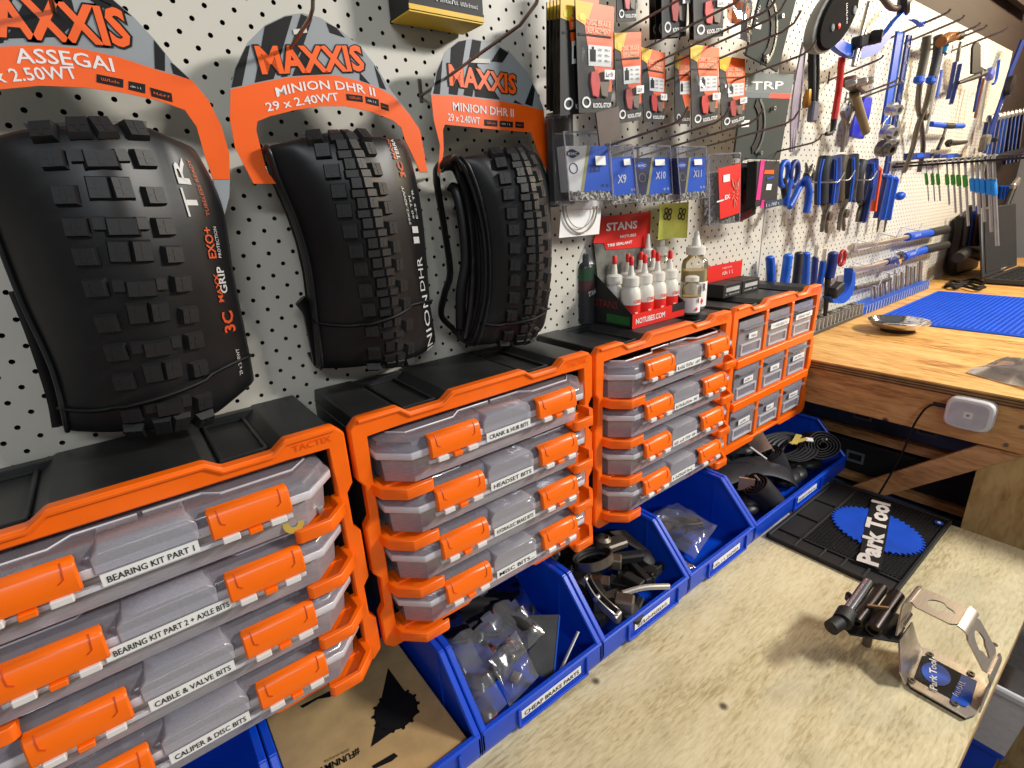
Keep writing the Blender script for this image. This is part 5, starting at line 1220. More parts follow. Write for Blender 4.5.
# -- chain whips: two long blue bars with chain
for k, (pp, yy, lab) in enumerate((([(901, 32), (893, 82), (886, 124)], -0.05, 'broad blue bar with chain end, left of the thinner blue bar'), ([(910, 35), (899, 100), (886, 176)], -0.03, 'long thin blue bar running down to the tyre levers'))):
    t = thing('chain_whip', lab, 'chain whip', PY(*pp[-1], yy), 'blue chain whips')
    pts = smooth_path([PY(u, v, yy) for u, v in pp], 4); wv = 0.021 if k == 0 else 0.011
    obj('bar', MB().loft([[p + V((-wv, 0, 0)), p + V((wv, 0, 0)), p + V((wv, 0.006, 0)), p + V((-wv, 0.006, 0))] for p in pts]), BLUE if k == 0 else BLUED, t)
    obj('edge_strip', MB().tube([p + V((wv, -0.001, 0)) for p in pts], 0.0022, 6), M('bar_edge', (120, 140, 170), 0.3, 0.6), t, smooth=60)
    if k == 1:
        for q in range(7): obj('rivet', MB().lathe([(0.003, 0), (0.003, 0.0012)], pts[1 + q % (len(pts) - 2)] + V((0, -0.0012, 0)), (0, -1, 0), 8), STEEL, t)
t = thing('freewheel_tool', 'clump of steel freewheel tools hung over the blue bars', 'tool', PY(883, 158, -0.08))
for u, v, r_, h_ in ((889, 109, 0.016, 0.030), (884, 132, 0.018, 0.034), (880, 148, 0.020, 0.036), (887, 142, 0.013, 0.03)):
    obj('socket', MB().lathe([(r_ * .6, -0.004), (r_, 0), (r_, h_ * .5), (r_ * .75, h_ * .55), (r_ * .75, h_), (r_ * .4, h_), (r_ * .4, h_ * .6)], PY(u, v, -0.065), (-0.35, -1, -0.25), 12), STEEL if u != 880 else STEELD, t, smooth=30)
pxtube('split_ring', [(889, 116), (884, 122), (882, 128)], -0.09, 0.002, STEEL, t)
# -- long grey pliers with black and blue grips
def pliers(label, grips, jaws, y, rg, mats, rj=(0.007, 0.004), jm=None, head=None, name='pliers', dy=0.012):
    t = thing(name, label, 'pliers', PY(*jaws[0][-1], y))
    for k, g_ in enumerate(grips):
        yy = [y - dy * k] * len(g_); pxtube('grip', g_, yy, rg, mats[k % len(mats)], t, 10)
    for k, j_ in enumerate(jaws): pxtube('jaw', j_, [y - 0.006 * k] * len(j_), rj, jm or STEELD, t, 8, flat=0.7)
    if head:
        obj('pivot', MB().lathe([(0.012, 0), (0.014, 0.004), (0.014, 0.014), (0.006, 0.016), (0.006, 0.018)], PY(*head, y + 0.004), (0, -1, 0), 12), jm or STEELD, t, smooth=30)
    return t
OLIVE = M('olive_grip', (74, 68, 52), 0.5); GREYG = M('grey_grip', (44, 46, 52), 0.5, var=0.2)
t = pliers('long grey pliers with black grips and blue stops', [[(927, 36), (925, 55), (920, 78)], [(938, 36), (937, 55), (932, 78)]], [[(920, 82), (918, 105), (921, 122), (923, 148), (919, 172)], [(931, 82), (926, 105), (918, 125), (912, 150), (904, 172)]], -0.045, 0.011, [OLIVE, GREYG], (0.010, 0.008), M('pewter', (112, 102, 88), 0.4, 0.7), (922, 116))
for u in (919, 931): obj('grip_stop', MB().box(PY(u, 80, -0.055), (0.034, 0.02, 0.018)), BLUE, t, 0.004)
# -- wooden-handled driver lying across, with its blade
t = thing('awl', 'wood-handled awl lying across a hook', 'awl', PY(950, 46, -0.07))
pxtube('handle', [(941, 42), (948, 37), (957, 36)], -0.07, [0.014, 0.010], M('varnished_wood', (168, 108, 50), 0.35, var=0.2), t, 10)
pxtube('ferrule', [(956, 36), (961, 36)], -0.07, 0.011, BLACKM, t)
t = thing('screwdriver', 'long steel screwdriver with teal collar under the awl', 'screwdriver', PY(926, 135, -0.04))
pxtube('collar', [(946, 46), (943, 54)], -0.045, 0.010, M('teal_plastic', (20, 110, 150), 0.4), t); pxtube('shaft', [(943, 54), (934, 95), (926, 134)], -0.045, 0.004, STEEL, t); pxtube('sleeve', [(941, 70), (936, 98)], -0.048, 0.0065, M('lilac_blue', (92, 110, 190), 0.4), t)
# -- narrow dark blue tool
t = thing('cone_wrench', 'pair of narrow dark blue handles left of the black bracket tool', 'wrench', PY(950, 104, -0.045))
for q in ([(955, 62), (951, 84), (948, 99)], [(960, 64), (955, 88), (951, 104)]): pxtube('handle', q, -0.045, 0.009, BLUED, t, 8, 0.5)
pxtube('head', [(961, 42), (959, 50), (957, 62)], -0.045, 0.005, STEELD, t)
# -- black bracket tool
t = thing('crank_puller', 'flat black bracket tool with a side arm', 'tool', PY(970, 84, -0.07))
obj('plate', MB().prism(pyl([(973, 48), (975, 43), (979, 42), (981, 45), (981, 66), (988, 70), (986, 74), (972, 74)], -0.07), (0, 0.006, 0)), BLACKM, t, 0.0015)
pxtube('side_arm', [(984, 73), (972, 78), (958, 83)], -0.075, [0.011, 0.005], BLACKM, t)
obj('bolt', MB().lathe([(0.007, 0), (0.007, 0.01)], PY(979, 73, -0.076), (0, -1, 0), 8), STEEL, t)
obj('lilac_stop', MB().box(PY(990, 74, -0.075), (0.035, 0.02, 0.03), Matrix.Rotation(0.5, 3, 'Y')), M('lilac_plastic', (110, 120, 200), 0.4), t, 0.004)
# -- two-handled thin drivers
t = thing('tyre_gauge', 'slim brown and steel drivers below the black bracket tool', 'drivers', PY(977, 120, -0.05))
for q, mt in (([(984, 78), (979, 100), (975, 118)], M('brown_shaft', (120, 70, 40), 0.5)), ([(988, 78), (983, 105), (979, 130)], STEEL), ([(981, 76), (977, 96), (974, 112)], BLUED), ([(999, 60), (996, 80), (993, 84)], BLUE)): pxtube('shaft', q, -0.05, 0.0045, mt, t)
# -- blue bar with black disc
t = thing('lockring_wrench', 'dark blue bar with a black disc by the spanner rack', 'wrench', PY(990, 135, -0.06))
pts = [PY(u, v, -0.06) for u, v in ((1024, 40), (1012, 70), (1003, 100), (991, 133))]
obj('bar', MB().loft([[p + V((-0.024, 0, 0)), p + V((0.024, 0, 0)), p + V((0.024, 0.006, 0)), p + V((-0.024, 0.006, 0))] for p in pts]), BLUED, t)
obj('disc', MB().lathe([(0.008, -0.004), (0.034, 0), (0.034, 0.014), (0.008, 0.018)], PY(1008, 86, -0.065), (0, -1, 0), 20), M('disc_black', (34, 28, 26), 0.4), t, smooth=30)
obj('lettering', scribble(PY(999, 115, -0.0612), PY(1003, 104, -0.0612), V((-1, 0, 0)), 0.014, None, 0, 8), WHITE, t, smooth=0)
# -- T-handle
t = thing('t_handle', 't-handle key with blue bar and black shaft', 'key', PY(938, 149, -0.05))
pxtube('blue_bar', [(931, 124), (944, 125.5)], -0.05, 0.008, BLUE, t); pxtube('black_bar', [(944, 125.5), (953, 126)], -0.05, 0.009, BLACKM, t); pxtube('blue_bar', [(953, 126), (963, 126)], -0.05, 0.008, BLUE, t)
pxtube('shaft', [(946, 127), (943, 138)], -0.05, 0.0045, STEELD, t); pxtube('tip', [(943, 138), (938, 149)], -0.05, 0.006, BLACKM, t)
t = thing('ring_spanner', 'short black stubby spanner under the t-handle key', 'spanner', PY(957, 146, -0.04))
pxtube('body', [(948, 143), (957, 143), (966, 142)], -0.04, [0.010, 0.006], M('oxide', (66, 62, 58), 0.45, 0.6), t)
obj('ring', MB().ring_plate([PY(951, 143, -0.05) + V((0.016 * math.cos(k * .524), 0, 0.012 * math.sin(k * .524))) for k in range(12)], [PY(951, 143, -0.05) + V((0.009 * math.cos(k * .524), 0, 0.006 * math.sin(k * .524))) for k in range(12)], (0, 0.01, 0)), M('oxide', (66, 62, 58)), t)
for k, (q, lab) in enumerate((([(911, 153), (930, 152), (933, 158), (911, 160)], 'blue folding tool holder tucked beside the long pliers'), ([(941, 154), (958, 153), (962, 157), (940, 158)], 'blue folding tool holder between the hex key rack and stubby spanner'))):
    t = thing('folding_tool', lab, 'folding tool', PY(*q[3], -0.04), 'blue folding tools')
    obj('case', MB().prism(pyl(q, -0.05), (0, 0.02, 0)), BLUED, t, 0.002)
    a, b_ = q[0], q[1]
    obj('name_plate', MB().prism(pyl([(a[0] + 6, a[1] + 1.2), (b_[0] - 4, b_[1] + 1.4), (b_[0] - 4, b_[1] + 4.4), (a[0] + 6, a[1] + 5)], -0.051), (0, 0.001, 0)), BLUE, t)
    obj('end_ring', MB().lathe([(0.006, 0), (0.006, 0.008)], PY(b_[0] + 1, b_[1] + 3, -0.05), (0, -1, 0), 10), STEELD, t)
# -- hex key rack: a bar standing out from the board with sleeved hex keys
xk = 2.0; zk = 1.372
t = thing('hex_key_rack', 'black bar standing out from the board, carrying the sleeved hex keys', 'rack', (xk, -0.1, zk))
obj('bar', MB().box((xk, -0.165, zk + 0.003), (0.018, 0.33, 0.006)), BLACKM, t, 0.001)
obj('bar', MB().box((xk + 0.02, -0.165, zk + 0.012), (0.010, 0.33, 0.006)), M('bar_brown', (104, 84, 80), 0.4), t, 0.001)
keys = [(926.6, 201, 0), (932.6, 201, 0), (938, 201, 0), (947, 205, 0), (953, 213, 0), (958.5, 216, 0), (965, 226, 0), (971.6, 211, 1), (976.6, 214, 1), (981.6, 222, 1), (988, 232, 1), (993, 246, 1)]
for k, (u, vb, bl) in enumerate(keys):
    a = PX(u, 159, xk); b_ = PX(u + (vb - 159) * 0.05, vb, xk); r_ = 0.0015 + 0.00028 * k
    h = thing('hex_key', ('steel hex key with green sleeve', 'steel hex key with blue sleeve')[bl] + ', number %d along the rack from the board' % (k + 1) if False else
              ('green-sleeved', 'blue-sleeved')[bl] + ' hex key on the rack, ' + ('next to the board', 'second from the board', 'third from the board', 'fourth from the board', 'fifth from the board', 'sixth from the board', 'last green one beside the blue ones', 'first blue one beside the green ones', 'second of the blue ones', 'middle of the blue ones', 'second longest of all', 'longest of all')[k], 'hex key', (xk, a.y, b_.z), 'sleeved hex keys')
    obj('shaft', MB().tube([(xk + 0.02, a.y, zk + 0.014), (xk + 0.004, a.y, zk + 0.015), (xk, a.y, zk + 0.010), (xk, b_.y, b_.z)], r_, 6), STEEL, h, smooth=60)
    s0 = (173, 176)[bl] + k * 0.3; s1 = (185, 188)[bl] + (k - 4 if k > 4 else 0) * 1.1
    z0 = PX(u, s0, xk).z; z1 = PX(u, s1, xk).z
    f_ = lambda z_: a.y + (b_.y - a.y) * (zk - z_) / (zk - b_.z)
    obj('sleeve', MB().tube([(xk, f_(z1), z1), (xk, f_(z1 + .003), z1 + .003), (xk, f_(z0 - .003), z0 - .003), (xk, f_(z0), z0)], [r_ + 0.0015, r_ + 0.0028, r_ + 0.0028, r_ + 0.0015], 10), BLUEL if bl else GREEN, h, smooth=40)
# -- spanner rack on the right: row of blue-handled cone spanners
yy = -0.03
for k in range(10):
    u = 985 + k * 3.9; vt = 122 - k * 0.9; vb = 152 + k * 1.2 if k < 6 else 164 - (k - 6)
    lab = 'blue-handled cone spanner in the row hung below the black disc'
    t = thing('cone_spanner', lab, 'spanner', PY(u, vb, yy), 'row of blue-handled cone spanners')
    p = PY(u + 1.5, vt, yy); q = PY(u - 4.5, vb, yy)
    obj('handle', MB().tube([p, q], 0.011, 6, flat=0.4), BLUE if k % 3 else BLUED, t)
    obj('steel_edge', MB().tube([p + V((0.012, -0.004, 0)), q + V((0.012, -0.004, 0))], 0.003, 5), STEEL, t)
    obj('jaw', MB().lathe([(0.012, 0), (0.016, 0.006), (0.010, 0.012)], p + V((0, 0, 0.008)), (0, -1, 0.2), 10), STEEL, t, smooth=30)
pxb = [PY(u, v, -0.05) for u, v in ((988, 159), (1005, 155), (1024, 150))]
t = thing('rail_bar', 'dark rail under the row of cone spanners', 'rail', pxb[0]); obj('bar', MB().tube(pxb, 0.012, 8), BLACKM, t)
for k in range(4):
    u = 999 + k * 3.4
    t = thing('cone_spanner', 'short blue spanner tip showing below the dark rail', 'spanner', PY(u, 197, -0.03), 'short blue spanner tips')
    obj('handle', MB().tube([PY(u + 2, 186, -0.03), PY(u, 199, -0.03)], 0.011, 6, flat=0.5), BLUE, t)
t = thing('adjustable_wrench', 'steel adjustable wrench with dark handle above the laptop', 'wrench', PY(1010, 200, -0.10))
pxtube('handle', [(1014, 186), (1010, 196), (1006, 206)], -0.10, 0.012, BLACKM, t); obj('head', MB().box(PY(1015, 184, -0.10), (0.07, 0.02, 0.035), Matrix.Rotation(-.4, 3, 'Y')), STEEL, t, 0.006)
t = thing('small_parts_clamp', 'small grey clamp beside the spanner row', 'clamp', PY(985, 146, -0.06))
obj('body', MB().box(PY(986, 140, -0.06), (0.05, 0.02, 0.035)), M('clamp_grey', (150, 146, 130), 0.4, 0.5), t, 0.003); obj('screw', MB().lathe([(0.009, 0), (0.009, 0.03)], PY(994, 140, -0.06), (1, 0, 0.1), 10), BLACKM, t); obj('jaw', MB().box(PY(983, 144, -0.06), (0.02, 0.02, 0.05)), STEELD, t, 0.003)

# -- row of gripped pliers and cutters
t = thing('scissors', 'blue and black scissors hanging beside the pink-edged pack', 'scissors', PY(785, 224, -0.06))
for k, (cu, rr) in enumerate(((784, 0.018), (794, 0.017))):
    cc = PY(cu, 174, -0.06 - 0.004 * k)
    loop = [cc + V((rr * math.cos(a), 0, 0.024 * math.sin(a))) for a in [q * math.pi / 10 for q in range(21)]]
    obj('handle_loop', MB().tube(loop, 0.006, 8), (BLUE, BLUED)[k], t, smooth=60)
    pxtube('handle_stem', [(783 + 7 * k, 180), (785 + 2 * k, 195), (786, 206)], -0.06 - 0.004 * k, [0.008, 0.006], BLUE if k else BLACKM, t)
for k in range(2): pxtube('blade', [(786 - 2 * k, 206), (783 + 3 * k, 216), (781 + 5 * k, 226)], -0.06 - .003 * k, [0.007, 0.002], STEEL, t, 6, 0.5)
pliers('blue-handled pliers hanging open with jaws upward', [[(806, 178), (799, 188), (794, 198), (789, 207)], [(806, 178), (809, 190), (808, 202), (806, 213)]], [[(806, 176), (807, 170), (806, 163)], [(807, 176), (811, 170), (813, 164)]], -0.06, 0.0075, [BLUE, BLUE], (0.010, 0.003), None, (806, 176))
def gripped(label, u0, u1, vt, vb, jb, y, mA, mB, jm=None):
    t = thing('cable_cutter', label, 'cutters', PY((u0 + u1) / 2, jb, y), 'gripped pliers and cutters')
    um = (u0 + u1) / 2; w_ = (u1 - u0) / 2
    for k, s in enumerate((-1, 1)):
        path = [(um + s * w_ * 0.55 + 2, vt), (um + s * w_ * 0.75, vt + (vb - vt) * 0.4), (um + s * w_ * 0.6 - 2, vb)]
        pxtube('grip', path, y - 0.006 * k, 0.0150, (mA, mB)[k], t, 10)
        pxtube('grip_stripe', [(a - 0.5 + s * 2.0, b_ + 2) for a, b_ in path], y - 0.006 * k - 0.014, 0.0035, BLUE, t, 6)
    for k, s in enumerate((-1, 1)):
        pxtube('jaw', [(um + s * w_ * 0.4 - 2, vb), (um - s * w_ * 0.1 - 3, vb + (jb - vb) * 0.45), (um - s * w_ * 0.3 - 4, jb)], y - 0.004 * k, [0.011, 0.007], jm or STEELD, t, 8, 0.6)
    obj('pivot', MB().lathe([(0.011, 0), (0.011, 0.014), (0.005, 0.016)], PY(um - 3, vb + (jb - vb) * 0.45, y), (0, -1, 0), 12), jm or STEELD, t, smooth=30)
    return t
gripped('cable cutters with black and blue grips, nearest the open blue pliers', 820, 836, 157, 203, 232, -0.065, GREYG, BLUED)
gripped('pliers with olive and black grips between two blue-gripped ones', 836, 854, 156, 200, 230, -0.060, OLIVE, GREYG)
gripped('pliers with dark grips beside the stack of tyre levers', 855, 874, 161, 200, 222, -0.060, GREYG, BLUED)
for k, (u, v, ln) in enumerate(((823, 180, 0.05), (834, 178, 0.03), (857, 178, 0.05))):
    cpt = PY(u, v, -0.075)
    h = thing('peg_hook', ('curved wire hook holding the cable cutters', 'short wire hook between the cutters and olive pliers', 'curved wire hook holding the dark-gripped pliers')[k], 'hook', cpt, 'curved wire hooks')
    obj('rod', MB().tube(smooth_path([V((cpt.x - 0.02, 0, cpt.z)), cpt + V((-0.01, -0.02, -0.006)), cpt + V((0.01, -0.03, -0.004)), cpt + V((0.022, -0.034, 0.014))]), 0.0016, 7), STEEL, h, smooth=60)
# -- tyre levers
levers = [([(874, 172), (868, 200), (863, 222)], BLUED, 'dark blue tyre lever at the outer end of the stack'), ([(879, 170), (876, 190), (873, 211)], M('orange_lever', (240, 84, 26), 0.4), 'orange tyre lever among the blue ones'), ([(885, 178), (880, 200), (876, 218)], BLUED, 'blue tyre lever right of the orange one'), ([(890, 178), (886, 200), (882, 220)], BLUE, 'blue tyre lever in the middle of the stack'), ([(896, 180), (891, 202), (888, 220)], BLUE, 'blue tyre lever at the far end of the stack with a hooked nub')]
for k, (pp, mt, lab) in enumerate(levers):
    yy = -0.075 + 0.006 * k
    t = thing('tyre_lever', lab, 'tyre lever', PY(*pp[-1], yy), 'stack of tyre levers')
    pxtube('body', pp, yy, 0.0115, mt, t, 8, 0.6)
    pxtube('hook_end', [pp[0], (pp[0][0] - 1.5, pp[0][1] - 2.5), (pp[0][0] - 3.5, pp[0][1] - 2)], yy, [0.008, 0.004], mt, t, 6)
    if k == 4: obj('nub', MB().sphere(PY(900, 196, yy), 0.014, sc=(1.4, 1, .9)), BLUE, t, smooth=50)
for u0, v0, u1, v1, lab in ((880, 222, 877, 232, 'thin steel pick below the orange tyre lever'), (887, 222, 884, 232, 'thin steel pick below the middle tyre lever')):
    t = thing('steel_pick', lab, 'pick', PY(u1, v1, -0.03)); pxtube('shaft', [(u0, v0 - 8), (u1, v1)], -0.03, [0.005, 0.002], STEELD, t)
# -- handles standing in the strip behind the drawer cabinet
LB = M('bright_handle_blue', (28, 110, 226), 0.4)
for k, (pp, r_, mt, lab, y_) in enumerate((([(770, 258), (771, 290)], 0.013, BLUE, 'straight blue file handle nearest the drawer cabinet corner', -.03), ([(788, 256), (783, 290)], 0.014, LB, 'bright blue file handle, second along the strip', -.035), ([(799, 254), (795, 290)], 0.013, GREYG, 'black brush handle next to the bright blue file', -.045), ([(806, 254), (804, 290)], 0.013, BLUE, 'blue brush handle with bristles', -.035), ([(815, 258), (812, 290)], 0.011, BLUED, 'dark blue brush handle with pale tip', -.03), ([(823, 262), (818, 292)], 0.010, BLUE, 'blue scraper handle with steel blade', -.035), ([(833, 254), (829, 278)], 0.016, BLUED, 'fat dark blue driver handle left of the red ring', -.05))):
    t = thing('bench_file', lab, 'tool', PY(*pp[-1], y_), 'tool handles behind the drawer cabinet')
    pxtube('handle', [pp[0], ((pp[0][0] + pp[1][0]) / 2 + 0.4, (pp[0][1] + pp[1][1]) / 2), pp[1]], y_, r_, mt, t, 10, 0.75)
    obj('end_cap', MB().sphere(PY(pp[0][0], pp[0][1], y_), r_ * 0.98, sc=(1, .75, .5), n=10, m=6), mt, t, smooth=60)
    if k in (4, 5): pxtube('steel_tip', [(pp[0][0] + 2, pp[0][1] - 13), (pp[0][0], pp[0][1])], y_, 0.009, STEEL, t, 6, 0.4)
    if k == 6: pxtube('shaft', [(828, 278), (826, 305), (825, 316)], y_, [0.008, 0.005], BLACKM, t)
    if k == 3:
        m = MB()
        for q in range(16): p_ = PY(809.5 - q * 0.12, 258 + q * 1.8, y_ - 0.006); m.box(p_, (0.014, 0.008, 0.002))
        obj('bristles', m, M('bristle_grey', (110, 130, 170), 0.6), t)
t = thing('carabiner', 'red carabiner ring hanging by the driver handles', 'ring', PY(842, 266, -0.04))
obj('ring', MB().tube([PY(842, 258, -0.04) + V((0.018 * math.cos(a), 0, 0.020 * math.sin(a))) for a in [k * math.pi / 8 for k in range(17)]], 0.0045, 8), M('red_metal', (180, 30, 34), 0.3, 0.5), t, smooth=60)
t = thing('pipe_cutter', 'blue cutter tool with black jaw below the red ring', 'cutter', PY(840, 304, -0.06))
ptsb = smooth_path([PY(u, v, -0.055) for u, v in ((850, 272), (849, 284), (845, 294), (838, 300), (828, 300))], 4)
obj('blue_frame', MB().loft([[p + V((-0.012, -0.01, 0.012)), p + V((0.016, -0.01, -0.010)), p + V((0.016, 0.012, -0.010)), p + V((-0.012, 0.012, 0.012))] for p in ptsb]), BLUE, t, 0.0)
obj('black_jaw', MB().box(PY(836, 290, -0.065), (0.05, 0.025, 0.03), Matrix.Rotation(-.3, 3, 'Y')), BLACKM, t, 0.004)
obj('steel_blade', MB().prism(pyl([(838, 276), (844, 275), (843, 288), (837, 289)], -0.05), (0, 0.004, 0)), STEEL, t)
# -- torque wrenches lying on pegs
def torque(label, shaft, grip1, grip2, y, r_):
    t = thing('torque_wrench', label, 'torque wrench', PY(*shaft[0], y), 'torque wrenches')
    pxtube('shaft', shaft, y, r_, STEELB, t); pxtube('blue_grip', grip1, y, r_ * 1.7, BLUE, t, 10); pxtube('black_grip', grip2, y, r_ * 1.9, BLACKM, t, 10)
    obj('head', MB().lathe([(0.010, 0), (0.014, 0.004), (0.014, 0.016), (0.006, 0.02)], PY(*shaft[0], y + 0.006), (0, -1, 0), 14), STEEL, t, smooth=30)
    p = PY((grip1[0][0] + grip1[1][0]) / 2, (grip1[0][1] + grip1[1][1]) / 2, y - r_ * 1.75)
    obj('scale_print', scribble(p + V((-0.03, 0, -0.004)), p + V((0.03, 0, -0.004)), ZUP, 0.008, None, 0, 2), WHITE, t, smooth=0)
    return t
torque('upper torque wrench with blue and black grip', [(850, 248), (878, 243), (907, 237)], [(907, 237), (930, 233)], [(930, 233), (946, 229.5)], -0.04, 0.008)
t = torque('lower torque wrench with round ratchet head in its middle', [(848, 271), (868, 267), (886, 262)], [(903, 257), (924, 250)], [(924, 250), (946, 245)], -0.045, 0.008)
obj('ratchet_ring', MB().lathe([(0.012, 0), (0.022, 0.002), (0.022, 0.018), (0.012, 0.022)], PY(895, 258, -0.04), (0, -1, 0), 18), CHROME, t, smooth=30)
pxtube('neck', [(886, 262), (904, 257)], -0.045, 0.011, BLUED, t)
t = thing('breaker_bar', 'short steel bar on pegs under the torque wrenches', 'bar', PY(855, 288, -0.03)); pxtube('bar', [(855, 288), (872, 284), (890, 279)], -0.03, 0.007, STEELD, t)
for k, (u, v) in enumerate(((858, 240), (879, 233), (902, 227), (853, 262), (872, 258), (898, 250), (861, 282), (881, 271))):
    p = PY(u, v, 0.0); h = thing('peg_hook', 'small upright peg under the torque wrenches and steel bar', 'hook', p, 'upright pegs of the torque wrenches')
    obj('rod', MB().tube([p, p + V((0, -0.05, -0.012)), p + V((0, -0.055, 0.012))], 0.0022, 6), WHITEP, h, smooth=60)
# -- bit and socket strip along the foot of the board
t = thing('socket_strip', 'dark strip of sockets along the foot of the pegboard', 'rack', PY(850, 316, -0.03))
a = PZ(818, 326, ZT); 
xs0, xs1, xs2 = 1.30, 1.80, 2.42
obj('tray', MB().box(((xs0 + xs1) / 2, -0.028, ZT + 0.006), (xs1 - xs0, 0.052, 0.012)), M('strip_grey', (70, 70, 72), 0.5), t, 0.002)
for k in range(20):
    x = xs0 + 0.015 + k * (xs1 - xs0 - 0.03) / 19
    obj('socket', MB().lathe([(0.009, 0.010), (0.009, 0.040), (0.0065, 0.041), (0.0065, 0.030)], (x, -0.030, ZT), n=10), STEEL if k % 3 else STEELD, t, smooth=30)
    obj('divider_fin', MB().box((x + 0.012, -0.046, ZT + 0.022), (0.003, 0.014, 0.034)), M('fin_grey', (186, 184, 178), 0.5), t)
t = thing('bit_holder', 'blue bit holder with upright steel picks beside the blue mat', 'rack', ((xs1 + xs2) / 2, -0.035, ZT))
obj('block', MB().box(((xs1 + xs2) / 2, -0.028, ZT + 0.014), (xs2 - xs1, 0.05, 0.028)), BLUE, t, 0.002)
for k in range(26):
    x = xs1 + 0.02 + k * (xs2 - xs1 - 0.04) / 25
    obj('slot_fin', MB().box((x, -0.054, ZT + 0.016), (0.007, 0.004, 0.024)), M('fin_pale', (150, 170, 220), 0.5), t)
    if k > 4: obj('pick', MB().tube([(x, -0.03, ZT + 0.02), (x + random.uniform(-.006, .006), -0.02, ZT + 0.055 + 0.035 * (k / 26) + random.uniform(0, .03))], 0.003, 6), STEEL if k % 2 else M('pick_tan', (150, 128, 104), 0.4, 0.5), t)
# -- hooks with long tips along the top right
for k, (u, v) in enumerate(((945, 14), (959, 20), (975, 27), (982, 29), (1003, 31), (893, 82), (878, 60), (896, 85))):
    hook((u, v), -0.12 if k < 5 else -0.10, ('bare hook tip above the long grey pliers', 'bare hook tip above the awl', 'bare hook above the black bracket tool', 'hook carrying the black bracket tool', 'hook at the far end of the top row', 'hook over the broad blue bar', 'hook above the olive chain tool handle', 'hook carrying the chain tool')[k], 0.008, 0.22, 0.003 if k < 5 else 0.0024)
# -- black pouch hanging at the far end of the board
t = thing('tool_pouch', 'black hanging tool pouch at the far end of the pegboard', 'pouch', PY(965, 285, -0.06))
obj('pouch', MB().prism(pyl([(966, 216), (978, 208), (984, 225), (978, 268), (956, 274), (957, 262), (962, 240)], -0.05), (0, 0.035, 0)), M('pouch_black', (34, 30, 30), 0.6, var=0.3), t, 0.006)
for k, (u, mt) in enumerate(((967, BLACKM), (971, BLUED), (975, M('pouch_brown', (110, 76, 60), 0.5)), (979, BLACKM))): pxtube('handle', [(u + 3, 206 + k), (u - 2, 245)], -0.07, 0.010, mt, t)
pxtube('strap_roll', [(958, 258), (968, 252), (980, 256)], -0.09, 0.02, BLACKM, t, 10)

# ================================================================== on the raised bench
# blue mat with a raised weave
t = thing('bench_mat', 'bright blue ribbed rubber mat on the raised bench', 'mat', (2.05, -0.29, ZT))
MATM = M('blue_mat', (8, 94, 228), 0.5, var=0.08, scale=20)
q = [PZ(885, 318, ZT), PZ(953, 291, ZT), PZ(1100, 309, ZT), PZ(1060, 345, ZT)]
mx0, mx1, my0, my1 = 1.765, 2.36, -0.66, -0.095
obj('mat_sheet', MB().box(((mx0 + mx1) / 2, (my0 + my1) / 2, ZT + 0.002), (mx1 - mx0, my1 - my0, 0.004)), MATM, t, 0.001)
m = MB()
for i in range(48):
    x = mx0 + 0.01 + i * (mx1 - mx0 - 0.02) / 47
    m.box((x, (my0 + my1) / 2, ZT + 0.0045), (0.004, my1 - my0 - 0.02, 0.0014))
for j in range(46):
    yy = my0 + 0.01 + j * (my1 - my0 - 0.02) / 45
    m.box(((mx0 + mx1) / 2, yy, ZT + 0.0047), (mx1 - mx0 - 0.02, 0.004, 0.0014))
obj('mat_ribs', m, MATM, t, smooth=0, kind='stuff')
# steel bowl
bc = PZ(897, 331, ZT)
t = thing('parts_bowl', 'shallow polished steel parts bowl beside the blue mat', 'bowl', (bc.x, bc.y, ZT))
R0 = 0.071
obj('bowl', MB().lathe([(0.0, 0.010), (R0 * .5, 0.0105), (R0 * .62, 0.012), (R0 * .85, 0.020), (R0 * .97, 0.029), (R0, 0.030), (R0 * 0.99, 0.0275), (R0 * .86, 0.017), (R0 * .62, 0.0095), (R0 * 0.5, 0.008)], (bc.x, bc.y, ZT), n=40, caps=False), CHROME, t, smooth=60)
obj('rubber_foot', MB().lathe([(R0 * .52, 0.0), (R0 * .55, 0.004), (R0 * .52, 0.0095), (0.0, 0.0095)], (bc.x, bc.y, ZT), n=32), BLACKM, t, smooth=40)
# clear bag at the edge
def crumple(q, n, bulge, rough, seed, normal):
    g_ = [[q[0].lerp(q[1], i / n).lerp(q[3].lerp(q[2], i / n), j / n) for i in range(n + 1)] for j in range(n + 1)]
    N = V(normal).normalized(); sz = max((q[1] - q[0]).length, (q[3] - q[0]).length)
    for j in range(n + 1):
        for i in range(n + 1):
            b_ = max(0.0, math.sin(math.pi * i / n)) ** 0.5 * max(0.0, math.sin(math.pi * j / n)) ** 0.5
            p = g_[j][i]; nz = noise.noise(p * (3.2 / sz) + V((seed, 0, 0))) + 0.6 * abs(noise.noise(p * (8.0 / sz) + V((0, seed, 0))))
            g_[j][i] = p + N * (bulge * b_ + rough * nz * (0.4 + 0.6 * b_))
    return g_
def bag(name, label, q, bulge, rough, seed, normal=(0, 0, 1), n=14, group=None, thick=0.006, mat=None):
    t = thing(name, label, 'bag', (q[0] + q[2]) / 2, group)
    N = V(normal).normalized()
    top = crumple(q, n, bulge, rough, seed, normal); bot = crumple([p - N * 0.001 for p in q], n, -thick, rough * 0.3, seed + 5, normal)
    obj('film', MB().loft(top, False), mat or BAGW, t, smooth=25); obj('film_underside', MB().loft(bot, False), mat or BAGW, t, smooth=25)
    return t
q = [PZ(u, v, ZT + 0.003) for u, v in ((966, 372), (1008, 356), (1060, 368), (1060, 398))]
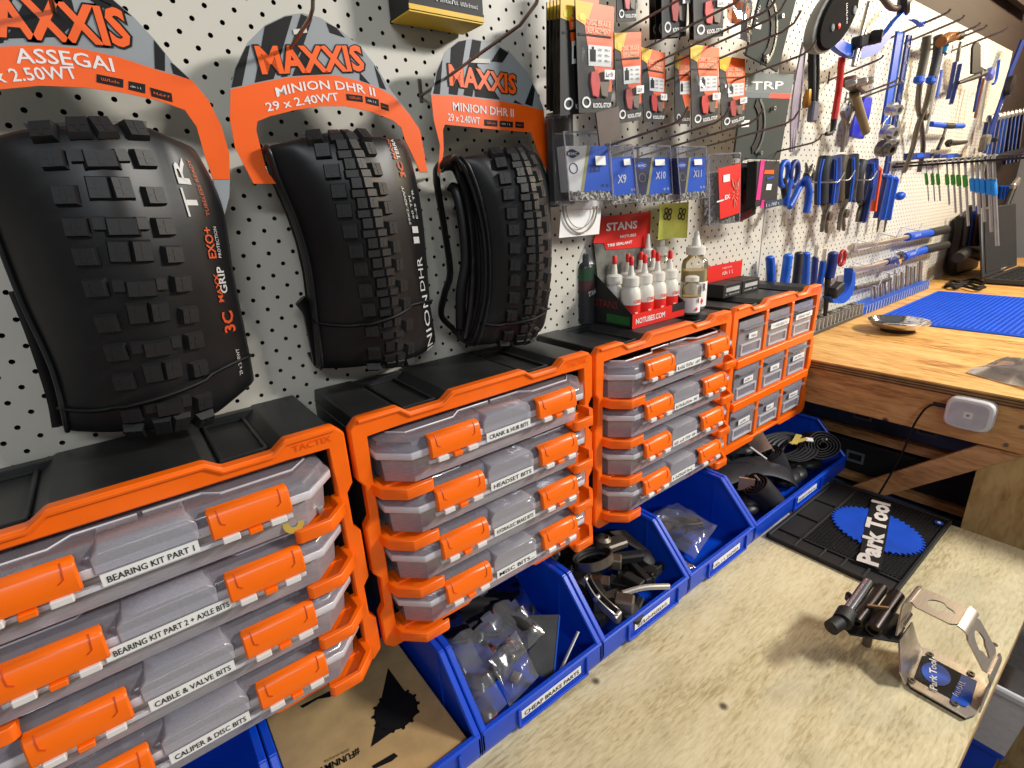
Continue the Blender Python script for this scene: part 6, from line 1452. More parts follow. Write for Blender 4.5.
t = bag('plastic_bag', 'crumpled clear plastic bag on the raised bench corner', q, 0.010, 0.014, 3, thick=0.002, mat=MCLEAR('frosty_film', (236, 228, 220), 0.32, 0.2, 0.8))
obj('brown_card', MB().prism([PZ(u, v, ZT + 0.006) for u, v in ((990, 368), (1010, 358), (1050, 366), (1050, 384))], (0, 0, 0.002)), M('bag_card', (150, 116, 92), 0.6, var=0.3), t)
# white network box on the end rail with its cable
t = thing('wireless_box', 'white rounded square box mounted on the bench end rail', 'box', (X0 - 0.015, -0.443, 0.871))
cy_, cz_ = -0.4425, 0.9020; hw, hh = 0.0370, 0.0310
def rrect(s, dx): 
    out = []
    for k in range(24):
        a = k * math.pi / 12 + 0.13; e = 4.5
        out.append(V(((X0 + 0.0005) + dx, cy_ + hw * s * (abs(math.cos(a)) ** (2 / e)) * (1 if math.cos(a) > 0 else -1), cz_ + hh * s * (abs(math.sin(a)) ** (2 / e)) * (1 if math.sin(a) > 0 else -1))))
    return out
obj('shell', MB().loft([rrect(1, 0), rrect(1, -0.016), rrect(0.96, -0.020), rrect(0.90, -0.0215)], True, True), WHITEP, t, smooth=40)
obj('inner_panel', MB().loft([rrect(0.80, -0.0214), rrect(0.78, -0.0222)], True, True), M('white_panel', (206, 202, 206), 0.4), t, smooth=40)
obj('logo_square', MB().box(((X0 + 0.0005) - 0.0224, cy_, cz_), (0.0006, 0.014, 0.013)), WHITEP, t); obj('logo_dot', MB().box(((X0 + 0.0005) - 0.0229, cy_, cz_), (0.0006, 0.004, 0.004)), GREYL, t)
obj('plug', MB().tube([(X0 - 0.007, cy_ + hw, cz_ + 0.004), (X0 - 0.007, cy_ + hw + 0.022, cz_ + 0.004)], 0.0045, 8), BLACKM, t, smooth=50)
cab = smooth_path([V((X0 - 0.007, cy_ + hw + 0.02, cz_ + 0.004))] + [PX(u, v, x_) for u, v, x_ in ((925, 409, X0 - .008), (914, 425, X0 - .012), (905, 447, X0 - .016), (892, 472, X0 - .02), (879, 494, X0 - .035))], 5)
obj('power_cable', MB().tube(cab, 0.0021, 7), BLACKT, None, smooth=60, label='thin black power cable running down from the white box', cat='cable')
# laptop
t = thing('laptop', 'open dark laptop at the far end of the raised bench', 'laptop', (2.85, -0.22, ZT))
DG = M('laptop_grey', (52, 52, 54), 0.45, var=0.1)
hx0, hx1, hy = 2.62, 3.05, -0.165
sc = [V((hx0, hy, ZT + 0.022)), V((hx1, hy - 0.02, ZT + 0.022)), V((hx1, hy + 0.035, ZT + 0.275)), V((hx0, hy + 0.055, ZT + 0.275))]
obj('screen_lid', MB().prism(sc, (0, 0.010, 0)), DG, t, 0.003)
md = [sc[0].lerp(sc[2], 0.0)]
c4 = sum(sc, V((0, 0, 0))) / 4
inn = [p.lerp(c4, 0.09) + V((0, -0.0012, 0.006)) for p in sc]
obj('screen', MB().prism(inn, (0, 0.001, 0)), M('screen_off', (40, 41, 43), 0.25), t)
obj('lettering', scribble(sc[0].lerp(sc[1], 0.45) + V((0, -0.0008, 0.010)), sc[0].lerp(sc[1], 0.62) + V((0, -0.0008, 0.010)), ZUP, 0.007, None, 0, 2), WHITE, t, smooth=0)
bs = [V((hx0, hy, ZT + 0.004)), V((hx1, hy - 0.02, ZT + 0.004)), V((hx1 - 0.01, hy - 0.27, ZT + 0.004)), V((hx0 - 0.01, hy - 0.25, ZT + 0.004))]
obj('base', MB().prism(bs, (0, 0, 0.018)), DG, t, 0.003)
for r_ in range(5):
    for k in range(12):
        p = bs[0].lerp(bs[1], 0.06 + 0.075 * k).lerp(bs[3].lerp(bs[2], 0.06 + 0.075 * k), 0.12 + 0.09 * r_)
        obj('key', MB().box(p + V((0, 0, 0.0195)), (0.024, 0.018, 0.003), None, 0, 0.85), M('key_black', (22, 22, 23), 0.5), t)
# tangle of cables behind the mat
for k in range(4):
    pts = [PZ(945 + 2 * k, 287 - k, ZT + 0.006 + 0.004 * k)] + [PZ(952 + 7.5 * i + 1.0 * k, 281 + 2.2 * k + 1.6 * math.sin(i * 1.7 + k), ZT + 0.007 + 0.001 * k) for i in range(5)]
    obj('cable', MB().tube(smooth_path(pts, 5), 0.0050, 7), BLACKT, None, smooth=60, label='black cable in the tangle between the laptop and the blue mat', cat='cable', group='tangled cables by the laptop')

# ================================================================== on the low bench
# black rubber mat with raised lettering
mx0, mx1, my0, my1 = 0.875, 1.175, -0.470, -0.258
t = thing('rubber_mat', 'black rubber work mat with blue sprocket emblem and tall lettering', 'mat', ((mx0 + mx1) / 2, (my0 + my1) / 2, 0.7))
RM = M('mat_black', (34, 33, 32), 0.55, var=0.15)
z = 0.7
obj('sheet', MB().box(((mx0 + mx1) / 2, (my0 + my1) / 2, z + 0.002), (mx1 - mx0, my1 - my0, 0.004)), RM, t)
wl = 0.006
for c_, s_ in ((((mx0 + mx1) / 2, my0 + wl / 2), (mx1 - mx0, wl)), (((mx0 + mx1) / 2, my1 - wl / 2), (mx1 - mx0, wl)), ((mx0 + wl / 2, (my0 + my1) / 2), (wl, my1 - my0)), ((mx1 - wl / 2, (my0 + my1) / 2), (wl, my1 - my0))):
    obj('raised_edge', MB().box((c_[0], c_[1], z + 0.0055), (s_[0], s_[1], 0.007)), RM, t, 0.0012)
ix = 0.914; iy = -0.307
obj('rib', MB().box((ix, (my0 + my1) / 2, z + 0.005), (0.005, my1 - my0, 0.005)), RM, t, 0.0008)
obj('rib', MB().box(((ix + mx1) / 2, iy, z + 0.005), (mx1 - ix, 0.005, 0.005)), RM, t, 0.0008)
for xx in (ix + 0.075, ix + 0.155): obj('rib', MB().box((xx, (iy + my1) / 2, z + 0.005), (0.004, my1 - iy, 0.005)), RM, t, 0.0008)
for yy in (my0 + 0.050, my0 + 0.085, my0 + 0.120, iy): obj('rib', MB().box(((mx0 + ix) / 2, yy, z + 0.005), (ix - mx0, 0.004, 0.005)), RM, t, 0.0008)
m = MB(); nx_, ny_ = 40, 26
for i in range(nx_):
    for j in range(ny_):
        x = ix + 0.008 + i * (mx1 - ix - 0.018) / (nx_ - 1); yy = my0 + 0.010 + j * (iy - my0 - 0.016) / (ny_ - 1)
        m.box((x, yy, z + 0.0055), (0.0036, 0.0034, 0.004), None, 0, 0.8)
obj('nubs', m, RM, t, smooth=0, kind='stuff')
# sprocket emblem: ellipse with teeth, axes along the mat
ec = V((1.055, -0.372, z + 0.0078)); T_ = 44; rim = []
ec = (PZ(906, 520, z + .008) + PZ(846, 524, z + .008) + PZ(890, 553, z + .008) + PZ(865, 510, z + .008)) / 4
ea = (PZ(922, 537, z + .008) - PZ(833, 522, z + .008)) / 2; eb = (PZ(862, 509, z + .008) - PZ(893, 556, z + .008)) / 2
ec = (PZ(922, 537, z + .008) + PZ(833, 522, z + .008)) / 2
for k in range(T_ * 4):
    a = 2 * math.pi * k / (T_ * 4); r_ = 1.0 if (k % 4) in (0, 1) else 0.93
    rim.append(ec + ea * (r_ * math.cos(a)) + eb * (r_ * math.sin(a)))
obj('sprocket_emblem', MB().prism(rim, (0, 0, 0.0015)), M('emblem_blue', (20, 82, 206), 0.45), t)
l0 = PZ(876, 566, z + .010); l1 = PZ(884, 502, z + .010)
bdk = [PZ(u, v, z + .0098) for u, v in ((858, 561), (881, 571), (892, 505), (872, 497))]
obj('lettering_backing', MB().prism(bdk, (0, 0, 0.0010)), M('backing_black', (24, 23, 23), 0.5), t)
upv = PZ(860, 557, z + .010) - l0
obj('raised_lettering', text_mb('Park Tool', PZ(877, 567, z + .0115), PZ(889.5, 504, z + .0115), upv, 0.029, 0.045, 0.0004), M('mat_lettering', (234, 226, 216), 0.5), t, smooth=0)
bb = PZ(939, 523, z + .009)
obj('corner_badge', MB().lathe([(0.007, 0), (0.007, 0.001)], bb, n=16), BLUE, t); obj('corner_badge_dot', MB().lathe([(0.003, 0), (0.003, 0.0015)], bb, n=12), WHITE, t)

# bent steel bench tool
t = thing('steel_bracket_tool', 'bent brushed-steel bracket tool with three tubes clamped at its end', 'tool', (0.76, -0.55, 0.7))
sp = 0.0022
def pl(u, v, zz): return PZ(u, v, zz)
b0 = [pl(u, v, 0.7045) for u, v in ((905, 678), (911, 656), (921, 648), (935, 652), (985, 680), (988, 690), (975, 716), (966, 719), (910, 687))]
obj('base_plate', MB().prism(b0, (0, 0, sp)), STEELB, t, 0.0006)
obj('foot_pad', MB().prism([p.lerp(sum(b0, V((0, 0, 0))) / len(b0), 0.03) - V((0, 0, 0.0042)) for p in b0], (0, 0, 0.0040)), BLACKM, t)
st = [pl(u, v, 0.7072) for u, v in ((914, 678), (922, 656), (928, 656), (977, 682), (971, 703), (965, 706))]
obj('sticker', MB().prism(st, (0, 0, 0.0004)), BLACKT, t)
ce = (pl(936, 674, 0.7079)); e1 = (pl(950, 684, .7079) - pl(922, 668, .7079)) / 2; e2 = (pl(941, 666, .7079) - pl(931, 683, .7079)) / 2
obj('sticker_oval', MB().prism([ce + e1 * math.cos(k * .314) + e2 * math.sin(k * .314) for k in range(20)], (0, 0, 0.0002)), BLUE, t)
obj('sticker_blue', MB().prism([pl(u, v, 0.7078) for u, v in ((950, 701), (962, 674), (977, 681), (970, 704), (966, 707))], (0, 0, 0.0003)), BLUE, t)
obj('lettering', text_mb('Park Tool', pl(937, 691, .7083), pl(936, 661, .7083), pl(930, 690, .7083) - pl(937, 691, .7083), 0.0075, 0.03), WHITE, t, smooth=0)
obj('sticker_print', scribble(pl(958, 697, .7084), pl(966, 683, .7084), pl(955, 690, .7084) - pl(959, 696, .7084), 0.006, None, 0, 3), WHITE, t, smooth=0)
for u, v in ((930, 655), (971, 674), (912, 681), (955, 704)):
    obj('screw', MB().lathe([(0.0042, 0), (0.0042, 0.002), (0.002, 0.002), (0.002, 0.0008)], pl(u, v, 0.7067), n=12), STEELD, t, smooth=30)
# the arch: a bent strip rising from the base's far end, over the top and down to the clamp
def strip(stations, th):
    """stations: pairs of edge points; the strip has thickness th"""
    rings = []
    for i, (a, b_) in enumerate(stations):
        c0 = stations[max(i - 1, 0)]; c1 = stations[min(i + 1, len(stations) - 1)]
        tg = ((c1[0] + c1[1]) - (c0[0] + c0[1])).normalized(); n_ = tg.cross((b_ - a).normalized()).normalized() * th
        rings.append([a, b_, b_ + n_, a + n_])
    return MB().loft(rings)
zt_ = 0.785
A0 = pl(986, 688, 0.7065); A1 = pl(978, 712, 0.7065)
# right leg foot line -> upper right bend -> top left bend
f0 = PZ(1001, 658, 0.735); f1 = PZ(990, 682, 0.735)
u0 = PZ(975, 610, zt_); u1 = PZ(963, 630, zt_)
w0 = PZ(917, 585, zt_); w1 = PZ(904, 601, zt_)
d0 = PZ(909, 622, 0.752); d1 = PZ(897, 636, 0.752)
def hole_strip(name, a0, a1, b0_, b1, th, s0, s1):
    """strip quad a0-a1 .. b0-b1 with a long rounded slot from s0 to s1"""
    L = lambda s, w_: a0.lerp(b0_, s).lerp(a1.lerp(b1, s), w_)
    inner = []; outer = []
    K = 20
    for k in range(K):
        a = 2 * math.pi * k / K; c_, s_ = math.cos(a), math.sin(a)
        inner.append(L((s0 + s1) / 2 + (s1 - s0) / 2 * c_, 0.5 + 0.24 * s_ * (1.0 if c_ < 0.3 else 0.55)))
        m_ = max(abs(c_), abs(s_)); outer.append(L(0.5 + 0.5 * c_ / m_, 0.5 + 0.5 * s_ / m_))
    nrm = (b0_ - a0).cross(a1 - a0).normalized() * th
    return obj(name, MB().ring_plate(outer, inner, nrm), STEELB, t)
def cut(a0, a1, b0_, b1, lo, hi): return a0.lerp(b0_, lo), a1.lerp(b1, lo), a0.lerp(b0_, hi), a1.lerp(b1, hi)
TA = cut(w0, w1, u0, u1, 0.10, 0.90); TB = cut(u0, u1, f0, f1, 0.10, 0.90); TC = cut(f0, f1, A0, A1, 0.18, 1.0); TD = cut(d0, d1, w0, w1, 0.0, 0.75)
hole_strip('arch_top', *TA, sp, 0.26, 0.84)
hole_strip('arch_slope', *TB, sp, 0.16, 0.84)
def bend(p, q, c):
    """rounded corner from edge pair p to edge pair q round the corner pair c"""
    sts = []
    for k in range(7):
        t_ = k / 6; sts.append(tuple((1 - t_) ** 2 * p[e] + 2 * t_ * (1 - t_) * c[e] + t_ ** 2 * q[e] for e in (0, 1)))
    m = strip(sts, -sp); return obj('bend', m, STEELB, t, smooth=60)
bend((TA[2], TA[3]), (TB[0], TB[1]), (u0, u1)); bend((TB[2], TB[3]), (TC[0], TC[1]), (f0, f1)); bend((TD[2], TD[3]), (TA[0], TA[1]), (w0, w1))
obj('arch_foot', strip([(TC[0], TC[1]), (TC[0].lerp(TC[2], .5), TC[1].lerp(TC[3], .5)), (TC[2], TC[3])], -sp), STEELB, t)
obj('arch_drop', strip([(TD[0], TD[1]), (TD[0].lerp(TD[2], .5), TD[1].lerp(TD[3], .5)), (TD[2], TD[3])], -sp), STEELB, t)
# inner tab from the base up to the clamp
tb = [(pl(921, 650, .7055), pl(904, 684, .7055)), (PZ(916, 640, .722), PZ(899, 672, .722)), (PZ(911, 622, .745), PZ(898, 640, .745))]
obj('inner_tab', strip(tb, sp), STEELB, t)
c_ = (d0 + d1) / 2
pltp = [PZ(u, v, 0.745) for u, v in ((909, 618), (899, 642), (850, 634), (838, 620), (862, 598))]
obj('clamp_plate', MB().prism(pltp, (0, 0, -0.003)), BLACKM, t, 0.0008)
obj('clamp_roll', MB().tube([PZ(900, 626, .757), PZ(908, 614, .757)], 0.006, 12), CHROME, t, smooth=60)
def tubepx(name, a, b_, za, zb_, r_, mat, hollow=True):
    p = PZ(*a, za); q_ = PZ(*b_, zb_); ax_ = (q_ - p)
    L_ = ax_.length
    prof = [(r_ * .72, 0.004), (r_ * .72, 0), (r_, 0), (r_, L_), (r_ * .72, L_), (r_ * .72, L_ - 0.01)] if hollow else [(r_, 0), (r_, L_)]
    return obj(name, MB().lathe(prof, p, ax_, 18), mat, t, smooth=40)
BRT = M('dark_tube', (58, 52, 50), 0.3, 0.9)
tubepx('tube', (846, 614), (868, 583), 0.762, 0.768, 0.0078, CHROME)
tubepx('tube', (856, 622), (882, 588), 0.760, 0.766, 0.0080, BRT)
tubepx('tube', (873, 630), (897, 595), 0.758, 0.766, 0.0098, BRT)
tubepx('knob_collar', (842, 622), (847, 613), 0.762, 0.763, 0.0125, BLACKM, False)
tubepx('knob', (831, 628), (842, 620), 0.760, 0.762, 0.0098, BLACKM, False)
obj('spring_clip', MB().box(PZ(851, 600, .758), (0.022, 0.008, 0.016), Matrix.Rotation(.9, 3, 'Z')), BLACKM, t, 0.003)
obj('brass_tab', MB().box(PZ(878, 607, .772), (0.026, 0.003, 0.004), Matrix.Rotation(-.9, 3, 'Z')), M('brass_strip', (190, 150, 110), 0.35, 0.8), t)
obj('support_post', MB().tube([PZ(872, 620, .745), V((PZ(872, 620, .745).x, PZ(872, 620, .745).y, 0.7))], 0.006, 12), STEELD, t, smooth=50)

# ================================================================== under and beyond the bench
TOTE = MCLEAR('white_tote', (222, 226, 232), 0.85)
def tub(name, label, cat, x0, x1, y0, y1, z0, z1, mat, dr, rim):
    t = thing(name, label, cat, ((x0 + x1) / 2, (y0 + y1) / 2, z0))
    o_ = [V((x0, y1, z1)), V((x1, y1, z1)), V((x1, y0, z1)), V((x0, y0, z1))]
    sx = (1, -1, -1, 1); sy = (-1, -1, 1, 1)
    lo_ = [V((p.x + sx[k] * dr, p.y + sy[k] * dr, z0)) for k, p in enumerate(o_)]
    obj('tub', MB().loft([o_, lo_], True, False).add(lo_, [(0, 1, 2, 3)]), mat, t)
    obj('rim', MB().ring_plate([V((p.x - sx[k] * rim, p.y - sy[k] * rim, z1)) for k, p in enumerate(o_)], [V((p.x + sx[k] * .003, p.y + sy[k] * .003, z1)) for k, p in enumerate(o_)], (0, 0, -0.014)), mat, t, 0.003)
    return t
tub('storage_crate', 'blue plastic crate on the floor under the white tote', 'crate', 0.985, 1.205, -0.632, -0.36, 0.0, 0.425, BLUEBIN, 0.015, 0.006)
tub('plastic_tote', 'pale translucent tote standing on the blue crate by the low bench', 'tote', 0.965, 1.222, -0.650, -0.36, 0.427, 0.565, TOTE, 0.012, 0.008)

# ================================================================== what lies in the bins
# kraft box
z = 0.7035
t = thing('cardboard_box', 'flat kraft cardboard box with black chainring print in a blue bin', 'box', (0.11, -0.13, z))
kb = [PZ(u, v, z + 0.045) for u, v in ((286, 706), (374, 655), (451, 744), (330, 800))]
x0_, x1_, y0_, y1_ = 0.022, 0.204, -0.241, -0.03
obj('box_body', MB().box(((x0_ + x1_) / 2, (y0_ + y1_) / 2, z + 0.015), (x1_ - x0_, y1_ - y0_, 0.030)), KRAFT, t, 0.001)
zk_ = z + 0.0304
K = lambda u, v: PZ(u, v, zk_)
m = MB().prism([K(371, 747), K(388, 668), K(420, 712)], (0, 0, 0.0002))
obj('triangle_print', m, BLACKT, t)
cg = K(396, 710); m = MB()
ra = (K(404, 708) - K(384, 716)) * 0.42
for k in range(14):
    a = k * 0.449; m.prism([cg + V((math.cos(a) * 0.026, math.sin(a) * 0.026, 0)), cg + V((math.cos(a + .2) * 0.026, math.sin(a + .2) * 0.026, 0)), cg + V((math.cos(a + .15) * 0.030, math.sin(a + .15) * 0.030, 0)), cg + V((math.cos(a + .05) * 0.030, math.sin(a + .05) * 0.030, 0))], (0, 0, 0.0003))
m.ring_plate([cg + V((math.cos(k * .314) * 0.027, math.sin(k * .314) * 0.027, 0)) for k in range(20)], [cg + V((math.cos(k * .314) * 0.020, math.sin(k * .314) * 0.020, 0)) for k in range(20)], (0, 0, 0.0003))
obj('chainring_print', m, BLACKT, t)
obj('lettering', text_mb('#FUNNMTB', K(359, 748), K(314, 771), K(363, 757) - K(359, 748), 0.0085, 0.02), BLACKT, t, smooth=0)
obj('lettering', scribble(K(350, 748), K(322, 762), K(353, 754) - K(350, 748), 0.0030, None, 0, 4), M('brown_print', (90, 72, 48), 0.6), t, smooth=0)
obj('thumb_slot', MB().prism([K(u, v) for u, v in ((372, 766), (394, 753), (398, 756), (392, 761), (374, 769))], (0, 0, 0.0003)), BLACKT, t)
obj('black_print', MB().prism([K(u, v) for u, v in ((300, 706), (336, 688), (340, 690), (330, 697), (318, 699), (303, 708))], (0, 0, 0.0003)), BLACKT, t)
# bags of brake parts
def bz(u, v, zz): return PZ(u, v, zz)
z = 0.72
t = bag('parts_bag', 'large clear bag with black cable loops in the brake parts bin', [V((0.232, -0.07, 0.772)), V((0.402, -0.07, 0.780)), V((0.372, -0.20, 0.756)), V((0.234, -0.215, 0.745))], 0.020, 0.024, 1, (0, -0.25, 1), 18, 'clear parts bags', 0.02)
for k in range(3):
    cc = V((0.265 + 0.042 * k, -0.125 - 0.018 * k, 0.768)); rr = 0.030 - 0.004 * k
    obj('cable_loop', MB().tube([cc + V((rr * math.cos(a), rr * .8 * math.sin(a), 0.006 * math.sin(2 * a + k))) for a in [q * math.pi / 10 for q in range(21)]], 0.003, 7), BLACKT, t, smooth=60)
obj('black_lever', MB().tube([(0.29, -0.10, 0.785), (0.33, -0.135, 0.782), (0.345, -0.19, 0.765)], [0.012, 0.008], 8), BLACKM, t, smooth=50)
t = bag('parts_bag', 'small zip bag lying near the brake bin lip', [V((0.272, -0.195, 0.768)), V((0.325, -0.185, 0.776)), V((0.318, -0.240, 0.745)), V((0.266, -0.244, 0.738))], 0.008, 0.010, 4, (0, -0.4, 1), 12, 'clear parts bags', 0.006)
obj('small_part', MB().box((0.292, -0.225, 0.750), (0.014, 0.012, 0.005), Matrix.Rotation(.5, 3, 'Z')), STEEL, t, 0.001)
t = bag('parts_bag', 'clear bag with red pieces at the side of the brake parts bin', [V((0.226, -0.14, 0.755)), V((0.272, -0.15, 0.770)), V((0.264, -0.242, 0.742)), V((0.226, -0.242, 0.732))], 0.006, 0.012, 7, (0, -0.3, 1), 12, 'clear parts bags', 0.006)
obj('red_piece', MB().box((0.238, -0.232, 0.724), (0.026, 0.018, 0.02)), M('brick_red', (150, 34, 26), 0.5), t, 0.002)
t = thing('instruction_card', 'dark card with a blue edge leaning in the brake parts bin', 'card', (0.36, -0.17, 0.71))
cq = [V((0.322, -0.215, 0.725)), V((0.345, -0.238, 0.720)), V((0.388, -0.205, 0.776)), V((0.352, -0.175, 0.776))]
obj('card', MB().prism(cq, (0.001, 0.0006, 0.001)), M('card_grey', (60, 58, 58), 0.5, var=0.3), t); obj('blue_edge', MB().tube([cq[1], cq[2]], 0.0012, 5), BLUE, t)
t = thing('cable_tie', 'white strip standing up in the brake parts bin', 'strip', (0.37, -0.22, 0.71)); obj('strip', MB().tube([(0.350, -0.240, 0.720), (0.402, -0.228, 0.756)], 0.0018, 6, flat=2.0), WHITEP, t)
# derailleur parts
def cyl(m, a, b_, r_, n=12, mi=0): return m.tube([V(a), V(b_)], r_, n, mi)
t = thing('band_clamp', 'round steel band clamp on top of the derailleur parts', 'clamp', (0.5090, -0.1560, 0.7750))
cc = V((0.5020, -0.1610, 0.7880)); tilt = Matrix.Rotation(-0.35, 3, 'X')
obj('band', MB().loft([[cc + tilt @ V((r_ * math.cos(a), r_ * math.sin(a), h_)) for r_, h_ in ((0.030, -0.007), (0.0325, -0.007), (0.0325, 0.007), (0.030, 0.007))] for a in [k * math.pi / 16 for k in range(33)]], True, False), STEELD, t, smooth=50)
obj('band_liner', MB().tube([cc + tilt @ V((0.0285 * math.cos(a), 0.0285 * math.sin(a), 0.001)) for a in [k * math.pi / 12 for k in range(25)]], 0.003, 6), BLACKM, t, smooth=60)
obj('pivot_lug', MB().box(cc + V((0.026, -0.026, -0.004)), (0.02, 0.016, 0.018), Matrix.Rotation(.7, 3, 'Z')), STEELD, t, 0.002)
t = thing('front_derailleur', 'worn steel front derailleur cage lying in the parts bin', 'derailleur', (0.4740, -0.2120, 0.7300))
cage = smooth_path([V((0.4660, -0.1760, 0.7820)), V((0.4590, -0.2060, 0.7700)), V((0.4660, -0.2380, 0.7540)), V((0.4860, -0.2360, 0.7400))], 5)
for s_ in (0, 1):
    obj('cage_plate', MB().loft([[p + V((0.012 * s_, 0.004 * s_, 0.0)), p + V((0.012 * s_ + 0.002, 0.004 * s_, 0)), p + V((0.012 * s_ + 0.006, 0.006 * s_, -0.020)), p + V((0.012 * s_ + 0.004, 0.006 * s_, -0.020))] for p in cage], True, True), STEELD if s_ else STEEL, t, smooth=30)
for p in cage[::5]: obj('rivet', MB().lathe([(0.004, 0), (0.004, 0.016)], p + V((0, 0, -0.008)), (1, 0.2, 0), 10), STEEL, t)
obj('hinge_block', MB().box(V((0.4960, -0.2310, 0.7520)), (0.024, 0.03, 0.022), Matrix.Rotation(.6, 3, 'Z')), STEELD, t, 0.003)
t = thing('rear_derailleur', 'dark metal rear derailleur body in the parts bin', 'derailleur', (0.5640, -0.1620, 0.7300))
obj('parallelogram', MB().box(V((0.5570, -0.1510, 0.7820)), (0.052, 0.026, 0.014), Matrix.Rotation(-.25, 3, 'Z')), STEELD, t, 0.003)
obj('parallelogram', MB().box(V((0.5640, -0.1760, 0.7670)), (0.060, 0.018, 0.016), Matrix.Rotation(-.55, 3, 'Z')), BLACKM, t, 0.003)
obj('knuckle', MB().lathe([(0.009, 0), (0.014, 0.003), (0.014, 0.022), (0.008, 0.026), (0.008, 0.022)], V((0.5390, -0.1440, 0.7780)), (0.1, -0.1, 1), 14), STEELD, t, smooth=30)
obj('knuckle', MB().lathe([(0.010, 0), (0.015, 0.003), (0.015, 0.02), (0.006, 0.024)], V((0.5900, -0.1870, 0.7460)), (0.3, -0.5, 1), 14), BLACKM, t, smooth=30)
for k in range(2):
    c0 = V((0.575 + 0.012 * k, -0.178 - 0.012 * k, 0.738 - 0.008 * k))
    obj('jockey_wheel', MB().prism([c0 + V(((0.016 if q % 2 else 0.013) * math.cos(q * math.pi / 11), (0.016 if q % 2 else 0.013) * .6 * math.sin(q * math.pi / 11), (0.012) * math.sin(q * math.pi / 11))) for q in range(22)], (0.002, -0.004, 0.004)), BLACKM, t)
obj('cage_arm', MB().prism([V((0.5790, -0.1260, 0.7820)), V((0.6040, -0.1380, 0.7800)), V((0.6120, -0.1910, 0.7580)), V((0.6040, -0.1980, 0.7550))], (0.001, 0, 0.003)), STEELD, t, 0.001)
t = thing('brake_lever', 'slim silver lever blade lying across the parts bin', 'lever', (0.5440, -0.2320, 0.7450))
obj('blade', MB().tube(smooth_path([V((0.5040, -0.2210, 0.7580)), V((0.5390, -0.2340, 0.7580)), V((0.5760, -0.2540, 0.7520))]), [0.0055, 0.004, 0.004, 0.003] and 0.0045, 8, flat=0.5), STEEL, t, smooth=60)
t = thing('shifter_pod', 'round black shifter pod at the parts bin lip', 'shifter', (0.4940, -0.2360, 0.7200))
obj('pod', MB().lathe([(0.012, 0), (0.018, 0.004), (0.018, 0.016), (0.010, 0.021)], V((0.5010, -0.2360, 0.7240)), (0.1, -0.3, 1), 18), BLACKM, t, smooth=30); obj('paddle', MB().box(V((0.5240, -0.2360, 0.7380)), (0.026, 0.012, 0.008), Matrix.Rotation(.4, 3, 'Z')), BLACKM, t, 0.002)
for k, (c_, r_) in enumerate((((0.4560, -0.1010, 0.7850), 0.014), ((0.4840, -0.0860, 0.7820), 0.012), ((0.5340, -0.0960, 0.7760), 0.015), ((0.4490, -0.1360, 0.7750), 0.010), ((0.5940, -0.1060, 0.7620), 0.014))):
    t = thing('small_part', ('black cap at the back of the parts bin', 'steel collar at the back of the parts bin', 'black boss behind the derailleur body', 'thin tube end beside the band clamp', 'dark spacer under the cage arm')[k], 'bike part', V(c_) - V((0, 0, .02)))
    obj('body', MB().lathe([(r_ * .5, 0), (r_, 0.004), (r_, 0.018), (r_ * .6, 0.026), (r_ * .6, 0.02)], V(c_) - V((0, 0, 0.016)), (random.uniform(-.7, .7), random.uniform(-.8, 0), 1), 12), (BLACKM, STEELD)[k % 2], t, smooth=30)
    obj('bolt', MB().tube([V(c_), V(c_) + V((0.01, -0.02, 0.008))], 0.003, 8), STEEL, t, smooth=50)
# filler layer of parts low in that bin
m = MB(); rn = random.Random(11)
for k in range(90):
    m.box((rn.uniform(0.455, 0.60), rn.uniform(-0.215, -0.045), rn.uniform(0.728, 0.752)), (rn.uniform(.015, .05), rn.uniform(.01, .025), rn.uniform(.008, .02)), Matrix.Rotation(rn.uniform(0, 3), 3, 'Z') @ Matrix.Rotation(rn.uniform(-.5, .5), 3, 'X'), k % 2)
obj('bike_parts', m, [BLACKM, STEELD], None, 0.0015, kind='stuff', label='dark jumble of small bike parts at the bottom of the bin', cat='bike parts')
# bags in the next bin
t = bag('parts_bag', 'clear bag with a dark part lying in the low-filled bin', [V((0.665, -0.10, 0.745)), V((0.785, -0.12, 0.750)), V((0.790, -0.205, 0.738)), V((0.690, -0.225, 0.728))], 0.014, 0.018, 12, (0, -0.2, 1), 16, 'clear parts bags', 0.012)
obj('dark_part', MB().box((0.745, -0.16, 0.742), (0.07, 0.03, 0.012), Matrix.Rotation(-.5, 3, 'Z')), M('dull_brown', (84, 70, 66), 0.5), t, 0.002)
obj('black_loop', MB().tube([V((0.715 + 0.02 * math.cos(a), -0.17 + 0.015 * math.sin(a), 0.744)) for a in [q * math.pi / 8 for q in range(17)]], 0.0025, 6), BLACKT, t, smooth=60)
t = bag('parts_bag', 'clear bag by the side wall with a small brass piece, in the low-filled bin', [V((0.645, -0.13, 0.724)), V((0.690, -0.15, 0.724)), V((0.690, -0.235, 0.714)), V((0.645, -0.235, 0.712))], 0.008, 0.010, 15, (0, -0.1, 1), 12, 'clear parts bags', 0.006)
obj('brass_piece', MB().box((0.672, -0.222, 0.712), (0.026, 0.014, 0.008), Matrix.Rotation(.3, 3, 'Z')), M('brass', (170, 120, 60)), t, 0.002)
t = bag('parts_bag', 'clear bag tucked at the back of the low-filled bin', [V((0.645, -0.03, 0.760)), V((0.675, -0.03, 0.765)), V((0.680, -0.12, 0.745)), V((0.642, -0.12, 0.745))], 0.006, 0.010, 19, (0.3, -0.3, 1), 10, 'clear parts bags', 0.008)
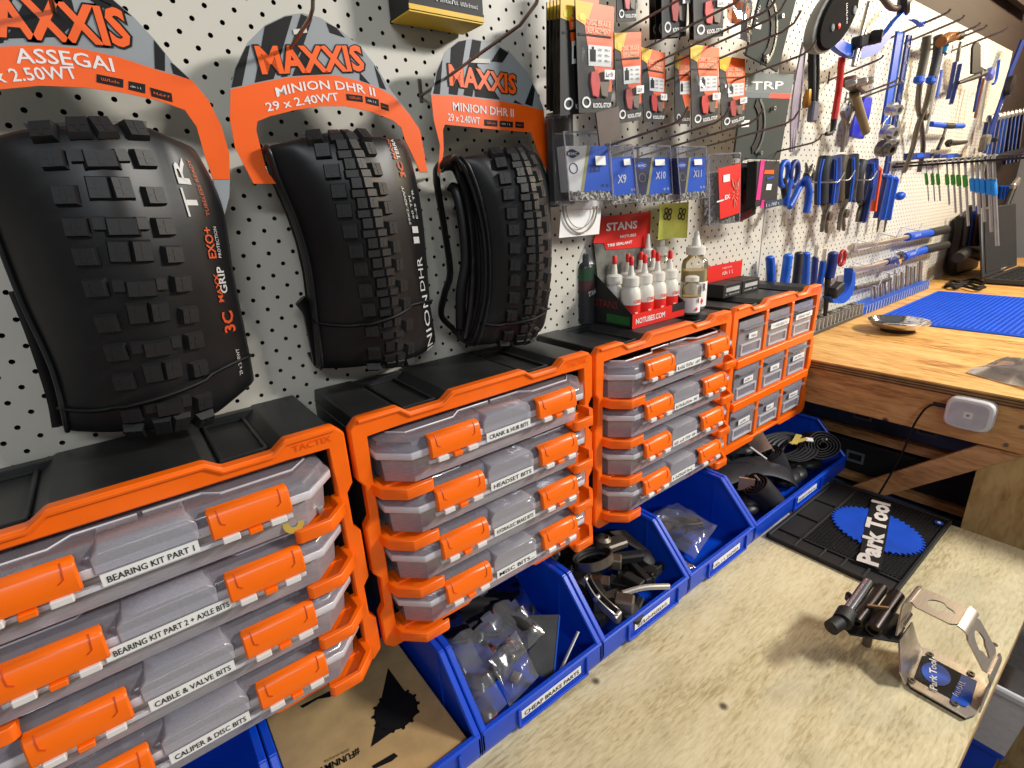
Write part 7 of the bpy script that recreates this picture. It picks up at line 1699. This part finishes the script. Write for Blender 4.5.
# rolled inner tubes
def roll(label, c, ax, r_, wdt, turns, seed):
    """flattened tube wound into a spiral; ax is the winding axis"""
    t = thing('inner_tube', label, 'inner tube', V(c), 'rolled inner tubes'); rn = random.Random(seed)
    ax = V(ax).normalized(); a1 = (V((0, 0, 1)) - ax * ax.z).normalized(); a2 = ax.cross(a1)
    prof = []; N = int(turns * 22)
    for k in range(N + 1):
        th = 2 * math.pi * turns * k / N; rr = r_ * (0.18 + 0.82 * k / N) * (1 + 0.05 * math.sin(3 * th + seed)); prof.append(V(c) + a1 * (rr * math.sin(th) * 0.82) + a2 * (rr * math.cos(th)))
    tk = r_ * 0.82 / turns * 0.36; rings = []
    for k, p in enumerate(prof):
        tg = (prof[min(k + 1, N)] - prof[max(k - 1, 0)]).normalized(); nn = ax.cross(tg).normalized() * tk
        rings.append([p - ax * wdt / 2 - nn * .5, p - ax * wdt / 2 + nn * .5, p - ax * wdt * .3 + nn, p + ax * wdt * .3 + nn, p + ax * wdt / 2 + nn * .5, p + ax * wdt / 2 - nn * .5, p + ax * wdt * .3 - nn, p - ax * wdt * .3 - nn])
    obj('wound_tube', MB().loft(rings, True, True), TUBER, t, smooth=50)
    obj('valve', MB().lathe([(0.003, 0), (0.003, 0.02), (0.0022, 0.02), (0.0022, 0.034)], V(c) + ax * wdt * .2 + a1 * r_ * .3, ax, 8), STEEL, t)
    return t
roll('tightly rolled inner tube showing its spiral end at the bin lip', (0.950, -0.210, 0.745), (-0.50, 0.40, 0.76), 0.034, 0.066, 4, 1)
roll('wide rolled inner tube under the shiny flap in the middle of the bin', (1.075, -0.165, 0.752), (-0.35, 0.30, 0.89), 0.036, 0.055, 5, 2)
roll('flat oval rolled inner tube at the far end of the bin', (1.190, -0.204, 0.770), (-0.55, -0.70, 0.45), 0.040, 0.060, 5, 4)
t = thing('inner_tube', 'looped thin inner tube tied with a yellow band', 'inner tube', (1.13, -0.17, 0.74), 'rolled inner tubes')
for k in range(6):
    cc = V((1.112 + 0.006 * k, -0.155 - 0.007 * k, 0.780 - 0.002 * k)); R1, R2 = 0.052 - 0.003 * k, 0.026
    obj('loop', MB().tube([cc + Matrix.Rotation(-0.6, 3, 'Z') @ V((R1 * math.cos(a), R2 * math.sin(a), 0.016 * math.sin(a + .6))) for a in [q * math.pi / 14 for q in range(29)]], 0.0042, 7, flat=0.6), TUBER, t, smooth=60)
BY = M('band_yellow', (206, 186, 96), 0.5)
obj('yellow_band', MB().box((1.128, -0.186, 0.799), (0.055, 0.012, 0.002), Matrix.Rotation(.25, 3, 'Z')), BY, t); obj('yellow_band', MB().box((1.120, -0.194, 0.800), (0.050, 0.009, 0.002), Matrix.Rotation(-.25, 3, 'Z')), BY, t)
obj('paper_tag', MB().box((1.146, -0.206, 0.799), (0.018, 0.014, 0.002), Matrix.Rotation(.5, 3, 'Z')), WHITE, t)
t = thing('inner_tube', 'loose shiny flattened inner tube draped across the bin', 'inner tube', (1.0, -0.17, 0.75), 'rolled inner tubes')
sp_ = smooth_path([V((0.885, -0.125, 0.764)), V((0.935, -0.135, 0.770)), V((0.990, -0.150, 0.774)), V((1.030, -0.172, 0.770)), V((1.058, -0.200, 0.756)), V((1.066, -0.214, 0.744))], 6)
obj('flattened_tube', MB().loft([[p + V((-0.020, -0.022, -0.014)), p + V((0, 0, 0.004)), p + V((0.024, 0.024, -0.002)), p + V((0.022, 0.022, -0.006)), p + V((0, 0, -0.001)), p + V((-0.018, -0.021, -0.018))] for p in sp_], True, True), M('shiny_tube', (52, 52, 56), 0.3, var=0.2), t, smooth=50)
slab_q = [V((1.035, -0.148, 0.782)), V((1.055, -0.168, 0.795)), V((1.090, -0.125, 0.812)), V((1.060, -0.11, 0.785))]
obj('paper_wrap', MB().prism(slab_q, (0.0005, 0, 0.001)), M('paper_wrap', (206, 176, 156), 0.6), None, label='pale paper wrap stuck between the rolled inner tubes', cat='paper')
obj('paper_wrap', MB().box((0.925, -0.185, 0.765), (0.004, 0.03, 0.028), Matrix.Rotation(.5, 3, 'Z')), M('tan_card', (180, 140, 110), 0.6), None, label='tan card scrap beside the spiral-ended inner tube', cat='paper')
t = thing('thin_stick', 'thin white stick poking up among the inner tubes', 'stick', (0.985, -0.12, 0.77)); obj('stick', MB().tube([(1.010, -0.180, 0.790), (0.990, -0.152, 0.815)], 0.0018, 6), WHITEP, t)
m = MB(); rn = random.Random(21)
for k in range(40):
    r_ = rn.uniform(.018, .026); m.sphere((rn.uniform(0.885, 1.20), rn.uniform(-0.205, -0.05), 0.705 + r_ * .7 + rn.uniform(0, 0.008)), r_, 0, 10, 6, (1.5, 1.0, .65))
obj('inner_tubes', m, TUBER, None, smooth=50, kind='stuff', label='dark mass of inner tubes at the bottom of the double bin', cat='inner tubes')
